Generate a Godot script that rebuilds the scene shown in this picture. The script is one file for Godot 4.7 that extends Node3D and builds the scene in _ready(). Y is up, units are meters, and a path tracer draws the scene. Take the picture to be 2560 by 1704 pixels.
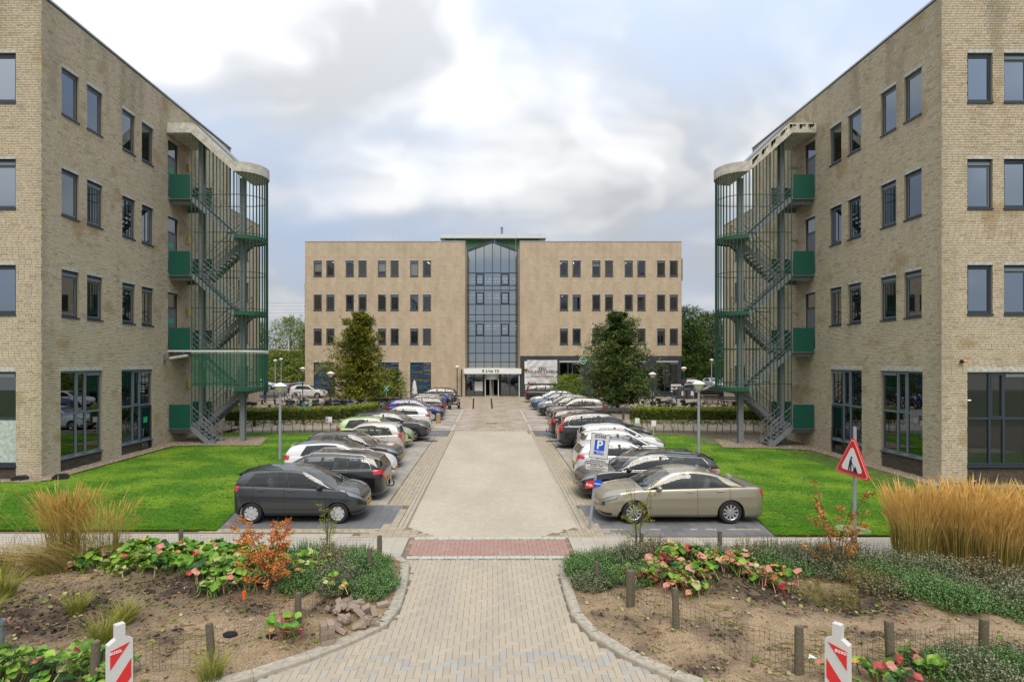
extends Node3D
# An office courtyard seen from a raised viewpoint: two brick wings with caged fire stairs, a third block behind,
# a paved drive between two rows of parked cars, and planting beds in front. x right, y up, -z away, metres.

const SLOPE := 0.0085          # the whole site falls gently towards the street
const CREAM := Color(0.70, 0.595, 0.44)
var M := {}
var used := {}
var rng := RandomNumberGenerator.new()

func _ready() -> void:
	setup_view()
	make_materials()
	ground_sheets()
	building_wing(-1)
	building_wing(1)
	central_block()
	fire_stairs(-1)
	fire_stairs(1)
	paving()
	background()
	hedges_and_trees()
	cars()
	lamps_and_signs()
	courtyard_things()
	people()
	garden()

func setup_view() -> void:
	var cam := Camera3D.new()
	cam.name = "camera"
	cam.position = Vector3(0, 4.5, 0)
	cam.set_frustum(0.120745, Vector2(0.003617, 0.00363), 0.1, 2500.0)
	add_child(cam)
	cam.current = true
	var env := Environment.new()
	env.background_mode = Environment.BG_SKY
	var sky := Sky.new()
	var pm := PanoramaSkyMaterial.new()
	pm.panorama = cloud_panorama()
	sky.sky_material = pm
	env.sky = sky
	env.background_energy_multiplier = 1.0
	env.tonemap_mode = Environment.TONE_MAPPER_LINEAR
	env.tonemap_exposure = 1.45
	env.sdfgi_enabled = true
	env.ssao_enabled = true
	env.ssil_enabled = true
	var we := WorldEnvironment.new()
	we.name = "environment"
	we.environment = env
	add_child(we)
	var sun := DirectionalLight3D.new()
	sun.name = "sun"
	sun.light_energy = 0.52
	sun.light_angular_distance = 30.0
	sun.light_color = Color(1.0, 0.96, 0.9)
	sun.shadow_enabled = true
	sun.sky_mode = DirectionalLight3D.SKY_MODE_LIGHT_ONLY
	sun.rotation_degrees = Vector3(-52, 4, 0)
	add_child(sun)

func cloud_panorama() -> ImageTexture:
	var w := 1024
	var h := 512
	var im := Image.create(w, h, false, Image.FORMAT_RGBF)
	var big := FastNoiseLite.new()
	big.seed = 11
	big.noise_type = FastNoiseLite.TYPE_SIMPLEX_SMOOTH
	big.frequency = 0.55
	big.fractal_octaves = 5
	big.fractal_gain = 0.52
	var fine := FastNoiseLite.new()
	fine.seed = 4
	fine.frequency = 1.5
	fine.fractal_octaves = 5
	fine.fractal_gain = 0.55
	for j in h:
		var el := (0.5 - (j + 0.5) / h) * PI
		if el < -0.03:
			for i in w:
				im.set_pixel(i, j, Color(0.42, 0.41, 0.38))
			continue
		var y := sin(el)
		var r := cos(el)
		for i in w:
			var az := ((i + 0.5) / w - 0.5) * TAU
			var x := sin(az) * r
			var z := -cos(az) * r
			var k := 1.0 / (maxf(y, 0.0) + 0.34)
			var p := Vector3(x * k, z * k, 0.0)
			var f := big.get_noise_2d(p.x * 1.15 + 3.3, p.y * 1.15)
			var g := fine.get_noise_2d(p.x + 8.0 + f * 0.5, p.y * 1.2)
			var cover := clampf(0.58 + f * 1.3 + g * 0.5 + x * 0.22, 0.0, 1.0)        # 0 thin and bluish, 1 white cloud
			cover = cover * cover * (3.0 - 2.0 * cover)
			var under := clampf(0.46 + g * 1.5 - f * 0.5, 0.0, 1.0)           # grey undersides
			var white := Color(0.96, 0.965, 0.98)
			var grey := Color(0.57, 0.59, 0.62)
			var blue := Color(0.52, 0.62, 0.79)
			var c := blue.lerp(grey.lerp(white, under), cover)
			var low := clampf(1.0 - y * 5.0, 0.0, 1.0)
			c = c.lerp(Color(0.84, 0.87, 0.92), low * 0.6)
			im.set_pixel(i, j, c * (0.44 + 0.98 * y))      # an overcast sky is brighter overhead
	return ImageTexture.create_from_image(im)

# ---------------------------------------------------------------- helpers
func gy(z: float) -> float:                     # height of the site at depth -z
	return SLOPE * (-z - 15.0)

func at(x: float, d: float, up := 0.0) -> Vector3:
	return Vector3(x, SLOPE * (d - 15.0) + up, -d)

class MB:
	var v := PackedVector3Array()
	var n := PackedVector3Array()
	var c := PackedColorArray()
	var col := Color.WHITE
	var tint := false
	var t := Transform3D.IDENTITY
	func p3(a: Vector3, b: Vector3, d: Vector3, na: Vector3, nb: Vector3, nd: Vector3) -> void:
		v.push_back(t * a)
		v.push_back(t * d)
		v.push_back(t * b)
		n.push_back((t.basis * na).normalized())
		n.push_back((t.basis * nd).normalized())
		n.push_back((t.basis * nb).normalized())
		if tint:
			c.push_back(col)
			c.push_back(col)
			c.push_back(col)
	func tri(a: Vector3, b: Vector3, d: Vector3) -> void:
		var m := (b - a).cross(d - a).normalized()
		p3(a, b, d, m, m, m)
	func quad(a: Vector3, b: Vector3, d: Vector3, e: Vector3) -> void:
		tri(a, b, d)
		tri(a, d, e)
	func box(at0: Vector3, s: Vector3) -> void:
		hexa(at0 - s * 0.5, Vector3(s.x, 0, 0), Vector3(0, s.y, 0), Vector3(0, 0, s.z))
	func span(lo: Vector3, hi: Vector3) -> void:
		box((lo + hi) * 0.5, (hi - lo).abs())
	func hexa(o: Vector3, x: Vector3, y: Vector3, z: Vector3) -> void:
		quad(o + z, o + x + z, o + x + y + z, o + y + z)
		quad(o + x, o, o + y, o + x + y)
		quad(o, o + z, o + y + z, o + y)
		quad(o + x + z, o + x, o + x + y, o + x + y + z)
		quad(o + y + z, o + x + y + z, o + x + y, o + y)
		quad(o, o + x, o + x + z, o + z)
	func rbox(at0: Vector3, s: Vector3, r: float) -> void:      # a box with its edges taken off
		var q := s * 0.5
		for ax in 3:
			for sg in [-1.0, 1.0]:
				var a := Vector3.ZERO
				a[ax] = sg
				var b := Vector3.ZERO
				b[(ax + 1) % 3] = 1.0
				var d := Vector3.ZERO
				d[(ax + 2) % 3] = sg
				var qb := q[(ax + 1) % 3] - r
				var qd := q[(ax + 2) % 3] - r
				var m := at0 + a * q[ax]
				quad(m - b * qb - d * qd, m + b * qb - d * qd, m + b * qb + d * qd, m - b * qb + d * qd)
		for ax in 3:
			for s1 in [-1.0, 1.0]:
				for s2 in [-1.0, 1.0]:
					var a := Vector3.ZERO
					a[ax] = q[ax] - r
					var b := Vector3.ZERO
					b[(ax + 1) % 3] = s1
					var d := Vector3.ZERO
					d[(ax + 2) % 3] = s2
					var bq := q[(ax + 1) % 3]
					var dq := q[(ax + 2) % 3]
					var e1 := at0 + b * bq + d * (dq - r)
					var e2 := at0 + b * (bq - r) + d * dq
					if s1 * s2 > 0:
						quad(e1 - a, e2 - a, e2 + a, e1 + a)
					else:
						quad(e2 - a, e1 - a, e1 + a, e2 + a)
		for sx in [-1.0, 1.0]:
			for sy in [-1.0, 1.0]:
				for sz in [-1.0, 1.0]:
					var k := Vector3(sx, sy, sz)
					var a := at0 + k * Vector3(q.x, q.y - r, q.z - r)
					var b := at0 + k * Vector3(q.x - r, q.y, q.z - r)
					var d := at0 + k * Vector3(q.x - r, q.y - r, q.z)
					if sx * sy * sz > 0:
						tri(a, b, d)
					else:
						tri(a, d, b)
	func bar(a: Vector3, b: Vector3, w: float, h: float) -> void:     # a beam from a to b
		var d := b - a
		var side := d.cross(Vector3.UP)
		if side.length() < 0.0001:
			side = Vector3.RIGHT
		side = side.normalized() * w
		var up := side.cross(d).normalized() * h
		hexa(a + side * 0.5 - up * 0.5, -side, up, d)
	func tube(a: Vector3, b: Vector3, r0: float, r1: float, seg := 8, caps := true) -> void:
		var d := (b - a).normalized()
		var s := d.cross(Vector3.UP if absf(d.y) < 0.9 else Vector3.RIGHT).normalized()
		var q := d.cross(s)
		for i in seg:
			var a0 := TAU * i / seg
			var a1 := TAU * (i + 1) / seg
			var e0 := s * cos(a0) + q * sin(a0)
			var e1 := s * cos(a1) + q * sin(a1)
			p3(a + e0 * r0, a + e1 * r0, b + e1 * r1, e0, e1, e1)
			p3(a + e0 * r0, b + e1 * r1, b + e0 * r1, e0, e1, e0)
			if caps:
				p3(b, b + e0 * r1, b + e1 * r1, d, d, d)
				p3(a, a + e1 * r0, a + e0 * r0, -d, -d, -d)
	func path(pts: Array, r: float, seg := 6) -> void:
		for i in pts.size() - 1:
			tube(pts[i], pts[i + 1], r, r, seg)
	func lathe(prof: Array, seg := 16, o := Vector3.ZERO) -> void:    # prof: Vector2(radius, y), from below upwards on the outside
		for k in prof.size() - 1:
			var a: Vector2 = prof[k]
			var b: Vector2 = prof[k + 1]
			var m := Vector2(b.y - a.y, a.x - b.x)
			for i in seg:
				var t0 := TAU * i / seg
				var t1 := TAU * (i + 1) / seg
				var d0 := Vector3(cos(t0), 0, -sin(t0))
				var d1 := Vector3(cos(t1), 0, -sin(t1))
				var n0 := (d0 * m.x + Vector3.UP * m.y).normalized()
				var n1 := (d1 * m.x + Vector3.UP * m.y).normalized()
				var ua := Vector3.UP * a.y + o
				var ub := Vector3.UP * b.y + o
				if a.x > 0.0001:
					p3(d0 * a.x + ua, d1 * a.x + ua, d1 * b.x + ub, n0, n1, n1)
				if b.x > 0.0001:
					p3(d0 * a.x + ua, d1 * b.x + ub, d0 * b.x + ub, n0, n1, n0)
	func sphere(o: Vector3, r: Vector3, seg := 12, rings := 8) -> void:
		var rows := []
		for j in rings + 1:
			var row := PackedVector3Array()
			var e := PI * (float(j) / rings - 0.5)
			for i in seg + 1:
				var a := TAU * i / seg
				row.push_back(o + Vector3(cos(a) * cos(e), sin(e), -sin(a) * cos(e)) * r)
			rows.push_back(row)
		grid(rows)
	func prism(poly: PackedVector2Array, ax: Vector3, ay: Vector3, o: Vector3, depth: Vector3) -> void:   # outline in ax, ay, pushed along depth
		var pts := poly
		var area := 0.0
		for i in pts.size():
			area += pts[i].cross(pts[(i + 1) % pts.size()])
		var flip := (area > 0) != (ax.cross(ay).dot(depth) > 0)
		var idx := Geometry2D.triangulate_polygon(pts)
		var P := []
		for q in pts:
			P.push_back(o + ax * q.x + ay * q.y)
		var nd := depth.normalized()
		for i in range(0, idx.size(), 3):
			var a: Vector3 = P[idx[i]]
			var b: Vector3 = P[idx[i + 1]]
			var d: Vector3 = P[idx[i + 2]]
			if (b - a).cross(d - a).dot(depth) < 0:
				var q := b
				b = d
				d = q
			p3(a + depth, b + depth, d + depth, nd, nd, nd)
			p3(a, d, b, -nd, -nd, -nd)
		for i in P.size():
			var a: Vector3 = P[i]
			var b: Vector3 = P[(i + 1) % P.size()]
			if flip:
				quad(b, a, a + depth, b + depth)
			else:
				quad(a, b, b + depth, a + depth)
	func grid(rows: Array, closed := false) -> void:               # smooth sheet; front is (along row) x (across rows)
		var R := rows.size()
		var C: int = rows[0].size()
		var N := []
		for j in R:
			var row := PackedVector3Array()
			for i in C:
				var a: Vector3 = rows[j][mini(i + 1, C - 1)] - rows[j][maxi(i - 1, 0)]
				if closed and (i == 0 or i == C - 1):
					a = rows[j][1] - rows[j][C - 2]
				var b: Vector3 = rows[mini(j + 1, R - 1)][i] - rows[maxi(j - 1, 0)][i]
				var m := a.cross(b)
				row.push_back(m.normalized() if m.length() > 1e-12 else Vector3.UP)
			N.push_back(row)
		for j in R - 1:
			for i in C - 1:
				var a: Vector3 = rows[j][i]
				var b: Vector3 = rows[j][i + 1]
				var d: Vector3 = rows[j + 1][i + 1]
				var e: Vector3 = rows[j + 1][i]
				if a.distance_squared_to(b) > 1e-10:
					p3(a, b, d, N[j][i], N[j][i + 1], N[j + 1][i + 1])
				if d.distance_squared_to(e) > 1e-10:
					p3(a, d, e, N[j][i], N[j + 1][i + 1], N[j + 1][i])
	func mesh() -> ArrayMesh:
		var A := []
		A.resize(Mesh.ARRAY_MAX)
		A[Mesh.ARRAY_VERTEX] = v
		A[Mesh.ARRAY_NORMAL] = n
		if tint:
			A[Mesh.ARRAY_COLOR] = c
		var m := ArrayMesh.new()
		if v.size() > 0:
			m.add_surface_from_arrays(Mesh.PRIMITIVE_TRIANGLES, A)
		return m

func mb() -> MB:
	return MB.new()

func numbered(called: String) -> String:
	var k: int = used.get(called, 0)
	used[called] = k + 1
	return called if k == 0 else "%s_%03d" % [called, k]

func thing(called: String, label: String, category: String, where := Vector3.ZERO, turn := 0.0, group := "") -> Node3D:
	var o := Node3D.new()
	o.name = numbered(called)
	add_child(o)
	o.position = where
	o.rotation.y = turn
	tag(o, label, category, group)
	return o

func tag(o: Node3D, label: String, category: String, group := "") -> Node3D:
	o.set_meta("label", label)
	o.set_meta("category", category)
	if group != "":
		o.set_meta("group", group)
	return o

func put(called: String, m: Mesh, material: Material, parent: Node = null) -> MeshInstance3D:
	var o := MeshInstance3D.new()
	o.mesh = m
	o.material_override = material
	if parent == null:
		o.name = numbered(called)
		add_child(o)
	else:
		var k := 0
		var nm := called
		var taken: Dictionary = parent.get_meta("_n") if parent.has_meta("_n") else {}
		k = taken.get(called, 0)
		taken[called] = k + 1
		parent.set_meta("_n", taken)
		o.name = nm if k == 0 else "%s_%03d" % [nm, k]
		parent.add_child(o, true)
	return o

func part(called: String, b: MB, material: Material, parent: Node) -> MeshInstance3D:
	return put(called, b.mesh(), material, parent)

func structure(called: String, b: MB, material: Material) -> MeshInstance3D:
	var o := put(called, b.mesh(), material)
	o.set_meta("kind", "structure")
	return o

func copy_of(root: Node3D, called: String, label: String, where: Vector3, turn: float, group := "") -> Node3D:
	var r: Node3D = root.duplicate()
	r.name = numbered(called)
	add_child(r)
	r.position = where
	r.rotation.y = turn
	r.set_meta("label", label)
	if group != "":
		r.set_meta("group", group)
	return r

func scatter(called: String, m: Mesh, material: Material, places: Array, tints: Array, parent: Node, stuff := true) -> MultiMeshInstance3D:
	var mm := MultiMesh.new()
	mm.transform_format = MultiMesh.TRANSFORM_3D
	mm.use_colors = tints.size() > 0
	mm.mesh = m
	mm.instance_count = places.size()
	for i in places.size():
		mm.set_instance_transform(i, places[i])
		if tints.size() > 0:
			mm.set_instance_color(i, tints[i])
	var o := MultiMeshInstance3D.new()
	o.multimesh = mm
	o.material_override = material
	if parent == null:
		o.name = numbered(called)
		add_child(o)
	else:
		o.name = called
		parent.add_child(o, true)
	if stuff:
		o.set_meta("kind", "stuff")
	return o

func rf(a: float, b: float) -> float:
	return rng.randf_range(a, b)

func vary(c: Color, k: float) -> Color:
	var f := 1.0 + rf(-k, k)
	return Color(c.r * f, c.g * f, c.b * f)

func text(called: String, what: String, h: float, material: Material, parent: Node, where: Vector3, turn := 0.0, serif := false, bold := true, squash := 1.0) -> MeshInstance3D:
	var tm := TextMesh.new()
	var f := SystemFont.new()
	f.font_names = PackedStringArray(["Droid Serif" if serif else "Droid Sans"])
	f.font_weight = 700 if bold else 400
	tm.font = f
	tm.text = what
	tm.font_size = 64
	tm.pixel_size = h / 64.0 * 1.38
	tm.depth = 0.006
	tm.curve_step = 3.0
	var o := put(called, tm, material, parent)
	o.position = where
	o.rotation.y = turn
	o.scale = Vector3(squash, 1, 1)
	return o

# ---------------------------------------------------------------- materials
func noise_tex(freq: float, lo: Color, hi: Color, seed0: int, oct := 4, bump := false, size := 512) -> NoiseTexture2D:
	var t := NoiseTexture2D.new()
	var f := FastNoiseLite.new()
	f.seed = seed0
	f.frequency = freq
	f.fractal_octaves = oct
	f.fractal_gain = 0.6
	t.noise = f
	t.width = size
	t.height = size
	t.seamless = true
	if bump:
		t.as_normal_map = true
		t.bump_strength = 6.0
	else:
		var g := Gradient.new()
		g.set_color(0, lo)
		g.set_color(1, hi)
		t.color_ramp = g
	return t

func mat(lin: Color, rough := 0.7, metal := 0.0, spec := 0.5) -> StandardMaterial3D:
	var m := StandardMaterial3D.new()
	m.albedo_color = Color(lin.r, lin.g, lin.b).linear_to_srgb()
	m.roughness = rough
	m.metallic = metal
	m.metallic_specular = spec
	return m

func surf(lin: Color, rough: float, tex: Texture2D, per_m: float, nrm: Texture2D = null, nscale := 0.5, tinted := false) -> StandardMaterial3D:
	var m := mat(lin, rough)
	m.albedo_texture = tex
	m.uv1_triplanar = true
	m.uv1_world_triplanar = true
	m.uv1_scale = Vector3.ONE * per_m
	if nrm != null:
		m.normal_enabled = true
		m.normal_texture = nrm
		m.normal_scale = nscale
	m.vertex_color_use_as_albedo = tinted
	return m

func leafy(rough := 0.6, back := 0.35) -> StandardMaterial3D:
	var m := mat(Color(1, 1, 1), rough)
	m.vertex_color_use_as_albedo = true
	m.metallic_specular = 0.3
	m.backlight_enabled = true
	m.backlight = Color(back, back, back)
	return m

func paint(lin: Color, metal := 0.0) -> StandardMaterial3D:
	var m := mat(lin, 0.38 if metal > 0.0 else 0.3, metal)
	m.clearcoat_enabled = true
	m.clearcoat = 1.0
	m.clearcoat_roughness = 0.04
	return m

func glow(lin: Color, e: float) -> StandardMaterial3D:
	var m := mat(lin, 0.6)
	m.emission_enabled = true
	m.emission = Color(lin.r, lin.g, lin.b).linear_to_srgb()
	m.emission_energy_multiplier = e
	return m

func clear_pane(alpha: float, lin := Color(0.03, 0.04, 0.042)) -> StandardMaterial3D:
	var m := mat(lin, 0.03, 0.0, 0.75)
	m.transparency = BaseMaterial3D.TRANSPARENCY_ALPHA
	m.albedo_color.a = alpha
	return m

func brick_images() -> Array:      # far brickwork: 8 stretchers by 16 courses a tile, and the same as relief
	var w := 1024
	var h := 1024
	var im := Image.create(w, h, false, Image.FORMAT_RGB8)
	var rl := Image.create(w, h, false, Image.FORMAT_RGB8)
	im.fill(Color(0.30, 0.265, 0.21).linear_to_srgb())
	rl.fill(Color(0.2, 0.2, 0.2))
	var r := RandomNumberGenerator.new()
	r.seed = 5
	var bl := w / 8
	var ch := h / 16
	for j in 16:
		var off := (j % 2) * bl / 2 + (r.randi() % 2) * bl / 4
		for i in 8:
			var f := r.randf_range(0.80, 1.0)
			var c := Color(0.93 * f, 0.90 * f + r.randf_range(-0.02, 0.02), 0.84 * f + r.randf_range(-0.05, 0.05))
			var x := (i * bl + off) % w
			for part0 in [0, -w]:
				var rc := Rect2i(x + part0 + 3, j * ch + 7, bl - 6, ch - 12)
				im.fill_rect(rc, c.linear_to_srgb())
				rl.fill_rect(rc, Color(0.8, 0.8, 0.8))
	return [ImageTexture.create_from_image(im), ImageTexture.create_from_image(rl)]

func make_materials() -> void:
	rng.seed = 20
	var grain := noise_tex(0.06, Color(0.80, 0.80, 0.80), Color(1, 1, 1), 3, 5)
	var cloudy := noise_tex(0.012, Color(0.74, 0.73, 0.71), Color(1, 1, 1), 8, 5)
	var bumps := noise_tex(0.05, Color.BLACK, Color.WHITE, 6, 5, true)
	var blotch := noise_tex(0.02, Color(0.55, 0.56, 0.5), Color(1, 1, 1), 15, 6)
	var soil_t := noise_tex(0.03, Color(0.55, 0.5, 0.46), Color(1, 1, 1), 17, 6)
	M.brick = surf(Color(1, 1, 1), 0.85, grain, 3.0, bumps, 0.35, true)
	M.mortar = surf(Color(0.115, 0.103, 0.083), 0.95, grain, 2.0)
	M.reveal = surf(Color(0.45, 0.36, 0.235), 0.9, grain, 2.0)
	M.dark_brick = surf(Color(1, 1, 1), 0.85, grain, 3.0, bumps, 0.3, true)
	var bi := brick_images()
	M.far_brick = surf(Color(0.75, 0.64, 0.50), 0.85, bi[0], 1.0)
	M.far_brick.uv1_scale = Vector3(0.584, 1.0, 0.584)
	M.far_brick.heightmap_enabled = true
	M.far_brick.heightmap_texture = bi[1]
	M.far_brick.heightmap_scale = 0.6
	M.far_brick.detail_enabled = true
	M.far_brick.detail_albedo = noise_tex(0.012, Color(0.88, 0.87, 0.86), Color(1, 1, 1), 28, 5)
	M.far_brick.detail_blend_mode = BaseMaterial3D.BLEND_MODE_MUL
	M.far_brick.detail_uv_layer = BaseMaterial3D.DETAIL_UV_2
	M.far_brick.uv2_triplanar = true
	M.far_brick.uv2_world_triplanar = true
	M.far_brick.uv2_scale = Vector3(0.13, 0.045, 0.13)
	M.far_slate = M.far_brick.duplicate()
	M.far_slate.albedo_color = Color(0.062, 0.078, 0.105).linear_to_srgb()
	M.concrete = surf(Color(0.50, 0.48, 0.42), 0.85, cloudy, 0.6)
	M.lintel = surf(Color(0.62, 0.61, 0.57), 0.85, cloudy, 0.9)
	M.canopy = surf(Color(0.66, 0.64, 0.57), 0.85, cloudy, 0.4, null, 0.2, true)
	M.frame = mat(Color(0.033, 0.045, 0.062), 0.4)
	M.frame_grey = mat(Color(0.14, 0.17, 0.2), 0.45)
	M.sill = mat(Color(0.03, 0.04, 0.052), 0.5)
	M.pane = mat(Color(0.17, 0.195, 0.22), 0.012, 1.0)
	M.pane_dull = mat(Color(0.03, 0.028, 0.022), 0.03, 0.0, 0.7)
	M.pane_clear = clear_pane(0.28)
	M.pane_front = clear_pane(0.5, Color(0.32, 0.36, 0.40))
	M.pane_front.metallic = 1.0
	M.pane_atrium = clear_pane(0.45, Color(0.40, 0.44, 0.45))
	M.pane_atrium.metallic = 1.0
	M.frosted = surf(Color(0.58, 0.66, 0.64), 0.5, cloudy, 0.8)
	M.blind = mat(Color(0.66, 0.70, 0.68), 0.8)
	M.room = mat(Color(0.10, 0.09, 0.075), 0.9)
	M.strip = glow(Color(1.0, 0.85, 0.6), 2.0)
	M.globe = glow(Color(1.0, 0.82, 0.55), 1.4)
	M.galv = surf(Color(0.27, 0.30, 0.325), 0.42, cloudy, 1.3)
	M.galv.metallic = 0.1
	M.pole = surf(Color(0.36, 0.39, 0.42), 0.45, grain, 1.0)
	M.green = mat(Color(0.014, 0.085, 0.046), 0.45)
	M.green_bar = mat(Color(0.016, 0.075, 0.04), 0.5)
	M.green_panel = mat(Color(0.0, 0.072, 0.046), 0.5)
	M.green_net = mat(Color(0.018, 0.14, 0.075), 0.6)
	M.coping = mat(Color(0.45, 0.48, 0.5), 0.5)
	M.roof = mat(Color(0.11, 0.11, 0.11), 0.95)
	M.yellow_lamp = mat(Color(0.60, 0.44, 0.13), 0.5)
	M.sticker = mat(Color(0.02, 0.45, 0.16), 0.5)
	M.white = mat(Color(0.78, 0.78, 0.76), 0.45)
	M.white_flat = surf(Color(0.76, 0.77, 0.78), 0.8, grain, 0.8)
	M.marking = surf(Color(0.76, 0.755, 0.73), 0.8, blotch, 1.4)
	M.black = mat(Color(0.014, 0.014, 0.015), 0.5)
	M.tyre = mat(Color(0.016, 0.016, 0.017), 0.75)
	M.liner = mat(Color(0.006, 0.006, 0.006), 0.95)
	M.alloy = mat(Color(0.55, 0.56, 0.57), 0.3, 0.75)
	M.hubcap = mat(Color(0.50, 0.51, 0.53), 0.35, 0.3)
	M.chrome = mat(Color(0.75, 0.76, 0.78), 0.12, 1.0)
	M.red_lens = paint(Color(0.50, 0.012, 0.012))
	M.lamp_lens = paint(Color(0.30, 0.32, 0.34), 0.5)
	M.amber = paint(Color(0.75, 0.22, 0.02))
	M.plate = mat(Color(0.78, 0.46, 0.03), 0.45)
	M.plate_ink = mat(Color(0.03, 0.03, 0.03), 0.6)
	M.car_glass = clear_pane(0.45, Color(0.03, 0.04, 0.04))
	M.car_screen = clear_pane(0.35, Color(0.06, 0.075, 0.075))
	M.seat = mat(Color(0.12, 0.12, 0.125), 0.9)
	M.seat_tan = mat(Color(0.30, 0.27, 0.22), 0.9)
	M.plastic = mat(Color(0.02, 0.021, 0.023), 0.6)
	M.lawn = surf(Color(1, 1, 1), 0.9, grain, 0.9, bumps, 0.5, true)
	M.grass = leafy(0.6, 0.4)
	M.leaf = leafy(0.5, 0.35)
	M.gloss_leaf = leafy(0.32, 0.3)
	M.straw = leafy(0.7, 0.4)
	M.soil = surf(Color(1, 1, 1), 0.97, soil_t, 1.6, bumps, 0.9, true)
	M.clod = surf(Color(1, 1, 1), 0.97, soil_t, 5.0, null, 0.5, true)
	M.gravel = surf(Color(0.46, 0.38, 0.27), 0.95, soil_t, 3.0, bumps, 0.9)
	M.pebble = surf(Color(1, 1, 1), 0.85, grain, 5.0, null, 0.5, true)
	M.joint = surf(Color(0.33, 0.285, 0.215), 0.97, soil_t, 1.2)
	M.joint_dark = surf(Color(0.28, 0.235, 0.16), 0.97, soil_t, 1.2)
	M.paver = surf(Color(1, 1, 1), 0.9, grain, 4.0, bumps, 0.25, true)
	M.tile = surf(Color(1, 1, 1), 0.9, grain, 1.4, null, 0.2, true)
	M.kerb = surf(Color(0.48, 0.44, 0.36), 0.9, cloudy, 1.2)
	M.asphalt = surf(Color(0.115, 0.11, 0.105), 0.95, grain, 1.5)
	M.meadow = surf(Color(0.13, 0.16, 0.045), 0.95, blotch, 0.15, bumps, 0.6)
	M.bark = surf(Color(0.13, 0.105, 0.08), 0.95, soil_t, 2.5, bumps, 0.9)
	M.twig = mat(Color(0.10, 0.07, 0.05), 0.9)
	M.post_wood = surf(Color(0.235, 0.215, 0.15), 0.95, soil_t, 3.0, bumps, 0.8)
	M.post_wood.uv1_scale = Vector3(6.0, 0.9, 6.0)
	M.wood = surf(Color(0.30, 0.235, 0.165), 0.9, soil_t, 1.2, bumps, 0.5)
	M.rust = mat(Color(0.11, 0.042, 0.03), 0.8)
	M.dark_wood = mat(Color(0.06, 0.065, 0.075), 0.7)
	M.wire = mat(Color(0.055, 0.058, 0.05), 0.55, 0.3)
	M.sign_red = mat(Color(0.66, 0.025, 0.025), 0.4)
	M.sign_blue = mat(Color(0.01, 0.09, 0.55), 0.4)
	M.sign_green = mat(Color(0.0, 0.30, 0.16), 0.4)
	M.sign_grey = mat(Color(0.62, 0.62, 0.60), 0.5)
	M.ink = mat(Color(0.02, 0.02, 0.03), 0.6)
	M.red_ink = mat(Color(0.75, 0.03, 0.04), 0.6)
	M.board_white = surf(Color(0.74, 0.74, 0.71), 0.5, grain, 2.0)
	M.lamp_shade = mat(Color(0.72, 0.68, 0.47), 0.4)
	M.lamp_shade.backlight_enabled = true
	M.lamp_shade.backlight = Color(0.5, 0.5, 0.4)
	M.dark_pole = mat(Color(0.035, 0.045, 0.055), 0.5)
	M.skin = mat(Color(1, 1, 1), 0.75)
	M.skin.vertex_color_use_as_albedo = true
	M.corrugated = mat(Color(0.055, 0.15, 0.055), 0.55)
	M.pale_metal = mat(Color(0.55, 0.58, 0.58), 0.45)
	M.orange_paint = mat(Color(0.85, 0.10, 0.02), 0.6)
	M.block = surf(Color(1, 1, 1), 0.95, soil_t, 4.0, bumps, 0.5, true)

# ---------------------------------------------------------------- buildings
# A face is (origin, u, n, width): u runs along the wall, n points out of it.
func face_frame(o: Vector3, u: Vector3, n: Vector3) -> Transform3D:
	return Transform3D(Basis(u, Vector3.UP, n), o)

func uniq(a: Array) -> Array:
	a.sort()
	var r := []
	for q in a:
		if r.is_empty() or q - r[-1] > 0.001:
			r.append(q)
	return r

func wall_sheet(b: MB, revs: Array, f: Transform3D, u0: float, u1: float, y0: float, y1: float, holes: Array, deep := 0.16) -> void:
	b.t = f
	var xs := [u0, u1]
	var ys := [y0, y1]
	for q in holes:
		xs.append_array([clampf(q.position.x, u0, u1), clampf(q.end.x, u0, u1)])
		ys.append_array([clampf(q.position.y, y0, y1), clampf(q.end.y, y0, y1)])
	xs = uniq(xs)
	ys = uniq(ys)
	for i in xs.size() - 1:
		for j in ys.size() - 1:
			var mid := Vector2((xs[i] + xs[i + 1]) / 2, (ys[j] + ys[j + 1]) / 2)
			var open := false
			for q in holes:
				if q.has_point(mid):
					open = true
			if not open:
				b.quad(Vector3(xs[i], ys[j], 0), Vector3(xs[i + 1], ys[j], 0), Vector3(xs[i + 1], ys[j + 1], 0), Vector3(xs[i], ys[j + 1], 0))
	for q in holes:
		var a: Vector2 = q.position
		var e: Vector2 = q.end
		var z := -deep
		var rev := mb()
		rev.t = f
		revs.append(rev)
		rev.quad(Vector3(a.x, a.y, 0), Vector3(a.x, a.y, z), Vector3(a.x, e.y, z), Vector3(a.x, e.y, 0))
		rev.quad(Vector3(e.x, a.y, z), Vector3(e.x, a.y, 0), Vector3(e.x, e.y, 0), Vector3(e.x, e.y, z))
		rev.quad(Vector3(a.x, e.y, 0), Vector3(a.x, e.y, z), Vector3(e.x, e.y, z), Vector3(e.x, e.y, 0))
		rev.quad(Vector3(a.x, a.y, z), Vector3(a.x, a.y, 0), Vector3(e.x, a.y, 0), Vector3(e.x, a.y, z))

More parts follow.
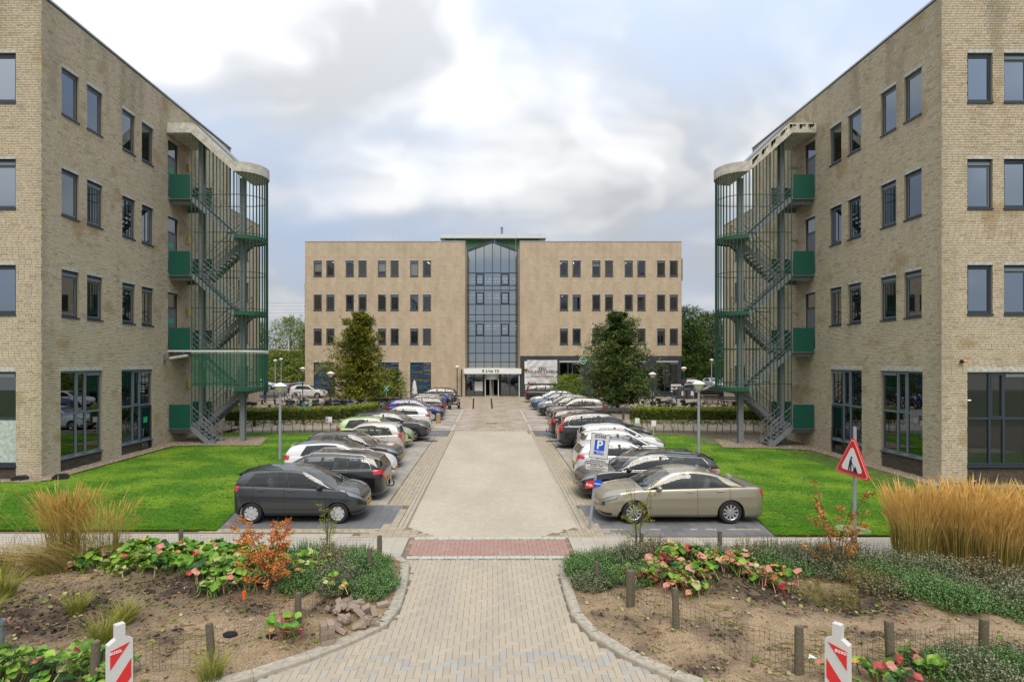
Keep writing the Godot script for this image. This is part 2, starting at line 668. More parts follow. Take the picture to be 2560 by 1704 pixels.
func lay_bricks(f: Transform3D, u0: float, u1: float, y0: float, y1: float, holes: Array, places: Array, tints: Array, dark := false, edge := -1.0) -> void:
	var L := 0.2125
	var C := 0.0625
	var rows := int((y1 - y0) / C)
	for j in rows:
		var y := y0 + (j + 0.5) * C
		var x: float = u0 - [0.0, 0.5, 0.25, 0.75][rng.randi() % 4] * L - (L * 0.5 if j % 2 == 1 else 0.0)
		var cuts := []
		for q in holes:
			if y > q.position.y and y < q.end.y:
				cuts.append(Vector2(q.position.x, q.end.x))
		while x < u1:
			var a := maxf(x, u0)
			var b := minf(x + L, u1)
			x += L
			var spans := [Vector2(a, b)]
			for k in cuts:
				var nx := []
				for s in spans:
					if s.y <= k.x or s.x >= k.y:
						nx.append(s)
					else:
						if s.x < k.x:
							nx.append(Vector2(s.x, k.x))
						if s.y > k.y:
							nx.append(Vector2(k.y, s.y))
				spans = nx
			for s in spans:
				var w: float = s.y - s.x - 0.0105
				if w < 0.02:
					continue
				var c: Color
				if dark:
					c = vary(Color(0.105, 0.082, 0.062), 0.28)
				else:
					var k := rng.randf()
					c = CREAM if k < 0.62 else (Color(0.71, 0.59, 0.38) if k < 0.8 else (Color(0.64, 0.54, 0.41) if k < 0.95 else Color(0.53, 0.435, 0.31)))
					c = vary(c, 0.10)
					# runs of algae and soot under the coping and down some lengths of wall
					var um: float = (s.x + s.y) * 0.5
					var soot: float = stain.get_noise_2d(um * 1.3 + f.origin.x * 7.0, y * 0.22)
					var top := clampf((y - 13.5) / 4.5, 0.0, 1.0)
					var dirt := clampf(soot * 0.75 + top * 0.34 - 0.22, 0.0, 0.42)
					if edge >= 0.0:
						dirt = maxf(dirt, clampf(0.34 - absf(um - edge) * 1.1, 0.0, 0.34) * (0.6 + soot))
					c = c.lerp(Color(0.20, 0.175, 0.11), dirt)
					var rusty: float = stain.get_noise_2d(um * 0.7 + 50.0, y * 0.8 + f.origin.z)
					if rusty > 0.28:
						c = c.lerp(Color(0.42, 0.27, 0.09), clampf((rusty - 0.28) * 2.0, 0.0, 0.5))
				var pr := 0.018 + rf(-0.0015, 0.002)
				places.append(f * Transform3D(Basis(Vector3(w, 0, 0), Vector3(0, C - 0.0115 + rf(-0.001, 0.001), 0), Vector3(0, 0, pr)), Vector3((s.x + s.y) * 0.5, y, 0)))
				tints.append(c)

var stain := FastNoiseLite.new()
var brick_mesh: ArrayMesh
var eye := Vector3(0, 4.5, 0)

func chip_mesh() -> ArrayMesh:          # one unit brick: face and four edges, arrises taken off
	var b := mb()
	var q := 0.5
	var e := Vector3(0.484, 0.44, 0.5)
	b.quad(Vector3(-e.x, -e.y, e.z), Vector3(e.x, -e.y, e.z), Vector3(e.x, e.y, e.z), Vector3(-e.x, e.y, e.z))
	var P := [Vector3(-e.x, -e.y, e.z), Vector3(e.x, -e.y, e.z), Vector3(e.x, e.y, e.z), Vector3(-e.x, e.y, e.z)]
	var O := [Vector3(-q, -q, 0.32), Vector3(q, -q, 0.32), Vector3(q, q, 0.32), Vector3(-q, q, 0.32)]
	for i in 4:
		var k := (i + 1) % 4
		b.quad(O[i], O[k], P[k], P[i])
		b.quad(O[i] * Vector3(1, 1, -0.5), O[k] * Vector3(1, 1, -0.5), O[k], O[i])
	return b.mesh()

# the pieces that show largest become meshes of their own, the others stay one part
func pieces(parent: Node, called: String, rest: String, m: Mesh, material: StandardMaterial3D, places: Array, tints: Array, most: int, box := AABB()) -> void:
	var order := []
	for i in places.size():
		var o: Vector3 = places[i].origin
		if o.z > -7.3 or absf(o.x) > -o.z * 0.95:
			order.append([1e9, i])
		else:
			order.append([o.distance_to(eye), i])
	order.sort_custom(func(a, b): return a[0] < b[0])
	var single := {}
	var shades := {}
	for k in mini(most, order.size()):
		if order[k][0] > 1e8:
			break
		var i: int = order[k][1]
		single[i] = true
		var c: Color = tints[i]
		var key := "%d_%d_%d" % [int(c.r * 24), int(c.g * 24), int(c.b * 24)]
		if not shades.has(key):
			var mm: StandardMaterial3D = material.duplicate()
			mm.vertex_color_use_as_albedo = false
			mm.albedo_color = c.linear_to_srgb()
			shades[key] = mm
		var p := put(called, m, shades[key], parent)
		p.transform = places[i]
	var pl := []
	var tn := []
	for i in places.size():
		if not single.has(i):
			pl.append(places[i])
			tn.append(tints[i])
	if pl.size() > 0:
		scatter(rest, m, material, pl, tn, parent)

func window_small(parent: Node, f: Transform3D, r: Rect2, style: int, pane: Material) -> Node3D:
	var fr := mb()
	var x0 := r.position.x
	var x1 := r.end.x
	var y0 := r.position.y
	var y1 := r.end.y
	var zf := -0.13
	fr.t = f
	var w := 0.055
	fr.span(Vector3(x0, y0 + 0.06, zf), Vector3(x0 + w, y1, zf + 0.06))
	fr.span(Vector3(x1 - w, y0 + 0.06, zf), Vector3(x1, y1, zf + 0.06))
	fr.span(Vector3(x0 + w, y1 - 0.11, zf), Vector3(x1 - w, y1, zf + 0.06))
	fr.span(Vector3(x0 + w, y0 + 0.06, zf), Vector3(x1 - w, y0 + 0.14, zf + 0.06))
	var o := part("window", fr, M.frame, parent)
	var s := mb()
	s.t = f
	var a0 := x0 + w + 0.004
	var a1 := x1 - w - 0.004
	var b0 := y0 + 0.145
	var b1 := y1 - 0.115
	if style == 1:                           # ventilation strip over the sash
		var g := mb()
		g.t = f
		g.span(Vector3(a0, b1 - 0.11, zf + 0.02), Vector3(a1, b1, zf + 0.085))
		part("vent", g, M.frame_grey, o)
		b1 -= 0.13
	for q in [[a0, a0 + 0.04, b0, b1], [a1 - 0.04, a1, b0, b1], [a0 + 0.04, a1 - 0.04, b1 - 0.04, b1], [a0 + 0.04, a1 - 0.04, b0, b0 + 0.04]]:
		s.span(Vector3(q[0], q[2], zf + 0.005), Vector3(q[1], q[3], zf + 0.048))
	part("sash", s, M.frame_grey if style != 2 else M.frame, o)
	var g2 := mb()
	g2.t = f
	g2.span(Vector3(a0 + 0.03, b0 + 0.03, zf + 0.01), Vector3(a1 - 0.03, b1 - 0.03, zf + 0.022))
	var pn := part("pane", g2, pane, o)
	var sl := mb()
	sl.t = f
	sl.span(Vector3(x0 - 0.02, y0 - 0.005, -0.12), Vector3(x1 + 0.02, y0 + 0.055, 0.05))
	part("sill", sl, M.sill, o)
	var ln := mb()
	ln.t = f
	ln.span(Vector3(x0 - 0.01, y1, -0.1), Vector3(x1 + 0.01, y1 + 0.122, 0.014))
	part("lintel", ln, M.lintel, o)
	return o

func behind(o: Node, f: Transform3D, r: Rect2, kind: int, k: float) -> void:   # what shows through a clear pane
	var b := mb()
	b.t = f
	var x0 := r.position.x - 0.1
	var x1 := r.end.x + 0.1
	var y0 := r.position.y - 0.1
	var y1 := r.end.y + 0.1
	b.span(Vector3(x0 - 0.5, y0 - 0.3, -2.6), Vector3(x1 + 0.5, y1 + 0.2, -2.5))
	b.quad(Vector3(x0 - 0.5, y0 - 0.3, -0.2), Vector3(x0 - 0.5, y0 - 0.3, -2.5), Vector3(x0 - 0.5, y1 + 0.2, -2.5), Vector3(x0 - 0.5, y1 + 0.2, -0.2))
	b.quad(Vector3(x1 + 0.5, y0 - 0.3, -2.5), Vector3(x1 + 0.5, y0 - 0.3, -0.2), Vector3(x1 + 0.5, y1 + 0.2, -0.2), Vector3(x1 + 0.5, y1 + 0.2, -2.5))
	b.quad(Vector3(x0 - 0.5, y1 + 0.1, -0.2), Vector3(x0 - 0.5, y1 + 0.1, -2.5), Vector3(x1 + 0.5, y1 + 0.1, -2.5), Vector3(x1 + 0.5, y1 + 0.1, -0.2))
	part("room", b, M.room, o)
	if kind == 1:
		var l := mb()
		l.t = f
		l.bar(Vector3(x0 + 0.2 + k * 0.3, y1 - 0.06, -0.7), Vector3(x0 + 0.45 + k * 0.3, y1 - 0.06, -2.3), 0.1, 0.05)
		part("ceiling_light", l, M.strip, o)
	elif kind == 2:
		var l := mb()
		l.t = f
		var drop := lerpf(0.35, 1.0, k)
		l.span(Vector3(r.position.x + 0.05, r.end.y - (r.size.y - 0.1) * drop, -0.2), Vector3(r.end.x - 0.05, r.end.y - 0.05, -0.19))
		part("blind", l, M.blind, o)

func window_tall(parent: Node, f: Transform3D, r: Rect2, door := 0, grey := true, pane: Material = null, transom := 0.5) -> Node3D:
	var fr := mb()
	fr.t = f
	var x0 := r.position.x
	var x1 := r.end.x
	var y0 := r.position.y
	var y1 := r.end.y
	var z := -0.13
	var w := r.size.x
	var m1 := x0 + w * 0.385
	var m2 := x0 + w * 0.615
	var ty := y0 + r.size.y * transom
	var fm: Material = M.frame_grey if grey else M.frame
	var k := 0.055
	fr.span(Vector3(x0, y0, z), Vector3(x0 + k, y1, z + 0.07))
	fr.span(Vector3(x1 - k, y0, z), Vector3(x1, y1, z + 0.07))
	fr.span(Vector3(x0 + k, y1 - 0.08, z), Vector3(x1 - k, y1, z + 0.07))
	fr.span(Vector3(x0 + k, y0, z), Vector3(x1 - k, y0 + 0.07, z + 0.07))
	for m in [m1, m2]:
		fr.span(Vector3(m - 0.04, y0 + 0.07, z), Vector3(m + 0.04, y1 - 0.08, z + 0.072))
	for q in [[x0 + k, m1 - 0.04], [m1 + 0.04, m2 - 0.04], [m2 + 0.04, x1 - k]]:
		fr.span(Vector3(q[0], ty - 0.04, z), Vector3(q[1], ty + 0.04, z + 0.068))
	var o := part("window", fr, fm, parent)
	var cols := [[x0 + k, m1 - 0.04], [m1 + 0.04, m2 - 0.04], [m2 + 0.04, x1 - k]]
	for q in cols:
		for rr in [[y0 + 0.07, ty - 0.04], [ty + 0.04, y1 - 0.08]]:
			var g := mb()
			g.t = f
			g.span(Vector3(q[0] - 0.01, rr[0] - 0.01, z + 0.02), Vector3(q[1] + 0.01, rr[1] + 0.01, z + 0.032))
			part("pane", g, pane if pane else M.pane, o)
	var s := mb()
	s.t = f
	var ra: float = cols[1][0]
	var rb: float = cols[1][1]
	for q in [[ra, ra + 0.045, ty + 0.04, y1 - 0.08], [rb - 0.045, rb, ty + 0.04, y1 - 0.08], [ra + 0.045, rb - 0.045, ty + 0.04, ty + 0.09], [ra + 0.045, rb - 0.045, y1 - 0.13, y1 - 0.08]]:
		s.span(Vector3(q[0], q[2], z + 0.035), Vector3(q[1], q[3], z + 0.085))
	part("sash", s, fm, o)
	var v := mb()
	v.t = f
	var vq: Array = cols[0] if door == -1 else cols[2]
	v.span(Vector3(vq[0] + 0.01, y1 - 0.2, z + 0.034), Vector3(vq[1] - 0.01, y1 - 0.09, z + 0.1))
	part("vent", v, M.frame_grey, o)
	var sl := mb()
	sl.t = f
	sl.span(Vector3(x0 - 0.02, y0 - 0.06, -0.12), Vector3(x1 + 0.02, y0 - 0.002, 0.06))
	part("sill", sl, fm, o)
	var ln := mb()
	ln.t = f
	ln.span(Vector3(x0 - 0.02, y1, -0.1), Vector3(x1 + 0.02, y1 + 0.18, 0.016))
	part("lintel", ln, M.lintel, o)
	return o

const ROWS := [6.20, 10.13, 14.07]      # sills of the upper windows
const WH := 1.88

func building_wing(s: int) -> void:
	stain.seed = 9
	stain.frequency = 0.55
	stain.fractal_octaves = 4
	if brick_mesh == null:
		brick_mesh = chip_mesh()
	var side := "left" if s < 0 else "right"
	var o := thing("brick_office_wing", "tall cream brick office wing on the %s with paired dark windows" % side, "building")
	var top := 18.1
	var base := 0.15 if s < 0 else -0.02
	var wall := mb()
	var rev := []
	var places := []
	var tints := []
	var dplaces := []
	var dtints := []
	# side wall, seen along its length
	var len := 15.15
	var f: Transform3D
	if s < 0:
		f = face_frame(Vector3(-16.7, 0, -20.95), Vector3(0, 0, -1), Vector3(1, 0, 0))
	else:
		f = face_frame(Vector3(16.7, 0, -20.95 - len), Vector3(0, 0, 1), Vector3(-1, 0, 0))
	var flip := func(a: float, w: float) -> float: return a if s < 0 else len - a - w
	var holes := []
	var ups := []
	for a in [0.95, 2.33, 4.55, 5.97]:
		for y in ROWS:
			var r := Rect2(flip.call(a, 0.91), y, 0.91, WH)
			holes.append(r)
			ups.append(r)
	var g1 := Rect2(flip.call(0.9, 2.32), 0.74, 2.32, 3.38)
	var g2 := Rect2(flip.call(4.5, 2.3), 0.74, 2.3, 3.38)
	var p1 := Rect2(g1.position.x, -0.4, 2.32, 1.14)
	var p2 := Rect2(g2.position.x, -0.4, 2.3, 1.14)
	holes.append_array([g1, g2, p1, p2])
	var doors := []
	for y in [5.14, 9.07, 13.01]:
		var r := Rect2(flip.call(8.15, 0.95), y, 0.95, 2.94)
		holes.append(r)
		doors.append(r)
	wall_sheet(wall, rev, f, 0, len, -0.4, top, holes)
	lay_bricks(f, 0, len, base - 0.2, top - 0.05, holes, places, tints, false, flip.call(0.0, 0.0))
	p2.size.x -= 0.87
	if s > 0:
		p2.position.x += 0.87
	for p in [p1, p2]:
		var q := Rect2(p.position.x, base - 0.2, p.size.x, p.end.y - base + 0.14)
		lay_bricks(f.translated_local(Vector3(0, 0, -0.06)), q.position.x, q.end.x, q.position.y, q.end.y, [], dplaces, dtints, true)
	# front wall towards the street
	var ff: Transform3D
	var fw := 16.0
	if s < 0:
		ff = face_frame(Vector3(-16.7 - fw, 0, -20.95), Vector3(1, 0, 0), Vector3(0, 0, 1))
	else:
		ff = face_frame(Vector3(16.7, 0, -20.95), Vector3(1, 0, 0), Vector3(0, 0, 1))
	var ffl := func(a: float, w: float) -> float: return a if s > 0 else fw - a - w
	var fh := []
	var fups := []
	var ftall := []
	var fpl := []
	for k in 4:
		var a0 := 0.97 + k * 3.62
		for a in [a0, a0 + 1.36]:
			for y in ROWS:
				var r := Rect2(ffl.call(a, 0.93), y, 0.93, WH)
				fups.append(r)
				fh.append(r)
		var t := Rect2(ffl.call(a0, 2.29), 0.64, 2.29, 3.48)
		ftall.append(t)
		fpl.append(Rect2(t.position.x, -0.4, 2.29, 1.04))
	fh.append_array(ftall)
	fh.append_array(fpl)
	wall_sheet(wall, rev, ff, 0, fw, -0.4, top, fh)
	var bu0 := 0.0 if s > 0 else fw - 6.5
	lay_bricks(ff, bu0, bu0 + 6.5, base - 0.2, top - 0.05, fh, places, tints, false, 0.0 if s > 0 else fw)
	for p in fpl:
		lay_bricks(ff.translated_local(Vector3(0, 0, -0.06)), p.position.x, p.end.x, base - 0.2, p.end.y + 0.0, [], dplaces, dtints, true)
	var dback := mb()
	for q in [[f, p1], [f, p2], [ff, fpl[0]], [ff, fpl[1]], [ff, fpl[2]], [ff, fpl[3]]]:
		dback.t = q[0]
		var p: Rect2 = q[1]
		dback.span(Vector3(p.position.x, p.position.y, -0.3), Vector3(p.end.x, p.end.y, -0.06))
	var wl := part("wall", wall, M.mortar, o)
	for r in rev:
		part("reveal", r, M.reveal, wl)
	pieces(wl, "brick", "brickwork", brick_mesh, M.brick, places, tints, 290)
	var pl := part("plinth", dback, M.mortar, o)
	pieces(pl, "brick", "brickwork", brick_mesh, M.dark_brick, dplaces, dtints, 60)
	# the front wall past the frame, and the set-back half of the wing
	var rest := mb()
	var rest_rev := []
	var ru0 := 6.5 if s > 0 else 0.0
	var rest_h := []
	for r in fh:
		if r.position.x >= ru0 and r.end.x <= ru0 + fw - 6.5:
			rest_h.append(r)
	rest.t = ff.translated_local(Vector3(0, 0, 0.012))
	wall_sheet(rest, rest_rev, ff.translated_local(Vector3(0, 0, 0.012)), ru0, ru0 + fw - 6.5, -0.4, top, rest_h, 0.1)
	var l2 := 20.5
	var f2: Transform3D
	if s < 0:
		f2 = face_frame(Vector3(-23.3, 0, -36.1), Vector3(0, 0, -1), Vector3(1, 0, 0))
	else:
		f2 = face_frame(Vector3(23.3, 0, -36.1 - l2), Vector3(0, 0, 1), Vector3(-1, 0, 0))
	var h2 := []
	var u2 := []
	var t2 := []
	for k in 5:
		var a0 := 1.2 + k * 3.62
		for a in [a0, a0 + 1.4]:
			for y in ROWS:
				var x: float = a if s < 0 else l2 - a - 0.91
				var r := Rect2(x, y, 0.91, WH)
				h2.append(r)
				u2.append(r)
		var xt: float = a0 if s < 0 else l2 - a0 - 2.31
		var tr := Rect2(xt, 0.9, 2.31, 3.2)
		h2.append(tr)
		t2.append(tr)
	wall_sheet(rest, rest_rev, f2, 0, l2, -0.4, top, h2)
	# plain walls that close the volume
	var xo := s * 32.7
	var b := mb()
	b.span(Vector3(s * 16.72, top - 0.5, -36.05), Vector3(xo, top - 0.25, -21.0))
	b.span(Vector3(s * 23.32, top - 0.5, -56.55), Vector3(xo, top - 0.25, -36.0))
	part("roof", b, M.roof, o)
	rest.t = Transform3D.IDENTITY
	rest.span(Vector3(s * 17.0, -0.4, -36.12), Vector3(xo, top, -35.9))
	rest.span(Vector3(s * 23.6, -0.4, -56.62), Vector3(xo, top, -56.4))
	rest.span(Vector3(xo, -0.4, -56.6), Vector3(xo - s * 0.2, top, -21.2))
	var w2 := part("wall", rest, M.far_brick, o)
	for r in rest_rev:
		part("reveal", r, M.reveal, w2)
	var cp := mb()
	cp.span(Vector3(s * 16.66, top, -36.14), Vector3(s * 16.98, top + 0.07, -20.9))
	cp.span(Vector3(s * 16.98, top, -21.2), Vector3(xo, top + 0.07, -20.9))
	cp.span(Vector3(s * 23.26, top, -56.64), Vector3(s * 23.6, top + 0.07, -36.14))
	part("coping", cp, M.coping, o)
	# downpipe-like dark joint in the side wall
	var i := 0
	for r in ups:
		i += 1
		window_small(o, f, r, 1 if (i % 3 == 1 or i % 5 == 0) else 0, M.pane)
	for r in fups:
		if s * (ff * Vector3(r.position.x, 0, 0)).x > 23.0:
			continue
		i += 1
		var near := absf((ff * Vector3(r.position.x + 0.45, 0, 0)).x) < 20.5
		var w := window_small(o, ff, r, 1 if i % 2 == 0 else 2, M.pane_front if near else M.pane)
		if near:
			behind(w, ff, r, 2 if (i % 3 == 0 and s < 0) else 0, 0.45)
			if s > 0:
				var edge := mb()
				edge.t = ff
				edge.span(Vector3(r.end.x - 0.26, r.position.y + 0.15, -0.5), Vector3(r.end.x - 0.13, r.end.y - 0.1, -0.42))
				part("curtain", edge, M.blind, w)
	for r in u2:
		i += 1
		window_small(o, f2, r, i % 2, M.pane)
	for r in t2:
		window_tall(o, f2, r, 1, true)
	window_tall(o, f, g1, 1 if s < 0 else -1, true)
	var w3 := window_tall(o, f, g2, 1 if s < 0 else -1, true)
	var dr := mb()
	dr.t = f
	var dx0 := g2.end.x - 0.86 if s < 0 else g2.position.x
	dr.span(Vector3(dx0, 0.02, -0.14), Vector3(dx0 + 0.07, 2.36, -0.03))
	dr.span(Vector3(dx0 + 0.79, 0.02, -0.14), Vector3(dx0 + 0.86, 2.36, -0.03))
	dr.span(Vector3(dx0 + 0.07, 0.02, -0.14), Vector3(dx0 + 0.79, 0.2, -0.03))
	dr.span(Vector3(dx0 + 0.07, 2.28, -0.14), Vector3(dx0 + 0.79, 2.36, -0.03))
	var door := part("door", dr, M.frame, o)
	var dg := mb()
	dg.t = f
	dg.span(Vector3(dx0 + 0.07, 0.2, -0.1), Vector3(dx0 + 0.79, 2.28, -0.09))
	part("pane", dg, M.pane, door)
	var hd := mb()
	hd.t = f
	hd.span(Vector3(dx0 + 0.1, 0.9, -0.03), Vector3(dx0 + 0.13, 1.3, 0.03))
	part("handle", hd, M.chrome, door)
	if s < 0:
		var st := mb()
		st.t = f
		st.span(Vector3(dx0 + 0.3, 1.55, -0.085), Vector3(dx0 + 0.6, 1.82, -0.08))
		part("sticker", st, M.sticker, door)
		var pnl := mb()
		pnl.t = ff
		for r in [ftall[0]]:
			pnl.span(Vector3(r.position.x + 0.08, r.position.y + 0.1, -0.095), Vector3(r.end.x - 0.08, r.position.y + 1.68, -0.09))
		part("frosted_panel", pnl, M.frosted, o)
	for k in ftall.size():
		if k > 1:
			continue
		var wt := window_tall(o, ff, ftall[k], 1, false, M.pane_clear if s > 0 and k == 0 else null)
		if s > 0 and k == 0:
			behind(wt, ff, ftall[k], 0, 0.0)
			var gl := mb()
			gl.t = ff
			gl.sphere(Vector3(ftall[k].position.x + 0.62, 3.0, -1.4), Vector3.ONE * 0.22)
			part("globe_lamp", gl, M.globe, wt)
			var sr := mb()
			sr.t = ff
			sr.bar(Vector3(ftall[k].position.x - 0.3, 2.62, -1.9), Vector3(ftall[k].position.x + 0.8, 2.62, -1.9), 0.05, 0.04)
			sr.bar(Vector3(ftall[k].position.x + 0.9, 2.95, -1.9), Vector3(ftall[k].position.x + 1.9, 2.92, -2.1), 0.05, 0.04)
			part("strip_lamp", sr, M.strip, wt)
	for r in doors:
		var d := mb()
		d.t = f
		var a: Vector2 = r.position
		var e: Vector2 = r.end
		d.span(Vector3(a.x, a.y, -0.12), Vector3(a.x + 0.07, e.y, -0.06))
		d.span(Vector3(e.x - 0.07, a.y, -0.12), Vector3(e.x, e.y, -0.06))
		d.span(Vector3(a.x + 0.07, e.y - 0.08, -0.12), Vector3(e.x - 0.07, e.y, -0.06))
		d.span(Vector3(a.x + 0.07, a.y + 2.12, -0.12), Vector3(e.x - 0.07, a.y + 2.2, -0.06))
		var dp := part("door", d, M.frame, o)
		var lf := mb()
		lf.t = f
		lf.span(Vector3(a.x + 0.07, a.y, -0.115), Vector3(e.x - 0.07, a.y + 2.12, -0.08))
		part("door_leaf", lf, M.frame_grey, dp)
		var tp := mb()
		tp.t = f
		tp.span(Vector3(a.x + 0.07, a.y + 2.2, -0.1), Vector3(e.x - 0.07, e.y - 0.08, -0.09))
		part("pane", tp, M.pane, dp)
		var hn := mb()
		hn.t = f
		var hx := e.x - 0.16 if s < 0 else a.x + 0.1
		hn.span(Vector3(hx, a.y + 1.0, -0.08), Vector3(hx + 0.05, a.y + 1.12, -0.03))
		part("handle", hn, M.chrome, dp)
		var ln := mb()
		ln.t = f
		ln.span(Vector3(a.x - 0.01, e.y, -0.1), Vector3(e.x + 0.01, e.y + 0.122, 0.014))
		part("lintel", ln, M.lintel, dp)
		if s < 0:
			var stk := mb()
			stk.t = f
			stk.span(Vector3(a.x + 0.2, a.y + 1.35, -0.079), Vector3(a.x + 0.6, a.y + 1.6, -0.076))
			part("sticker", stk, M.sticker, dp)
	# wall lights by the landings
	var n := 0
	var words := ["lowest", "second lowest", "second highest", "highest"]
	for y in [3.25, 7.2, 11.15, 15.1]:
		var l := mb()
		if s < 0:
			l.rbox(Vector3(-16.62, y, -31.0), Vector3(0.12, 0.42, 0.2), 0.02)
			tag(put("wall_lamp", l.mesh(), M.yellow_lamp), "yellow box lamp on the left wing beside its stair, %s of four" % words[n], "lamp", "yellow wall lamps")
		else:
			l.rbox(Vector3(16.5, y, -30.9), Vector3(0.34, 0.14, 0.24), 0.03)
			l.tube(Vector3(16.66, y - 0.1, -30.9), Vector3(16.7, y - 0.1, -30.9), 0.08, 0.08)
			tag(put("wall_lamp", l.mesh(), M.canopy), "small pale lamp on the right wing beside its stair, %s of four" % words[n], "lamp", "pale wall lamps")
		n += 1

func central_block() -> void:
	var o := thing("central_office_block", "long four storey brick block across the end of the drive with glass gable", "building")
	var z := 65.3
	var top := 18.35
	var q := 0.22
	var wall := mb()
	var rev := []
	var slate := mb()
	var ws := []
	var ts := []
	var fl := face_frame(Vector3(-21.6, 0, -z), Vector3(1, 0, 0), Vector3(0, 0, 1))
	var hl := []
	for a in [1.38, 5.1, 8.82, 12.56]:
		for d in [0.0, 1.47]:
			for y in ROWS:
				var r := Rect2(a - 0.35 + d - 0.04, y + q, 0.95, WH)
				hl.append(r)
				ws.append([fl, r])
		var t := Rect2(a - 0.39, 0.98, 2.42, 3.42)
		hl.append(t)
		ts.append([fl, t, 0])
		hl.append(Rect2(a - 0.39, 0.0, 2.42, 0.98))
	wall_sheet(wall, rev, fl, 0, 18.52, -0.2, top, hl)
	var fr := face_frame(Vector3(3.3, 0, -z), Vector3(1, 0, 0), Vector3(0, 0, 1))
	var hr := []
	var hs := []
	for a in [4.6, 8.35, 12.1, 15.85]:
		for d in [0.0, 1.47]:
			for y in ROWS:
				var r := Rect2(a + d, y + q, 0.95, WH)
				hr.append(r)
				ws.append([fr, r])
		var t := Rect2(a - 0.02, 0.98, 2.46, 3.42)
		hs.append(t)
		ts.append([fr, t, 1])
	wall_sheet(wall, rev, fr, 0, 18.7, 5.15, top, hr)
	wall_sheet(slate, rev, fr, 0, 18.7, -0.2, 5.15, hs)
	wall.t = Transform3D.IDENTITY
	# returns of the recess, ends and back
	wall.span(Vector3(-3.4, 0.2, -71.9), Vector3(-3.08, top, -z - 0.001))
	wall.span(Vector3(3.3, 0.2, -71.9), Vector3(3.62, top, -z - 0.001))
	wall.span(Vector3(-21.6, 0, -80), Vector3(-21.4, top, -z - 0.001))
	wall.span(Vector3(21.8, 0, -80), Vector3(22.0, top, -z - 0.001))
	wall.span(Vector3(-21.4, 0, -80.2), Vector3(21.8, top, -80))
	var wl := part("wall", wall, M.far_brick, o)
	for r in rev:
		part("reveal", r, M.reveal, wl)
	part("painted_wall", slate, M.far_slate, o)
	var pl := mb()
	for a in [1.38, 5.1, 8.82, 12.56]:
		pl.span(Vector3(-21.6 + a - 0.39, 0, -z - 0.3), Vector3(-21.6 + a + 2.03, 0.95, -z - 0.07))
	part("plinth", pl, M.post_wood, o)
	var rf0 := mb()
	rf0.span(Vector3(-21.5, top - 0.5, -80), Vector3(-3.38, top - 0.2, -z - 0.1))
	rf0.span(Vector3(3.6, top - 0.5, -80), Vector3(21.9, top - 0.2, -z - 0.1))
	rf0.span(Vector3(-3.38, top - 0.5, -80), Vector3(3.6, top - 0.2, -76.3))
	part("roof", rf0, M.roof, o)
	var cp := mb()
	for k in [[-21.64, -3.04], [3.26, 22.04]]:
		cp.span(Vector3(k[0], top, -z - 0.3), Vector3(k[1], top + 0.08, -z + 0.05))
	cp.span(Vector3(-3.38, top, -72), Vector3(-3.04, top + 0.08, -z - 0.3))
	cp.span(Vector3(3.26, top, -72), Vector3(3.6, top + 0.08, -z - 0.3))
	part("coping", cp, M.coping, o)
	var i := 0
	rng.seed = 77
	for w in ws:
		i += 1
		var k := rng.randf()
		var upper: bool = w[1].position.y > 13.0
		if (upper and k < 0.8) or (not upper and k < 0.35):
			var n := window_small(o, w[0], w[1], i % 2, M.pane_clear)
			behind(n, w[0], w[1], 2 if k < 0.42 and upper else 1, rng.randf())
		else:
			window_small(o, w[0], w[1], i % 2, M.pane if k < 0.75 else M.pane_dull)
	for t in ts:
		var n := window_tall(o, t[0], t[1], 1, false, M.pane)
		if t[2] == 0:                       # patterned film behind the glass of the left half
			var cols := [Color(0.02, 0.07, 0.15), Color(0.02, 0.09, 0.12), Color(0.13, 0.10, 0.05), Color(0.03, 0.05, 0.10), Color(0.07, 0.10, 0.13)]
			var fm := mb()
			fm.tint = true
			fm.t = t[0]
			var r: Rect2 = t[1]
			var y := r.position.y + 0.3
			while y < r.end.y - 0.15:
				var h := rf(0.08, 0.2)
				var x := r.position.x + 0.08
				while x < r.end.x - 0.1:
					var wd := minf(rf(0.3, 0.9), r.end.x - 0.08 - x)
					fm.col = vary(cols[rng.randi() % 5], 0.3)
					fm.quad(Vector3(x, y, -0.092), Vector3(x + wd, y, -0.092), Vector3(x + wd, minf(y + h, r.end.y - 0.1), -0.092), Vector3(x, minf(y + h, r.end.y - 0.1), -0.092))
					x += wd
				y += h
			var ff := mat(Color(1, 1, 1), 0.12, 0.0, 0.6)
			ff.vertex_color_use_as_albedo = true
			part("patterned_film", fm, ff, n)
	# glass gable set back between the two halves
	var za := 71.8
	var x0 := -3.08
	var x1 := 3.3
	var xm := 0.11
	var ey := 18.55
	var py := 19.72
	var gl := mb()
	var P := [Vector3(x0, 3.7, -za), Vector3(x1, 3.7, -za), Vector3(x1, ey, -za), Vector3(xm, py, -za), Vector3(x0, ey, -za)]
	gl.quad(P[0], P[1], P[2], P[4])
	gl.tri(P[4], P[2], P[3])
	var mul := mb()
	var ys := [4.4, 5.6, 6.55, 7.3, 8.15, 9.95, 10.7, 11.9, 13.2, 14.05, 15.75]
	var rows_at := [3.75, 4.9, 6.25, 7.1, 7.95, 9.9, 10.9, 12.1, 13.85, 14.75, 15.95, 17.0]
	for k in 7:
		var x := lerpf(x0, x1, k / 6.0)
		var yy := lerpf(ey, py, 1.0 - absf(x - xm) / (x1 - xm))
		mul.span(Vector3(x - 0.045, 3.7, -za), Vector3(x + 0.045, yy, -za + 0.09))
	for y in [4.45, 5.55, 6.9, 7.75, 9.6, 10.45, 11.75, 13.55, 14.15, 15.75]:
		mul.span(Vector3(x0, y - 0.05, -za), Vector3(x1, y + 0.05, -za + 0.085))
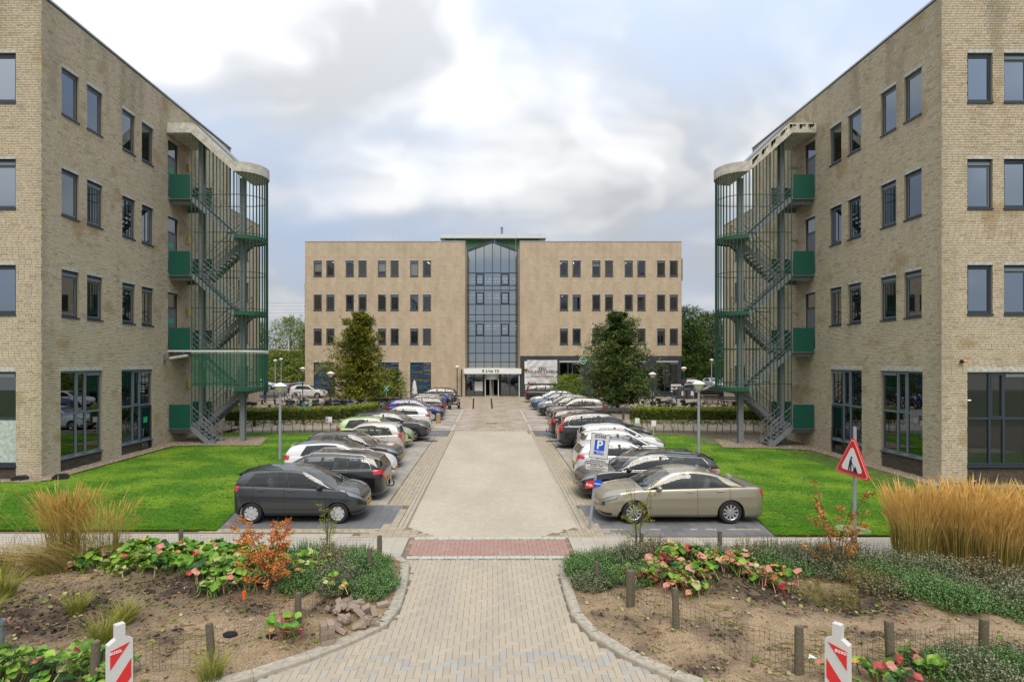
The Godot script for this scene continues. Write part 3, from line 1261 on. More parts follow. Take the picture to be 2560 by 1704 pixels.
	mul.bar(Vector3(x0, ey, -za + 0.05), Vector3(xm, py, -za + 0.05), 0.25, 0.28)
	mul.bar(Vector3(xm, py, -za + 0.05), Vector3(x1, ey, -za + 0.05), 0.25, 0.28)
	var cw := part("glass_gable", mul, M.frame, o)
	part("pane", gl, M.pane_atrium, cw)
	for y in [7.75, 11.75, 14.15]:          # opening lights with heavier frames
		for k in [1, 4]:
			var a := lerpf(x0, x1, k / 6.0) + 0.045
			var b2 := lerpf(x0, x1, (k + 1) / 6.0) - 0.045
			var h: float = 1.55 if y < 14 else 1.5
			var fm := mb()
			fm.span(Vector3(a, y + 0.05, -za + 0.02), Vector3(a + 0.13, y + h, -za + 0.11))
			fm.span(Vector3(b2 - 0.13, y + 0.05, -za + 0.02), Vector3(b2, y + h, -za + 0.11))
			fm.span(Vector3(a + 0.13, y + 0.05, -za + 0.02), Vector3(b2 - 0.13, y + 0.18, -za + 0.11))
			fm.span(Vector3(a + 0.13, y + h - 0.13, -za + 0.02), Vector3(b2 - 0.13, y + h, -za + 0.11))
			part("window_frame", fm, M.frame, cw)
	var fls := mb()
	fls.span(Vector3(x0, 3.5, -75.9), Vector3(x1, 19.6, -75.7))
	for y in [5.0, 8.95, 12.9, 16.6]:
		fls.span(Vector3(x0, y, -79.5), Vector3(x1, y + 0.5, -za - 3.6))
	fls.span(Vector3(x0, 3.5, -80), Vector3(x1, 20.5, -79.5))
	fls.span(Vector3(x0 - 0.1, 3.5, -79.5), Vector3(x0, 18.4, -za - 0.1))
	fls.span(Vector3(x1, 3.5, -79.5), Vector3(x1 + 0.1, 18.4, -za - 0.1))
	part("hall_floors", fls, M.white_flat, cw)
	var let := mb()
	rng.seed = 31
	for y in [8.6, 8.95, 12.55, 12.9, 14.6, 14.95]:      # rows of small white lettering stuck on the glass
		for k in 6:
			var a := lerpf(x0, x1, (k + 0.15) / 6.0)
			var n := 0.0
			while n < 0.72:
				var w := rf(0.05, 0.14)
				if rng.randf() < 0.75:
					let.span(Vector3(a + n, y, -za + 0.004), Vector3(a + n + w, y + rf(0.05, 0.09), -za + 0.008))
				n += w + 0.03
	part("lettering", let, M.sign_grey, cw)
	# penthouse
	var ph := mb()
	for k in 60:
		var x := -6.3 + k * 0.215
		ph.span(Vector3(x, 18.0, -76.2), Vector3(x + 0.14, 20.95, -75.94))
	ph.span(Vector3(-6.3, 18.0, -79.5), Vector3(6.7, 20.95, -76.0))
	var pn := part("plant_room", ph, M.corrugated, o)
	var pr := mb()
	pr.span(Vector3(-6.9, 20.95, -80), Vector3(7.3, 21.12, -75.3))
	pr.span(Vector3(-6.8, 21.12, -79.9), Vector3(7.2, 21.55, -75.5))
	part("roof", pr, M.pale_metal, pn)
	var vb := mb()
	vb.span(Vector3(4.0, 21.55, -78), Vector3(5.0, 22.1, -77))
	part("vent_box", vb, M.coping, pn)
	var fp := mb()
	fp.lathe([Vector2(0.16, 21.5), Vector2(0.16, 22.7), Vector2(0.2, 22.72), Vector2(0.2, 22.8), Vector2(0.0, 22.85)], 12, Vector3(1.4, 0, -77))
	part("flue", fp, M.galv, pn)
	for x in [-17.4, -12.2, -8.0, -4.6, 0.4, 3.0, 6.0]:
		var an := mb()
		an.tube(Vector3(x, 18.0, -70), Vector3(x, 20.2 + fmod(absf(x), 1.3), -70), 0.018, 0.01, 5)
		part("aerial", an, M.coping, o)
	# entrance under the glass
	var ca := mb()
	ca.span(Vector3(-3.2, 3.08, -71.8), Vector3(3.42, 3.68, -64.85))
	part("canopy", ca, M.white, o)
	var lo := mb()
	lo.span(Vector3(-0.75, 3.2, -64.85), Vector3(0.65, 3.5, -64.845))
	var num := text("house_numbers", "9 t/m 15", 0.36, M.ink, o, Vector3(-0.12, 3.38, -64.84))
	var en := mb()
	var ez := 66.5
	for x in [-3.0, -2.05, -1.0, 1.1, 2.15, 3.15]:
		en.span(Vector3(x - 0.05, 0.42, -ez), Vector3(x + 0.05, 3.08, -ez + 0.1))
	en.span(Vector3(-1.0, 2.5, -ez - 0.3), Vector3(1.1, 3.08, -ez + 0.12))
	var ent := part("entrance_front", en, M.frame, o)
	for x in [[-2.95, -2.1], [-2.0, -1.05], [1.15, 2.1], [2.2, 3.1]]:
		var g := mb()
		g.span(Vector3(x[0], 0.45, -ez + 0.03), Vector3(x[1], 3.05, -ez + 0.04))
		part("pane", g, M.pane, ent)
	var bd := mb()
	bd.span(Vector3(-2.0, 1.05, -ez + 0.06), Vector3(-1.02, 2.15, -ez + 0.09))
	part("notice_board", bd, M.white, ent)
	var rd := mb()
	rd.lathe([Vector2(0.85, 0.42), Vector2(0.85, 0.47)], 24, Vector3(0.02, 0, -66.2))
	rd.tube(Vector3(0.02, 2.45, -66.2), Vector3(0.02, 3.05, -66.2), 0.85, 0.85, 24)
	for a in [-0.75, 0.8]:
		rd.span(Vector3(a - 0.04, 0.42, -65.62), Vector3(a + 0.04, 2.5, -65.5))
	for k in 4:
		var an := k * PI / 2 + 0.25
		rd.bar(Vector3(0.02, 2.4, -66.2), Vector3(0.02 + cos(an) * 0.78, 2.4, -66.2 + sin(an) * 0.78), 0.05, 0.08)
		rd.bar(Vector3(0.02 + cos(an) * 0.76, 0.45, -66.2 + sin(an) * 0.76), Vector3(0.02 + cos(an) * 0.76, 2.4, -66.2 + sin(an) * 0.76), 0.06, 0.06)
	rd.tube(Vector3(0.02, 0.45, -66.2), Vector3(0.02, 2.4, -66.2), 0.05, 0.05)
	part("revolving_door", rd, M.pale_metal, ent)
	var bk := mb()
	bk.span(Vector3(-3.1, 0.4, -72.0), Vector3(3.3, 3.1, -71.6))
	part("hall", bk, M.room, o)
	var dpipe := mb()
	dpipe.tube(Vector3(3.18, 0.42, -65.1), Vector3(3.18, 3.05, -65.1), 0.05, 0.05)
	part("downpipe", dpipe, M.white, o)
	# round beer sign, banner and the white stripes on the dark wall
	var rs := thing("round_beer_sign", "round green and white beer sign with a red star on dark wall", "sign", Vector3(10.55, 4.63, -65.15))
	var d1 := mb()
	d1.tube(Vector3(0, 0, -0.1), Vector3(0, 0, 0.1), 0.42, 0.42, 28)
	part("rim", d1, M.white, rs)
	var d2 := mb()
	d2.tube(Vector3(0, 0, 0.1), Vector3(0, 0, 0.11), 0.37, 0.37, 28)
	part("disc", d2, M.sign_green, rs)
	var d3 := mb()
	d3.span(Vector3(-0.36, -0.1, 0.11), Vector3(0.36, 0.04, 0.118))
	part("band", d3, M.ink, rs)
	text("lettering", "Heineken", 0.12, M.white, rs, Vector3(0, -0.03, 0.122), 0.0, true)
	var star := PackedVector2Array()
	for k in 10:
		star.push_back(Vector2.from_angle(k * TAU / 10 + PI / 2) * (0.14 if k % 2 == 0 else 0.06))
	var d4 := mb()
	d4.prism(star, Vector3.RIGHT, Vector3.UP, Vector3(0, 0.18, 0.11), Vector3(0, 0, 0.012))
	part("star", d4, M.sign_red, rs)
	var bn := thing("banner", "white cloth banner with black lettering on the dark painted wall", "banner", Vector3(5.86, 3.3, -65.2))
	var rows := []
	for j in 19:
		var row := PackedVector3Array()
		for k in 29:
			var u := k / 28.0 - 0.5
			var v := j / 18.0 - 0.5
			var fold := sin((u * 9.0 + v * 7.0) * 2.0) * 0.03 * (0.5 - v) + sin((u - 0.5) * (v + 0.6) * 24.0) * 0.035
			var sag := -0.05 * cos(u * PI) * (v + 0.5) + 0.05
			row.push_back(Vector3(u * 3.45, v * 2.72 + sag * 0.6, 0.06 + fold))
		rows.push_back(row)
	var bb := mb()
	bb.grid(rows)
	part("cloth", bb, M.white_flat, bn)
	text("lettering", "THE", 0.30, M.ink, bn, Vector3(0, 0.36, 0.14), 0.0, true, true, 1.15)
	text("lettering", "CHILEAN EXPRESS", 0.30, M.ink, bn, Vector3(0.02, 0.02, 0.14), 0.0, true, true, 1.0)
	text("lettering", "Seafood", 0.16, M.red_ink, bn, Vector3(0, -0.25, 0.14), 0.0, true)
	text("lettering", "EXPERIENCE & BURGERS", 0.14, M.ink, bn, Vector3(0, -0.5, 0.14), 0.0, false, true, 1.2)
	var rl := mb()
	for y in [0.6, -0.62]:
		rl.span(Vector3(-1.65, y - 0.008, 0.12), Vector3(1.65, y + 0.008, 0.125))
	part("printed_rule", rl, M.ink, bn)
	var sh := mb()
	for y in [0.85, -0.25, -1.05]:
		sh.rbox(Vector3(-1.85, y, 0.02), Vector3(0.4, 0.75, 0.06), 0.02)
	tag(put("wall_letters", sh.mesh(), M.white), "large white letters on the dark wall mostly hidden behind the banner", "lettering").position = Vector3(5.86, 3.3, -65.27)
	for k in 3:
		var st := mb()
		st.box(Vector3(5.5, 1.65 - k * 0.3, -65.28), Vector3(3.2, 0.2, 0.04))
		tag(put("white_stripe", st.mesh(), M.white), "white stripe on the dark wall under the banner, %s of three" % ["top", "middle", "lowest"][k], "wall stripe", "white stripes under the banner")
	for k in 3:
		var st := mb()
		st.box(Vector3(21.35, 1.75 - k * 0.36, -65.28), Vector3(1.2, 0.24, 0.04))
		tag(put("white_stripe", st.mesh(), M.white), "white stripe on the dark wall beside the terrace door, %s of three" % ["top", "middle", "lowest"][k], "wall stripe", "white stripes by the terrace door")
	var lamp := mb()
	lamp.lathe([Vector2(0.0, -0.1), Vector2(0.16, -0.05), Vector2(0.2, 0.06), Vector2(0.12, 0.16), Vector2(0.0, 0.18)], 12, Vector3(3.95, 3.62, -65.05))
	tag(put("wall_lantern", lamp.mesh(), M.yellow_lamp), "small brass lantern on the dark wall left of the banner", "lamp")
	# caged stairs on the two far corners, seen as half drums
	for s in [-1, 1]:
		var c := thing("corner_stair", "green caged stair on the %s flank of the far block" % ("left" if s < 0 else "right"), "fire stair")
		var cx: float = -21.75 if s < 0 else 22.1
		var cz := 69.5
		var pts := PackedVector2Array()
		for k in 17:
			var a := -PI / 2 + PI * k / 16.0
			pts.push_back(Vector2(cos(a) * 1.25 * s, sin(a) * 1.25))
		var cn := mb()
		cn.prism(pts, Vector3.RIGHT, Vector3(0, 0, -1), Vector3(cx, 13.5, -cz), Vector3(0, 0.55, 0))
		part("canopy", cn, M.lintel, c)
		for k in 15:
			var a := -PI / 2 + PI * k / 14.0
			var b := mb()
			var p := Vector3(cx + cos(a) * 1.18 * s, 0, -cz - sin(a) * 1.18)
			b.tube(p + Vector3(0, 2.5, 0), p + Vector3(0, 13.5, 0), 0.03, 0.03, 5)
			part("cage_bar", b, M.green_bar, c)
		for y in [3.4, 7.3, 11.2]:
			var ld := mb()
			ld.prism(pts, Vector3.RIGHT, Vector3(0, 0, -1), Vector3(cx, y, -cz), Vector3(0, 0.15, 0))
			part("landing", ld, M.green, c)
		for y in [2.6, 5.4, 9.3, 12.6]:
			var rg := mb()
			var ring := []
			for k in 13:
				var a := -PI / 2 + PI * k / 12.0
				ring.append(Vector3(cx + cos(a) * 1.2 * s, y, -cz - sin(a) * 1.2))
			rg.path(ring, 0.025, 5)
			part("ring_rail", rg, M.green_bar, c)
		var col := mb()
		col.span(Vector3(cx + s * 0.3 - 0.12, 0.4, -cz - 0.12), Vector3(cx + s * 0.3 + 0.12, 13.5, -cz + 0.12))
		part("column", col, M.galv, c)

# ---------------------------------------------------------------- fire stairs
func fire_stairs(s: int) -> void:
	var side := "left" if s < 0 else "right"
	var o := thing("fire_stair", "green caged steel stair climbing the %s wing under a concrete canopy" % side, "fire stair")
	var Q := func(a: float, y: float, d: float) -> Vector3: return Vector3(s * (16.7 - a), y, -d)
	var zf := 29.05
	var zb := 31.32
	var zm := 30.18
	var ac := 3.45
	var R := 1.14
	# canopy: level at the wall, sloping down over the top flight, level half disc at the end
	var cn := mb()
	cn.tint = true
	rng.seed = 300 + s
	var outline := PackedVector2Array([Vector2(0.02, 16.24), Vector2(1.25, 16.24), Vector2(3.45, 14.27), Vector2(3.45, 14.78), Vector2(1.36, 16.74), Vector2(0.02, 16.74)])
	var ax := Vector3(-s, 0, 0)
	cn.col = Color(1, 1, 1)
	cn.prism(outline, ax, Vector3.UP, Q.call(0.0, 0.0, zf - 0.1), Vector3(0, 0, -(zb - zf + 0.2)))
	var disc := PackedVector2Array()
	for k in 21:
		var a := -PI / 2 + PI * k / 20.0
		disc.push_back(Vector2(ac + cos(a) * 1.28, sin(a) * (R + 0.1)))
	cn.prism(disc, ax, Vector3(0, 0, 1), Q.call(0.0, 14.27, zm), Vector3(0, 0.51, 0))
	if s > 0:                                # algae runs under the coping of the right canopy
		for k in 330:
			var u := rng.randf()
			if sin(u * 42.0) < -0.55:
				continue
			var h := rf(0.05, 0.12) + 0.2 * rng.randf() * absf(sin(u * 21.0))
			cn.col = vary(Color(0.30, 0.27, 0.13), 0.35)
			var a := 0.15 + u * 3.2
			var yt := 16.70 if a < 1.36 else lerpf(16.70, 14.75, (a - 1.36) / 2.09)
			var p: Vector3 = Q.call(a, yt - h * 0.5 - 0.03, zf - 0.1)
			cn.box(p + Vector3(0, 0, 0.002), Vector3(rf(0.012, 0.04), h, 0.004))
	part("canopy", cn, M.canopy, o)
	var rp := mb()
	var pts := PackedVector2Array([Vector2(1.36, 16.76), Vector2(3.45, 14.80), Vector2(3.45, 14.92), Vector2(1.5, 16.78)])
	rp.prism(pts, ax, Vector3.UP, Q.call(0.0, 0.0, zf + 0.4), Vector3(0, 0, -1.6))
	part("roofing", rp, M.galv, o)
	for c in [[1.2, zm], [3.4, zm]]:
		var cl := mb()
		var p: Vector3 = Q.call(c[0], 0.0, c[1])
		var topy: float = 16.24 if c[0] < 2 else 14.27
		var by := gy(-c[1]) + 0.02
		cl.span(p + Vector3(-0.13, by, 0.09), p + Vector3(0.13, topy, 0.12))
		cl.span(p + Vector3(-0.13, by, -0.12), p + Vector3(0.13, topy, -0.09))
		cl.span(p + Vector3(-0.015, by, -0.09), p + Vector3(0.015, topy, 0.09))
		cl.span(p + Vector3(-0.2, by - 0.02, -0.2), p + Vector3(0.2, by, 0.2))
		part("column", cl, M.galv, o)
	# bars of the cage
	var line := []
	var a := 1.25
	while a < ac - 0.02:
		line.append(Vector2(a, zf))
		a += 0.183
	var na := 20
	for k in na + 1:
		var t := -PI / 2 + PI * k / na
		line.append(Vector2(ac + cos(t) * (R + 0.06), zm + sin(t) * R))
	a = ac - 0.183
	while a > 1.2:
		line.append(Vector2(a, zb))
		a -= 0.183
	for q in line:
		var topy := 14.27 if q.x >= ac else lerpf(16.24, 14.27, clampf((q.x - 1.25) / 2.2, 0.0, 1.0))
		var boty := 2.85 if q.x >= ac else lerpf(1.25, 2.85, clampf((q.x - 1.25) / 2.2, 0.0, 1.0))
		var b := mb()
		b.tube(Q.call(q.x, boty, q.y), Q.call(q.x, topy, q.y), 0.021, 0.021, 6)
		part("cage_bar", b, M.green_bar, o)
	for y in [3.35, 5.16, 7.25, 9.15, 11.15, 13.1]:
		var rg := mb()
		var ring := []
		for q in line:
			ring.append(Q.call(q.x, y, q.y))
		rg.path(ring, 0.022, 5)
		part("ring_rail", rg, M.green_bar, o)
	# landings and flights
	for y in [1.15, 5.1, 9.05, 13.0]:
		var l := mb()
		var p0: Vector3 = Q.call(0.02, y - 0.14, zb)
		var p1: Vector3 = Q.call(1.25, y, zf + 0.02)
		l.span(Vector3(minf(p0.x, p1.x), p0.y, p0.z), Vector3(maxf(p0.x, p1.x), p1.y, p1.z))
		l.bar(Q.call(0.02, y - 0.25, zf + 0.3), Q.call(1.2, y - 0.25, zf + 0.3), 0.08, 0.2)
		l.bar(Q.call(0.02, y - 0.25, zb - 0.3), Q.call(1.2, y - 0.25, zb - 0.3), 0.08, 0.2)
		part("landing", l, M.galv, o)
		for d in [zf, zb]:
			var g := mb()
			var g0: Vector3 = Q.call(0.1, y - 0.08, d)
			var g1: Vector3 = Q.call(1.16, y + 1.13, d)
			g.span(Vector3(minf(g0.x, g1.x), g0.y, -d - 0.012), Vector3(maxf(g0.x, g1.x), g1.y, -d + 0.012))
			part("side_panel", g, M.green_panel, o)
	var half := [3.13, 7.08, 11.03]
	for y in half:
		var l := mb()
		var pd := PackedVector2Array([Vector2(ac - 0.05, -(R - 0.02))])
		for k in 17:
			var t := -PI / 2 + PI * k / 16.0
			pd.push_back(Vector2(ac + cos(t) * (R - 0.01), sin(t) * (R - 0.02)))
		pd.push_back(Vector2(ac - 0.05, R - 0.02))
		l.prism(pd, ax, Vector3(0, 0, 1), Q.call(0.0, y - 0.1, zm), Vector3(0, 0.1, 0))
		l.bar(Q.call(3.4, y - 0.2, zf + 0.2), Q.call(3.4, y - 0.2, zb - 0.2), 0.1, 0.2)
		l.bar(Q.call(3.4, y - 0.35, zm), Q.call(4.4, y - 0.12, zm), 0.08, 0.16)
		part("half_landing", l, M.galv, o)
		var eg := mb()
		var ring := []
		for k in 17:
			var t := -PI / 2 + PI * k / 16.0
			ring.append(Q.call(ac + cos(t) * (R + 0.03), y - 0.07, zm + sin(t) * R))
		for k in 16:
			eg.bar(ring[k], ring[k + 1], 0.03, 0.2)
		part("landing_edge", eg, M.green, o)
	for k in 3:
		stair_flight(o, Q, 1.25, 13.0 - k * 3.95, 3.42, half[2 - k], zf + 0.06, zm - 0.05, 11)
		stair_flight(o, Q, 3.42, half[2 - k], 1.25, 9.05 - k * 3.95, zm + 0.05, zb - 0.06, 11)
	stair_flight(o, Q, 1.25, 1.15, 2.3, gy(-29.5) + 0.1, zf + 0.06, zm - 0.05, 6)
	var ft := mb()
	for d in [zf + 0.1, zm - 0.1]:
		ft.span(Q.call(2.32, 0.0, d) + Vector3(-0.1, -0.1, -0.1), Q.call(2.32, 0.0, d) + Vector3(0.1, 0.42, 0.1))
	var tri := PackedVector2Array([Vector2(0.7, 0.1), Vector2(1.9, 0.1), Vector2(1.5, 0.75), Vector2(1.2, 0.75)])
	ft.prism(tri, ax, Vector3.UP, Q.call(0.0, 0.0, zm - 0.02), Vector3(0, 0, 0.03))
	part("stair_foot", ft, M.galv, o)
	if s < 0:                                # fine green netting round the lowest storey, and the spiked ring above it
		var wires := []
		var wv := mb()
		wv.box(Vector3.ZERO, Vector3(0.012, 1, 0.004))
		for k in line.size() - 1:
			var q0: Vector2 = line[k]
			var q1: Vector2 = line[k + 1]
			var nn := 7
			for i in nn:
				var q := q0.lerp(q1, (i + 0.5) / nn)
				if q.y > zm + 0.9 and q.x < ac:
					continue
				wires.append(Transform3D(Basis(Vector3.UP, atan2(q1.y - q0.y, s * (q1.x - q0.x))) * Basis.from_scale(Vector3(1, 1.93, 1)), Q.call(q.x, 4.16, q.y) + Vector3(0, 0, 0.0)))
		var n1 := scatter("netting", wv.mesh(), M.green_net, wires, [], o)
		var hz := mb()
		for j in 10:
			var ring := []
			for q in line:
				if q.y > zm + 0.9 and q.x < ac:
					continue
				ring.append(Q.call(q.x, 3.2 + j * 0.2, q.y))
			hz.path(ring, 0.006, 4)
		part("netting_wires", hz, M.green_net, o)
		var sp := mb()
		var rr := []
		rr.append(Q.call(0.05, 5.04, zf - 0.04))
		for q in line:
			if q.y <= zm + 0.9 or q.x >= ac:
				rr.append(Q.call(q.x + (0.03 if q.x >= ac else 0.0), 5.04, q.y - 0.04 if q.x < ac else q.y))
		for k in rr.size() - 1:
			sp.bar(rr[k], rr[k + 1], 0.02, 0.08)
			var m: Vector3 = rr[k]
			for i in 3:
				var p: Vector3 = m.lerp(rr[k + 1], i / 3.0)
				if k == 0:
					p = m.lerp(rr[1], i / 3.0)
				sp.tube(p, p + Vector3(0.02 * -s, -0.16, 0.05), 0.012, 0.002, 4, false)
		part("spiked_ring", sp, M.sign_grey, o)
		var fl := thing("flood_lamp", "grey floodlight on an arm below the left stair's spiked ring", "lamp", Vector3(-16.66, 4.62, -28.7))
		var f1 := mb()
		f1.tube(Vector3(0, 0, 0), Vector3(0.35, 0.08, 0), 0.04, 0.04)
		f1.span(Vector3(-0.04, -0.2, -0.08), Vector3(0.02, 0.2, 0.08))
		part("arm", f1, M.galv, fl)
		var f2 := mb()
		f2.t = Transform3D(Basis(Vector3.BACK, 0.16), Vector3(0.75, 0.1, 0))
		f2.rbox(Vector3.ZERO, Vector3(0.9, 0.14, 0.26), 0.04)
		part("housing", f2, M.lintel, fl)

func stair_flight(o: Node, Q: Callable, a0: float, y0: float, a1: float, y1: float, d0: float, d1: float, n: int) -> void:
	var b := mb()
	for d in [d0, d1]:
		b.bar(Q.call(a0, y0 - 0.12, d), Q.call(a1, y1 - 0.12, d), 0.045, 0.24)
	var f := part("stair_flight", b, M.galv, o)
	for k in n:
		var t := (k + 0.5) / n
		var tr := mb()
		var p: Vector3 = Q.call(lerpf(a0, a1, t), lerpf(y0, y1, (k + 1.0) / n), (d0 + d1) * 0.5)
		tr.box(p, Vector3(absf(a1 - a0) / n + 0.05, 0.035, d1 - d0 - 0.05))
		part("tread", tr, M.galv, f)
	var r := mb()
	for d in [d0, d1]:
		for h in [1.0, 0.72, 0.46, 0.2]:
			r.tube(Q.call(a0, y0 + h, d), Q.call(a1, y1 + h, d), 0.022 if h > 0.9 else 0.014, 0.022 if h > 0.9 else 0.014, 6)
		for k in 4:
			var t := k / 3.0
			var p: Vector3 = Q.call(lerpf(a0, a1, t), lerpf(y0, y1, t), d)
			r.tube(p + Vector3(0, -0.15, 0), p + Vector3(0, 1.0, 0), 0.02, 0.02, 6)
	part("railing", r, M.galv, f)

# ---------------------------------------------------------------- ground
func sheet(called: String, pts: Array, up: float, material: Material, thick := 0.0) -> MeshInstance3D:    # polygon of (x, depth) laid on the slope
	var poly := PackedVector2Array()
	for p in pts:
		poly.push_back(p)
	var b := mb()
	var idx := Geometry2D.triangulate_polygon(poly)
	for i in range(0, idx.size(), 3):
		var a := poly[idx[i]]
		var c := poly[idx[i + 1]]
		var d := poly[idx[i + 2]]
		var A := at(a.x, a.y, up)
		var C := at(c.x, c.y, up)
		var D := at(d.x, d.y, up)
		if (C - A).cross(D - A).y < 0:
			b.tri(A, D, C)
		else:
			b.tri(A, C, D)
	if thick > 0.0:
		for i in poly.size():
			var a := poly[i]
			var c := poly[(i + 1) % poly.size()]
			b.quad(at(a.x, a.y, up - thick), at(c.x, c.y, up - thick), at(c.x, c.y, up), at(a.x, a.y, up))
	return structure(called, b, material)

const KERB_L := [Vector2(-2.05, 12.86), Vector2(-1.83, 12.55), Vector2(-1.74, 11.9), Vector2(-1.68, 11.1), Vector2(-1.66, 10.3), Vector2(-1.78, 9.65), Vector2(-2.2, 9.1), Vector2(-2.75, 8.55), Vector2(-3.4, 8.05), Vector2(-4.2, 7.6), Vector2(-5.2, 7.2), Vector2(-6.4, 6.9)]
const KERB_R := [Vector2(1.85, 12.86), Vector2(1.55, 12.6), Vector2(1.43, 11.9), Vector2(1.40, 11.0), Vector2(1.41, 10.0), Vector2(1.6, 9.3), Vector2(2.02, 8.62), Vector2(2.57, 8.05), Vector2(3.3, 7.5), Vector2(4.2, 7.05), Vector2(5.4, 6.7)]

func bed_outline(s: int) -> Array:
	var r := []
	var k: Array = KERB_L if s < 0 else KERB_R
	for p in k:
		r.append(p + Vector2(s * 0.16, 0.02))
	r.append(Vector2(s * 24.0, 6.2))
	r.append(Vector2(s * 24.0, 12.93))
	return r

func lawn_up(x: float, d: float) -> float:       # the left lawn is crowned towards the building, the right one falls a little
	var k := clampf((absf(x) - 8.0) / 8.0, 0.0, 1.0) * clampf((d - 15.0) / 4.0, 0.0, 1.0)
	return (0.10 if x < 0 else -0.10) * k + 0.03

func ground_sheets() -> void:
	var b := mb()
	for i in 24:
		for j in 26:
			var x0 := -900.0 + i * 75.0
			var d0 := -60.0 + j * 75.0
			var h := func(d: float) -> float: return SLOPE * (minf(d, 120.0) - 15.0) - 0.05
			b.quad(Vector3(x0, h.call(d0), -d0), Vector3(x0 + 75, h.call(d0), -d0), Vector3(x0 + 75, h.call(d0 + 75), -d0 - 75), Vector3(x0, h.call(d0 + 75), -d0 - 75))
	structure("ground", b, M.meadow)
	sheet("plaza_paving_bed", [Vector2(-45, 30), Vector2(45, 30), Vector2(45, 100), Vector2(-45, 100)], -0.012, M.joint)
	sheet("street_bed", [Vector2(-40, 2), Vector2(40, 2), Vector2(40, 16.0), Vector2(-40, 16.0)], -0.012, M.joint)
	sheet("drive_bed", [Vector2(-8.2, 14.0), Vector2(8.2, 14.0), Vector2(8.2, 40), Vector2(-8.2, 40)], -0.008, M.joint)

func slab(w: float, d: float, h := 0.02, r := 0.004) -> ArrayMesh:      # paver with its top edges eased
	var b := mb()
	var x := w * 0.5
	var z := d * 0.5
	var P := [Vector3(-x + r, h, z - r), Vector3(x - r, h, z - r), Vector3(x - r, h, -z + r), Vector3(-x + r, h, -z + r)]
	var O := [Vector3(-x, h - r, z), Vector3(x, h - r, z), Vector3(x, h - r, -z), Vector3(-x, h - r, -z)]
	b.quad(P[0], P[1], P[2], P[3])
	for i in 4:
		var k := (i + 1) % 4
		b.quad(O[i], O[k], P[k], P[i])
		b.quad(O[i] * Vector3(1, 0, 1), O[k] * Vector3(1, 0, 1), O[k], O[i])
	return b.mesh()

func laid(x: float, d: float, up: float, turn := 0.0) -> Transform3D:
	var tilt := Basis(Vector3(1, 0, 0), atan(SLOPE))
	return Transform3D(tilt * Basis(Vector3.UP, turn) * Basis(Vector3.RIGHT, rf(-0.006, 0.006)), at(x, d, up + rf(-0.0015, 0.0015)))

func inside(p: Vector2, poly: PackedVector2Array) -> bool:
	return Geometry2D.is_point_in_polygon(p, poly)

func packed(a: Array) -> PackedVector2Array:
	var r := PackedVector2Array()
	for p in a:
		r.push_back(p)
	return r

func herringbone(area: PackedVector2Array, turn: float, a: float, o: Vector2, places: Array, tints: Array, tone: Callable, up: float) -> void:
	var lo := Vector2(1e9, 1e9)
	var hi := -lo
	var rot := Transform2D(turn, o)
	var inv := rot.affine_inverse()
	for p in area:
		var q: Vector2 = inv * p
		lo = lo.min(q)
		hi = hi.max(q)
	for i in range(int(floor(lo.x / a)) - 2, int(ceil(hi.x / a)) + 2):
		for j in range(int(floor(lo.y / a)) - 2, int(ceil(hi.y / a)) + 2):
			var k := posmod(i - j, 4)
			var c: Vector2
			var ang := 0.0
			if k == 0:
				c = Vector2((i + 1) * a, (j + 0.5) * a)
			elif k == 3:
				c = Vector2((i + 0.5) * a, (j + 1) * a)
				ang = PI / 2
			else:
				continue
			var w: Vector2 = rot * c
			if inside(w, area):
				places.append(laid(w.x, w.y, up, ang + turn))
				tints.append((tone as Callable).call(w))

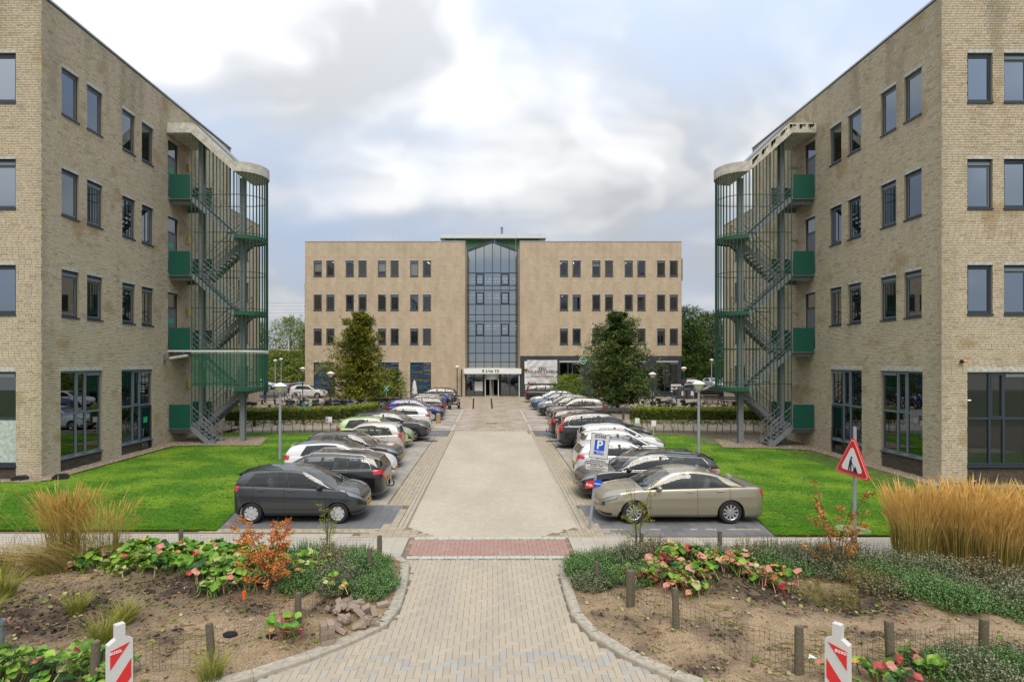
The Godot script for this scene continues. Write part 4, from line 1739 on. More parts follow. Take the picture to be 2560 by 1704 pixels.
func paving() -> void:
	rng.seed = 41
	var dust := FastNoiseLite.new()
	dust.seed = 3
	dust.frequency = 0.45
	dust.fractal_octaves = 4
	# foot of the drive, between the kerbs: herringbone square to the drive, new grey bricks let in along one row
	var foot := [Vector2(-8, 6.0), Vector2(7, 6.0)]
	var kr := KERB_R.duplicate()
	kr.reverse()
	foot.append_array(kr)
	foot.append_array(KERB_L)
	var area := packed(foot)
	var brick := slab(0.206, 0.101)
	var places := []
	var tints := []
	var tone_foot := func(w: Vector2) -> Color:
		var n: float = dust.get_noise_2d(w.x * 2.0, w.y)
		var c := Color(0.52, 0.445, 0.335).lerp(Color(0.46, 0.40, 0.315), clampf(0.5 + n, 0.0, 1.0))
		if w.y < 8.75:
			c = c.lerp(Color(0.46, 0.395, 0.30), 0.5)
			if rng.randf() < 0.18:
				c = Color(0.44, 0.41, 0.355)
		var edge := 8.62 + 0.16 * sin(w.x * 2.4) + w.x * 0.05
		if absf(w.y - edge) < 0.09 and absf(w.x) < 1.9 and rng.randf() < 0.62:
			c = Color(0.42, 0.41, 0.375)
		return vary(c, 0.07 if w.y < 8.8 else 0.045)
	herringbone(area, 0.0, 0.105, Vector2(0.02, 0.03), places, tints, tone_foot, -0.012)
	var o1 := structure("driveway_foot", mb(), M.joint)
	var jt := mb()
	o1.mesh = flat_patch(area, -0.002 if false else -0.006, 0.0).mesh()
	pieces(o1, "paving_brick", "paving_bricks", brick, M.paver, places, tints, 300)
	# blown sand that fills the joints of the upper half of the foot
	var sand := packed([Vector2(-1.5, 8.95), Vector2(-0.9, 8.8), Vector2(-0.2, 8.92), Vector2(0.6, 8.75), Vector2(1.3, 9.0), Vector2(1.28, 9.9), Vector2(1.15, 10.9), Vector2(0.7, 11.3), Vector2(-0.2, 11.9), Vector2(-0.9, 11.6), Vector2(-1.35, 11.2), Vector2(-1.52, 10.2)])
	# crossing with red bricks between white lines
	places = []
	tints = []
	var red := packed([Vector2(-1.94, 13.02), Vector2(1.82, 13.02), Vector2(1.86, 14.24), Vector2(-2.02, 14.24)])
	var tone_red := func(w: Vector2) -> Color:
		var c := Color(0.40, 0.225, 0.18).lerp(Color(0.43, 0.28, 0.225), clampf(0.5 + dust.get_noise_2d(w.x * 1.5, w.y * 3.0), 0.0, 1.0))
		return vary(c, 0.09)
	herringbone(red, 0.0, 0.105, Vector2(0.05, 13.02), places, tints, tone_red, 0.006)
	var o2 := structure("raised_crossing", mb(), M.joint)
	o2.mesh = flat_patch(packed([Vector2(-2.0, 12.86), Vector2(1.9, 12.86), Vector2(1.95, 14.4), Vector2(-2.1, 14.4)]), 0.008, 0.02).mesh()
	pieces(o2, "red_paving_brick", "red_paving_bricks", brick, M.paver, places, tints, 280)
	for k in 2:
		var d: float = [12.95, 14.31][k]
		var n := 13
		for i in n:
			var x := -1.96 + (i + 0.5) * 3.84 / n
			var st := put("white_edge_stone", slab(3.84 / n - 0.008, 0.14, 0.026, 0.006), M.marking, o2)
			st.transform = laid(x, d + 0.012 * sin(x * 1.2), 0.008)
	# the drive
	places = []
	tints = []
	var drive := packed([Vector2(-1.35, 14.42), Vector2(1.2, 14.42), Vector2(2.32, 15.35), Vector2(2.26, 35.2), Vector2(-2.26, 35.2), Vector2(-2.32, 15.35)])
	var tone_drive := func(w: Vector2) -> Color:
		var n: float = dust.get_noise_2d(w.x * 0.8, w.y * 0.5)
		var c := Color(0.57, 0.50, 0.39).lerp(Color(0.50, 0.44, 0.335), clampf(0.5 + n * 1.1, 0.0, 1.0))
		return vary(c, 0.05)
	herringbone(drive, PI / 4, 0.105, Vector2(0, 15), places, tints, tone_drive, -0.014)
	var o3 := structure("driveway", mb(), M.joint)
	o3.mesh = flat_patch(packed([Vector2(-3.2, 14.4), Vector2(3.2, 14.4), Vector2(2.95, 35.3), Vector2(-2.95, 35.3)]), -0.004, 0.0).mesh()
	pieces(o3, "paving_brick", "paving_bricks", brick, M.paver, places, tints, 160)
	# soldier courses along both edges, and the darker apron between drive and sidewalk
	places = []
	tints = []
	for s in [-1, 1]:
		for c in 2:
			var d := 15.3
			while d < 35.2:
				places.append(laid(s * (2.375 + c * 0.12), d, -0.012, PI / 2))
				tints.append(vary(Color(0.47, 0.41, 0.32), 0.06))
				d += 0.212
		var apron := packed([Vector2(s * 1.4, 14.45), Vector2(s * 3.6, 14.45), Vector2(s * 2.95, 15.15), Vector2(s * 2.62, 17.5), Vector2(s * 2.52, 17.5), Vector2(s * 2.52, 15.35)])
		var x := 1.4
		while x < 3.6:
			var d := 14.5
			while d < 17.6:
				if inside(Vector2(s * x, d), apron):
					places.append(laid(s * x, d, -0.012, PI / 2 if s > 0 else 0.0))
					tints.append(vary(Color(0.44, 0.37, 0.265), 0.12))
				d += 0.106 if s < 0 else 0.212
			x += 0.212 if s < 0 else 0.106
	pieces(o3, "edge_brick", "edge_bricks", brick, M.paver, places, tints, 120)
	parking(dust)
	sidewalks()
	kerbs()
	far_paving()
	gravel_strips()
	lawns()

func flat_patch(area: PackedVector2Array, up: float, thick: float) -> MB:
	var b := mb()
	var idx := Geometry2D.triangulate_polygon(area)
	for i in range(0, idx.size(), 3):
		var A := at(area[idx[i]].x, area[idx[i]].y, up)
		var C := at(area[idx[i + 1]].x, area[idx[i + 1]].y, up)
		var D := at(area[idx[i + 2]].x, area[idx[i + 2]].y, up)
		if (C - A).cross(D - A).y < 0:
			b.tri(A, D, C)
		else:
			b.tri(A, C, D)
	if thick > 0.0:
		for i in area.size():
			var a := area[i]
			var c := area[(i + 1) % area.size()]
			b.quad(at(a.x, a.y, up - thick), at(c.x, c.y, up - thick), at(c.x, c.y, up), at(a.x, a.y, up))
	return b

func parking(dust: FastNoiseLite) -> void:
	var tile := slab(0.296, 0.296, 0.02, 0.003)
	var strip := slab(0.125, 0.298, 0.02, 0.004)
	var row := slab(0.206, 0.101, 0.02, 0.004)
	for s in [-1, 1]:
		var o := structure("parking_paving", mb(), M.joint_dark)
		o.mesh = flat_patch(packed([Vector2(s * 2.55, 14.45), Vector2(s * 7.85, 14.45), Vector2(s * 7.85, 35.25), Vector2(s * 2.55, 35.25)]), -0.002, 0.0).mesh()
		var places := []
		var tints := []
		var sp := []
		var st := []
		for k in 8:
			var d0 := 15.12 + k * 2.505 + 0.06
			var dark := k == 0 or k == 7
			for i in 17 if dark else 15:
				for j in range(-2 if s > 0 and k == 0 else 0, 8):
					var x := (2.72 if dark else 3.28) + (i + 0.5) * 0.3
					if x > 7.8:
						continue
					var d := d0 + (j + 0.5) * 0.3
					var n: float = dust.get_noise_2d(x * s * 1.3, d)
					var c := Color(0.20, 0.20, 0.205) if dark else Color(0.44, 0.405, 0.345)
					c = c.lerp(c * 0.72, clampf(n + 0.3, 0.0, 0.8))
					# oil and tyre wear where engines stand
					var oil := exp(-pow((d - d0 - 1.2) / 0.7, 2.0)) * clampf(1.0 - absf(x - 4.6) / 1.6, 0.0, 1.0)
					c = c.lerp(Color(0.10, 0.09, 0.075), oil * 0.3)
					places.append(laid(s * x, d, -0.014))
					tints.append(vary(c, 0.09))
			if not dark:
				for i in 5:
					for j in 8:
						sp.append(laid(s * (2.62 + i * 0.135), d0 + (j + 0.5) * 0.3, -0.014))
						st.append(vary(Color(0.45, 0.385, 0.28), 0.10))
			if k == 0 and s < 0:
				for j in 2:
					var xe := 3.2
					while xe < 7.8:
						sp.append(laid(s * xe, 14.9 + j * 0.1, -0.012, 0.0) * Transform3D(Basis.from_scale(Vector3(1.6, 1, 0.34)), Vector3.ZERO))
						st.append(vary(Color(0.46, 0.39, 0.275), 0.1))
						xe += 0.212
			var x := 2.66
			while x < 7.8:                       # row of bricks that parts two bays
				sp.append(laid(s * x, d0 - 0.06, -0.014, 0.0) * Transform3D(Basis.from_scale(Vector3(1.6, 1, 0.34)), Vector3.ZERO))
				st.append(vary(Color(0.46, 0.39, 0.275), 0.1))
				x += 0.212
		pieces(o, "parking_tile", "parking_tiles", tile, M.tile, places, tints, 200)
		pieces(o, "drain_stone", "drain_stones", strip, M.paver, sp, st, 80)
	# white bay marks further in
	var marks := []
	for s in [-1, 1]:
		var x0: float = s * 2.5
		for q in [[35.25, 38.55], [39.75, 49.4]]:
			marks.append(["line", Vector2(x0, q[0]), Vector2(x0, q[1]), 0.14])
			for d in [q[0] + 0.05, q[1] - 0.05]:
				marks.append(["line", Vector2(x0, d), Vector2(x0 + s * 2.6, d), 0.1])
		for d in [36.9, 41.0, 43.4, 45.8, 48.2]:
			marks.append(["plate", Vector2(x0 + s * 0.95, d), Vector2(0, 0), 0.0])
		for d in [42.2, 44.6, 47.0]:
			marks.append(["line", Vector2(x0 + s * 0.1, d), Vector2(x0 + s * 2.2, d), 0.07])
	for m in marks:
		var b := mb()
		var a: Vector2 = m[1]
		if m[0] == "line":
			var e: Vector2 = m[2]
			var dir := (e - a).normalized()
			var nn: Vector2 = Vector2(-dir.y, dir.x) * m[3] * 0.5
			b = flat_patch(packed([a - nn, e - nn, e + nn, a + nn]), 0.012, 0.0)
			structure("bay_marking", b, M.marking)
		else:
			b = flat_patch(packed([a + Vector2(-0.75, -0.3), a + Vector2(0.75, -0.3), a + Vector2(0.75, 0.3), a + Vector2(-0.75, 0.3)]), 0.012, 0.0)
			structure("bay_marking", b, M.marking)
	# covers and drains let into the paving
	var dr := mb()
	for k in 14:
		dr.box(at(-0.35 + k * 0.05, 39.1, 0.012), Vector3(0.03, 0.012, 0.3))
	dr.box(at(0, 39.1, 0.006), Vector3(0.75, 0.012, 0.34))
	structure("drain_grate", dr, M.black)
	for q in [Vector2(-3.3, 30.9), Vector2(3.3, 30.9), Vector2(3.6, 28.9)]:
		var c := mb()
		c.box(at(q.x, q.y, 0.008), Vector3(0.62, 0.012, 0.36))
		c.box(at(q.x - 0.1, q.y - 0.2, 0.012), Vector3(0.5, 0.012, 0.05))
		c.box(at(q.x + 0.1, q.y + 0.2, 0.012), Vector3(0.5, 0.012, 0.05))
		structure("drain_cover", c, M.dark_pole)

func sidewalks() -> void:
	var tile := slab(0.297, 0.297, 0.03, 0.004)
	for s in [-1, 1]:
		var o := structure("sidewalk", mb(), M.joint_dark)
		var x0: float = s * (2.1 if s < 0 else 1.95)
		var inner := 14.93 if s < 0 else 14.5
		o.mesh = flat_patch(packed([Vector2(x0, 12.9), Vector2(s * 26.0, 12.9), Vector2(s * 26.0, inner), Vector2(x0, inner)]), 0.002, 0.0).mesh()
		var places := []
		var tints := []
		for i in 80:
			for j in 6:
				var x: float = x0 + s * (i + 0.5) * 0.3
				var d := 13.05 + j * 0.3
				if d > inner - 0.1:
					continue
				if absf(x) < 3.6 and d > 14.4:
					continue
				places.append(laid(x, d, -0.01))
				tints.append(vary(Color(0.50, 0.455, 0.375), 0.1))
		pieces(o, "sidewalk_tile", "sidewalk_tiles", tile, M.tile, places, tints, 260)

func kerbs() -> void:
	for s in [-1, 1]:
		var o := structure("kerb", mb(), M.kerb)
		o.mesh = null
		var k: Array = KERB_L if s < 0 else KERB_R
		for i in k.size() - 1:
			var a: Vector2 = k[i]
			var e: Vector2 = k[i + 1]
			var n := 1
			for j in n:
				var p := a.lerp(e, float(j) / n)
				var q := a.lerp(e, float(j + 1) / n)
				var dir := (q - p).normalized()
				q -= dir * 0.006
				var inn: Vector2 = Vector2(dir.y, -dir.x)
				if inn.x * s < 0:
					inn = -inn
				var b := mb()
				var pts := [p, q, q + inn * 0.19, p + inn * 0.19]
				var ps := packed([p + inn * 0.02, q + inn * 0.02, q + inn * 0.19, p + inn * 0.19])
				b = flat_patch(ps, 0.085, 0.0)
				for z in 4:
					var u: Vector2 = pts[z]
					var v: Vector2 = pts[(z + 1) % 4]
					var lowq := at(u.x, u.y, -0.04)
					var lowr := at(v.x, v.y, -0.04)
					var tu := ps[z]
					var tv := ps[(z + 1) % 4]
					var m1 := at(u.x, u.y, 0.062)
					var m2 := at(v.x, v.y, 0.062)
					b.quad(lowq, lowr, m2, m1) if s > 0 else b.quad(lowr, lowq, m1, m2)
					if s > 0:
						b.quad(m1, m2, at(tv.x, tv.y, 0.085), at(tu.x, tu.y, 0.085))
					else:
						b.quad(m2, m1, at(tu.x, tu.y, 0.085), at(tv.x, tv.y, 0.085))
				part("kerb_stone", b, M.kerb, o)

func far_paving() -> void:
	# small clinkers of the court: too far off to tell one from the next, so a fine brick relief
	var w := 512
	var im := Image.create(w, w, false, Image.FORMAT_RGB8)
	im.fill(Color(0.56, 0.55, 0.52).linear_to_srgb())
	var r := RandomNumberGenerator.new()
	r.seed = 12
	for j in 16:
		for i in 8:
			var f := r.randf_range(0.76, 1.0)
			var x := i * 64 + (32 if j % 2 == 1 else 0)
			for q in [0, -w]:
				im.fill_rect(Rect2i(x + q + 3, j * 32 + 3, 58, 26), Color(f, f, f).linear_to_srgb())
	var tex := ImageTexture.create_from_image(im)
	var court := surf(Color(0.56, 0.475, 0.355), 0.95, tex, 0.6)
	var pink := surf(Color(0.60, 0.49, 0.41), 0.95, tex, 0.6)
	for m in [court, pink]:
		m.detail_enabled = true
		m.detail_albedo = M.concrete.albedo_texture
		m.detail_blend_mode = BaseMaterial3D.BLEND_MODE_MUL
		m.detail_uv_layer = BaseMaterial3D.DETAIL_UV_2
		m.uv2_triplanar = true
		m.uv2_world_triplanar = true
		m.uv2_scale = Vector3.ONE * 0.11
	sheet("court_paving", [Vector2(-44, 35.25), Vector2(44, 35.25), Vector2(44, 90), Vector2(-44, 90)], -0.004, court)
	sheet("court_drive", [Vector2(-7.8, 35.3), Vector2(7.8, 35.3), Vector2(7.8, 50.5), Vector2(-7.8, 50.5)], 0.0, pink)
	sheet("court_lane", [Vector2(-1.25, 35.35), Vector2(1.4, 35.35), Vector2(1.2, 52.0), Vector2(-1.0, 52.0)], 0.004, court)
	sheet("parking_lane", [Vector2(-60, 66.0), Vector2(-22.5, 66.0), Vector2(-22.5, 96.0), Vector2(-60, 96.0)], 0.008, M.asphalt)
	sheet("parking_lane", [Vector2(23, 60.0), Vector2(70, 60.0), Vector2(70, 96.0), Vector2(23, 96.0)], 0.008, M.asphalt)

func gravel_strips() -> void:
	rng.seed = 52
	var peb := mb()
	peb.sphere(Vector3.ZERO, Vector3(1, 0.6, 0.8), 5, 3)
	var pm := peb.mesh()
	for s in [-1, 1]:
		var up := 0.16 if s < 0 else -0.045
		var pts := [Vector2(s * 16.75, 20.6), Vector2(s * 30, 20.6), Vector2(s * 30, 20.1), Vector2(s * 16.6, 20.1), Vector2(s * 16.0, 20.4), Vector2(s * 15.95, 28.2), Vector2(s * 14.6, 28.6), Vector2(s * 11.8, 28.7), Vector2(s * 12.5, 31.7), Vector2(s * 15.9, 31.9), Vector2(s * 16.0, 36.4), Vector2(s * 16.75, 36.4)]
		var b := mb()
		var poly := packed(pts)
		var idx := Geometry2D.triangulate_polygon(poly)
		for i in range(0, idx.size(), 3):
			var P := []
			for k in 3:
				var q := poly[idx[i + k]]
				P.append(at(q.x, q.y, lawn_up(q.x, q.y) + (0.035)))
			if (P[1] - P[0]).cross(P[2] - P[0]).y < 0:
				b.tri(P[0], P[2], P[1])
			else:
				b.tri(P[0], P[1], P[2])
		var o := structure("pebble_strip", b, M.gravel)
		var places := []
		var tints := []
		var n := 0
		while n < 11000:
			var q := Vector2(s * rf(11.7, 22.0), rf(20.0, 32.0))
			n += 1
			if not inside(q, poly):
				continue
			var sz := rf(0.012, 0.03)
			places.append(Transform3D(Basis.from_euler(Vector3(rf(0, 3), rf(0, 6), rf(0, 3))) * Basis.from_scale(Vector3.ONE * sz), at(q.x, q.y, lawn_up(q.x, q.y) + 0.04)))
			tints.append(vary([Color(0.52, 0.43, 0.30), Color(0.58, 0.50, 0.38), Color(0.42, 0.31, 0.19), Color(0.62, 0.58, 0.50)][rng.randi() % 4], 0.2))
		scatter("pebbles", pm, M.pebble, places, tints, o)

func lawns() -> void:
	rng.seed = 61
	var patch := FastNoiseLite.new()
	patch.seed = 21
	patch.frequency = 0.35
	patch.fractal_octaves = 4
	var blade := mb()
	for k in 6:
		var a := k * 1.047 + 0.3
		var d := Vector3(cos(a), 0, sin(a))
		var sd := Vector3(-d.z, 0, d.x) * 0.0045
		var base := d * 0.012
		var tip := d * 0.035 + Vector3(0, 0.032 + 0.006 * (k % 3), 0)
		blade.tri(base - sd, base + sd, tip)
	var bm := blade.mesh()
	for s in [-1, 1]:
		var near := 14.95 if s < 0 else 14.52
		var pts := [Vector2(s * 7.3, near), Vector2(s * 30, near), Vector2(s * 30, 20.15), Vector2(s * 16.55, 20.15), Vector2(s * 15.96, 20.5), Vector2(s * 15.9, 28.25), Vector2(s * 14.6, 28.65), Vector2(s * 11.85, 28.75), Vector2(s * 12.55, 31.65), Vector2(s * 15.9, 31.85), Vector2(s * 16.0, 33.6), Vector2(s * 7.9, 33.6), Vector2(s * 7.85, 18.0)]
		var poly := packed(pts)
		var b := mb()
		b.tint = true
		var N := 0.5
		var cells := Geometry2D.triangulate_polygon(poly)
		# cut the lawn into small squares so that it follows its crown and carries its own patches
		for i in range(0, 60):
			for j in range(0, 42):
				var x0: float = 7.0 + i * N
				var d0 := 14.0 + j * N
				var sq := packed([Vector2(s * x0, d0), Vector2(s * (x0 + N), d0), Vector2(s * (x0 + N), d0 + N), Vector2(s * x0, d0 + N)])
				for piece in Geometry2D.intersect_polygons(sq, poly):
					if piece.size() < 3:
						continue
					var n: float = patch.get_noise_2d(x0 * s, d0)
					var stripe := sin((x0 * 0.55 + d0 * 1.0) * 2.2) * 0.12
					b.col = Color(0.085, 0.22, 0.010).lerp(Color(0.19, 0.32, 0.020), clampf(0.42 + n * 1.7 + stripe, 0.0, 1.0))
					for k in range(1, piece.size() - 1):
						var P := [piece[0], piece[k], piece[k + 1]]
						var V := []
						for q in P:
							V.append(at(q.x, q.y, lawn_up(q.x, q.y)))
						if (V[1] - V[0]).cross(V[2] - V[0]).y < 0:
							b.tri(V[0], V[2], V[1])
						else:
							b.tri(V[0], V[1], V[2])
		var o := structure("lawn", b, M.lawn)
		var places := []
		var tints := []
		var tries := 0
		while tries < 120000:
			tries += 1
			var q := Vector2(s * rf(7.3, 24.0), near + (33.5 - near) * pow(rng.randf(), 1.6))
			if absf(q.x) > q.y * 0.97 or not inside(q, poly):
				continue
			var n: float = patch.get_noise_2d(q.x, q.y)
			var m: float = patch.get_noise_2d(q.x * 4.0, q.y * 9.0)
			var stripe := sin((absf(q.x) * 0.55 + q.y) * 2.2) * 0.14
			var c := Color(0.095, 0.25, 0.010).lerp(Color(0.23, 0.38, 0.024), clampf(0.42 + n * 1.7 + stripe, 0.0, 1.0))
			if m > 0.24:
				c = c.lerp(Color(0.05, 0.13, 0.008), 0.6)
			elif rng.randf() < 0.025:
				c = Color(0.32, 0.36, 0.07)
			places.append(Transform3D(Basis(Vector3.UP, rf(0, TAU)) * Basis.from_scale(Vector3.ONE * rf(0.7, 1.25)), at(q.x, q.y, lawn_up(q.x, q.y) - 0.004)))
			tints.append(vary(c, 0.22))
		scatter("grass_blades", bm, M.grass, places, tints, o)

# ---------------------------------------------------------------- trees, hedges, the far edge of the site
func leaf_cluster(n: int, size: float, seed0: int, narrow := 0.55) -> ArrayMesh:
	var r := RandomNumberGenerator.new()
	r.seed = seed0
	var b := mb()
	for k in n:
		var d := Vector3(r.randf_range(-1, 1), r.randf_range(-0.5, 0.8), r.randf_range(-1, 1)).normalized()
		var o := Vector3(r.randf_range(-1, 1), r.randf_range(-0.6, 0.6), r.randf_range(-1, 1)) * size * 0.9
		var l := size * r.randf_range(0.7, 1.2)
		var sd := d.cross(Vector3(r.randf_range(-0.4, 0.4), 1, r.randf_range(-0.4, 0.4))).normalized() * l * narrow * 0.5
		var up := sd.cross(d).normalized() * l * 0.12
		b.quad(o, o + d * l * 0.5 + sd - up, o + d * l, o + d * l * 0.5 - sd - up)
	return b.mesh()

var clusters := {}
func cluster(size: float, n := 6, narrow := 0.55) -> ArrayMesh:
	var key := "%0.3f_%d" % [size, n]
	if not clusters.has(key):
		clusters[key] = leaf_cluster(n, size, 7 + int(size * 1000), narrow)
	return clusters[key]

func tree(called: String, label: String, where: Vector3, h: float, w: float, shape: int, leaves: int, size: float, dark: Color, light: Color, group := "", seed0 := 1, clear := 0.12) -> Node3D:
	var o := thing(called, label, "tree", where, 0.0, group)
	rng.seed = seed0
	var tr := mb()
	var prev := Vector3.ZERO
	var n := 7
	for k in n:
		var t := (k + 1.0) / n
		var p := Vector3(rf(-0.06, 0.06) * h * 0.15, h * 0.93 * t, rf(-0.06, 0.06) * h * 0.15)
		tr.tube(prev, p, lerpf(h * 0.02, 0.015, k / float(n)), lerpf(h * 0.02, 0.012, t), 7, false)
		prev = p
	var places := []
	var tints := []
	var nb := int((30 + h * 3.2) if shape == 0 else (60 + h * 6))
	var per := maxi(1, leaves / nb)
	for k in nb:
		var t := (k + rng.randf()) / nb
		var y := h * lerpf(clear, 0.97, t)
		var az := k * 2.39996 + rf(-0.4, 0.4)
		var prof: float
		if shape == 0:                      # lime: broad low, drawn up to a point
			prof = pow(1.0 - t, 0.68) * (0.62 + 0.38 * clampf(t * 6.0, 0.0, 1.0)) + 0.05
		else:                               # rounded
			prof = sqrt(maxf(0.0, 1.0 - pow(absf(t - 0.42) / 0.6, 2.2))) + 0.03
		var len := w * 0.5 * prof * (rf(0.55, 1.28) if shape == 0 else rf(0.72, 1.14))
		var lift := lerpf(-0.12, 0.7, t) + rf(-0.1, 0.15)
		var a := Vector3(0, y - len * 0.25 * (0.5 + t), 0)
		var e := Vector3(cos(az) * len, y - a.y * 0.0 + len * lift * 0.35, sin(az) * len)
		if k % 2 == 0:
			tr.tube(a, a.lerp(e, 0.8), 0.012 * h * 0.25 * (1.1 - t) + 0.008, 0.006, 5, false)
		var tone := rng.randf()
		for i in per:
			var u := pow(rng.randf(), 0.55)
			var spread := len * (0.26 if shape == 0 else 0.22) * (0.4 + u) + 0.12
			var p := a.lerp(e, u) + Vector3(rf(-1, 1), rf(-0.55, 0.45), rf(-1, 1)) * spread
			p.y -= u * u * len * 0.06
			if p.y < h * clear * 0.6:
				continue
			var c := dark.lerp(light, clampf(tone * 0.65 + rf(-0.15, 0.4), 0.0, 1.0))
			places.append(Transform3D(Basis.from_euler(Vector3(rf(-0.6, 0.6), rf(0, TAU), rf(-0.6, 0.6))) * Basis.from_scale(Vector3.ONE * rf(0.7, 1.3)), p))
			tints.append(vary(c, 0.18))
	part("trunk", tr, M.bark, o)
	scatter("crown", cluster(size), M.leaf, places, tints, o)
	return o

func hedge_run(label: String, pts: Array, h0: float, h1: float, thick: float, n: int, seed0: int) -> void:
	var mid := Vector2.ZERO
	for p in pts:
		mid += p / pts.size()
	var org := at(mid.x, mid.y)
	var o := thing("clipped_hedge", label, "hedge", org)
	rng.seed = seed0
	var st := mb()
	var places := []
	var tints := []
	var core := mb()
	var total := 0.0
	for i in pts.size() - 1:
		total += pts[i].distance_to(pts[i + 1])
	for i in pts.size() - 1:
		var a: Vector2 = pts[i]
		var e: Vector2 = pts[i + 1]
		var l := a.distance_to(e)
		var dir := (e - a) / l
		var nn: Vector2 = Vector2(-dir.y, dir.x)
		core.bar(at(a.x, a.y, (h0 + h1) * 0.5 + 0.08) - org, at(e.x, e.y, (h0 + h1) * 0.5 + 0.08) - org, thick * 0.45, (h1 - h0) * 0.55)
		var m := int(n * l / total)
		for k in m:
			var u := rng.randf()
			var y := lerpf(h0, h1, pow(rng.randf(), 0.75))
			var side := rf(-1, 1)
			if rng.randf() < 0.7:
				side = sign(side) * rf(0.75, 1.05)
			var ragged := rf(0.0, 0.5)
			if y < h0 + 0.3 and rng.randf() < 0.45:
				y -= ragged * 0.25
			if rng.randf() < 0.22:
				y = h1 + rf(-0.04, 0.09)
				side = rf(-1, 1)
			var q := a + dir * l * u + nn * side * thick * 0.5
			var p := at(q.x, q.y, y) - org
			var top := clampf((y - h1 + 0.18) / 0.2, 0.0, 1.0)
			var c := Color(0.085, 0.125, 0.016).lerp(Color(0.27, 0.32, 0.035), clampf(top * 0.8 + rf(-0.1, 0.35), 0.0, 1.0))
			if rng.randf() < 0.06:
				c = Color(0.16, 0.10, 0.03)
			places.append(Transform3D(Basis.from_euler(Vector3(rf(-1, 1), rf(0, TAU), rf(-1, 1))) * Basis.from_scale(Vector3.ONE * rf(0.7, 1.3)), p))
			tints.append(vary(c, 0.2))
		var d := 0.3
		while d < l:
			var q := a + dir * d
			var b0 := at(q.x, q.y, -0.02) - org
			st.tube(b0, b0 + Vector3(rf(-0.14, 0.14), h0 + 0.25, rf(-0.08, 0.08)), 0.018, 0.012, 5, false)
			if rng.randf() < 0.6:
				st.tube(b0 + Vector3(0, 0.15, 0), b0 + Vector3(rf(-0.28, 0.28), h0 + 0.2, rf(-0.1, 0.1)), 0.012, 0.008, 5, false)
			d += rf(0.3, 0.62)
	part("stems", st, M.bark, o)
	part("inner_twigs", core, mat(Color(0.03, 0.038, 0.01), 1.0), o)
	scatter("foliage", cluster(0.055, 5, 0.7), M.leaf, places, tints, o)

func hedges_and_trees() -> void:
	hedge_run("clipped hedge on bare stems behind the left lawn, bent back at its right end", [Vector2(-16.0, 34.0), Vector2(-12.0, 34.3), Vector2(-9.3, 34.8), Vector2(-8.3, 36.4), Vector2(-8.0, 38.2)], 0.5, 1.46, 0.75, 11000, 71)
	hedge_run("clipped hedge on bare stems behind the right lawn", [Vector2(8.5, 34.6), Vector2(12.0, 34.4), Vector2(16.4, 34.3)], 0.5, 1.46, 0.75, 9000, 72)
	tree("lime_tree", "pointed lime tree with yellowish leaves before the far block's left half", at(-11.9, 51.0), 8.75, 7.2, 0, 7500, 0.17, Color(0.06, 0.085, 0.008), Color(0.30, 0.30, 0.028), "lime trees in the court", 81, 0.09)
	tree("lime_tree", "darker lime tree before the restaurant front in the far block's right half", at(10.6, 47.5), 8.5, 7.5, 0, 7500, 0.17, Color(0.035, 0.07, 0.014), Color(0.15, 0.205, 0.045), "lime trees in the court", 82, 0.12)
	tree("round_shrub", "round green shrub against the far wall beside the assembly point sign", at(-10.6, 61.0), 3.2, 2.9, 1, 1500, 0.14, Color(0.03, 0.07, 0.01), Color(0.14, 0.21, 0.02), "", 83, 0.03).set_meta("category", "shrub")
	tree("bright_shrub", "bright yellow-green shrub left of the darker lime tree", at(7.6, 55.5), 2.9, 3.4, 1, 1700, 0.14, Color(0.08, 0.15, 0.01), Color(0.25, 0.31, 0.03), "", 84, 0.02).set_meta("category", "shrub")

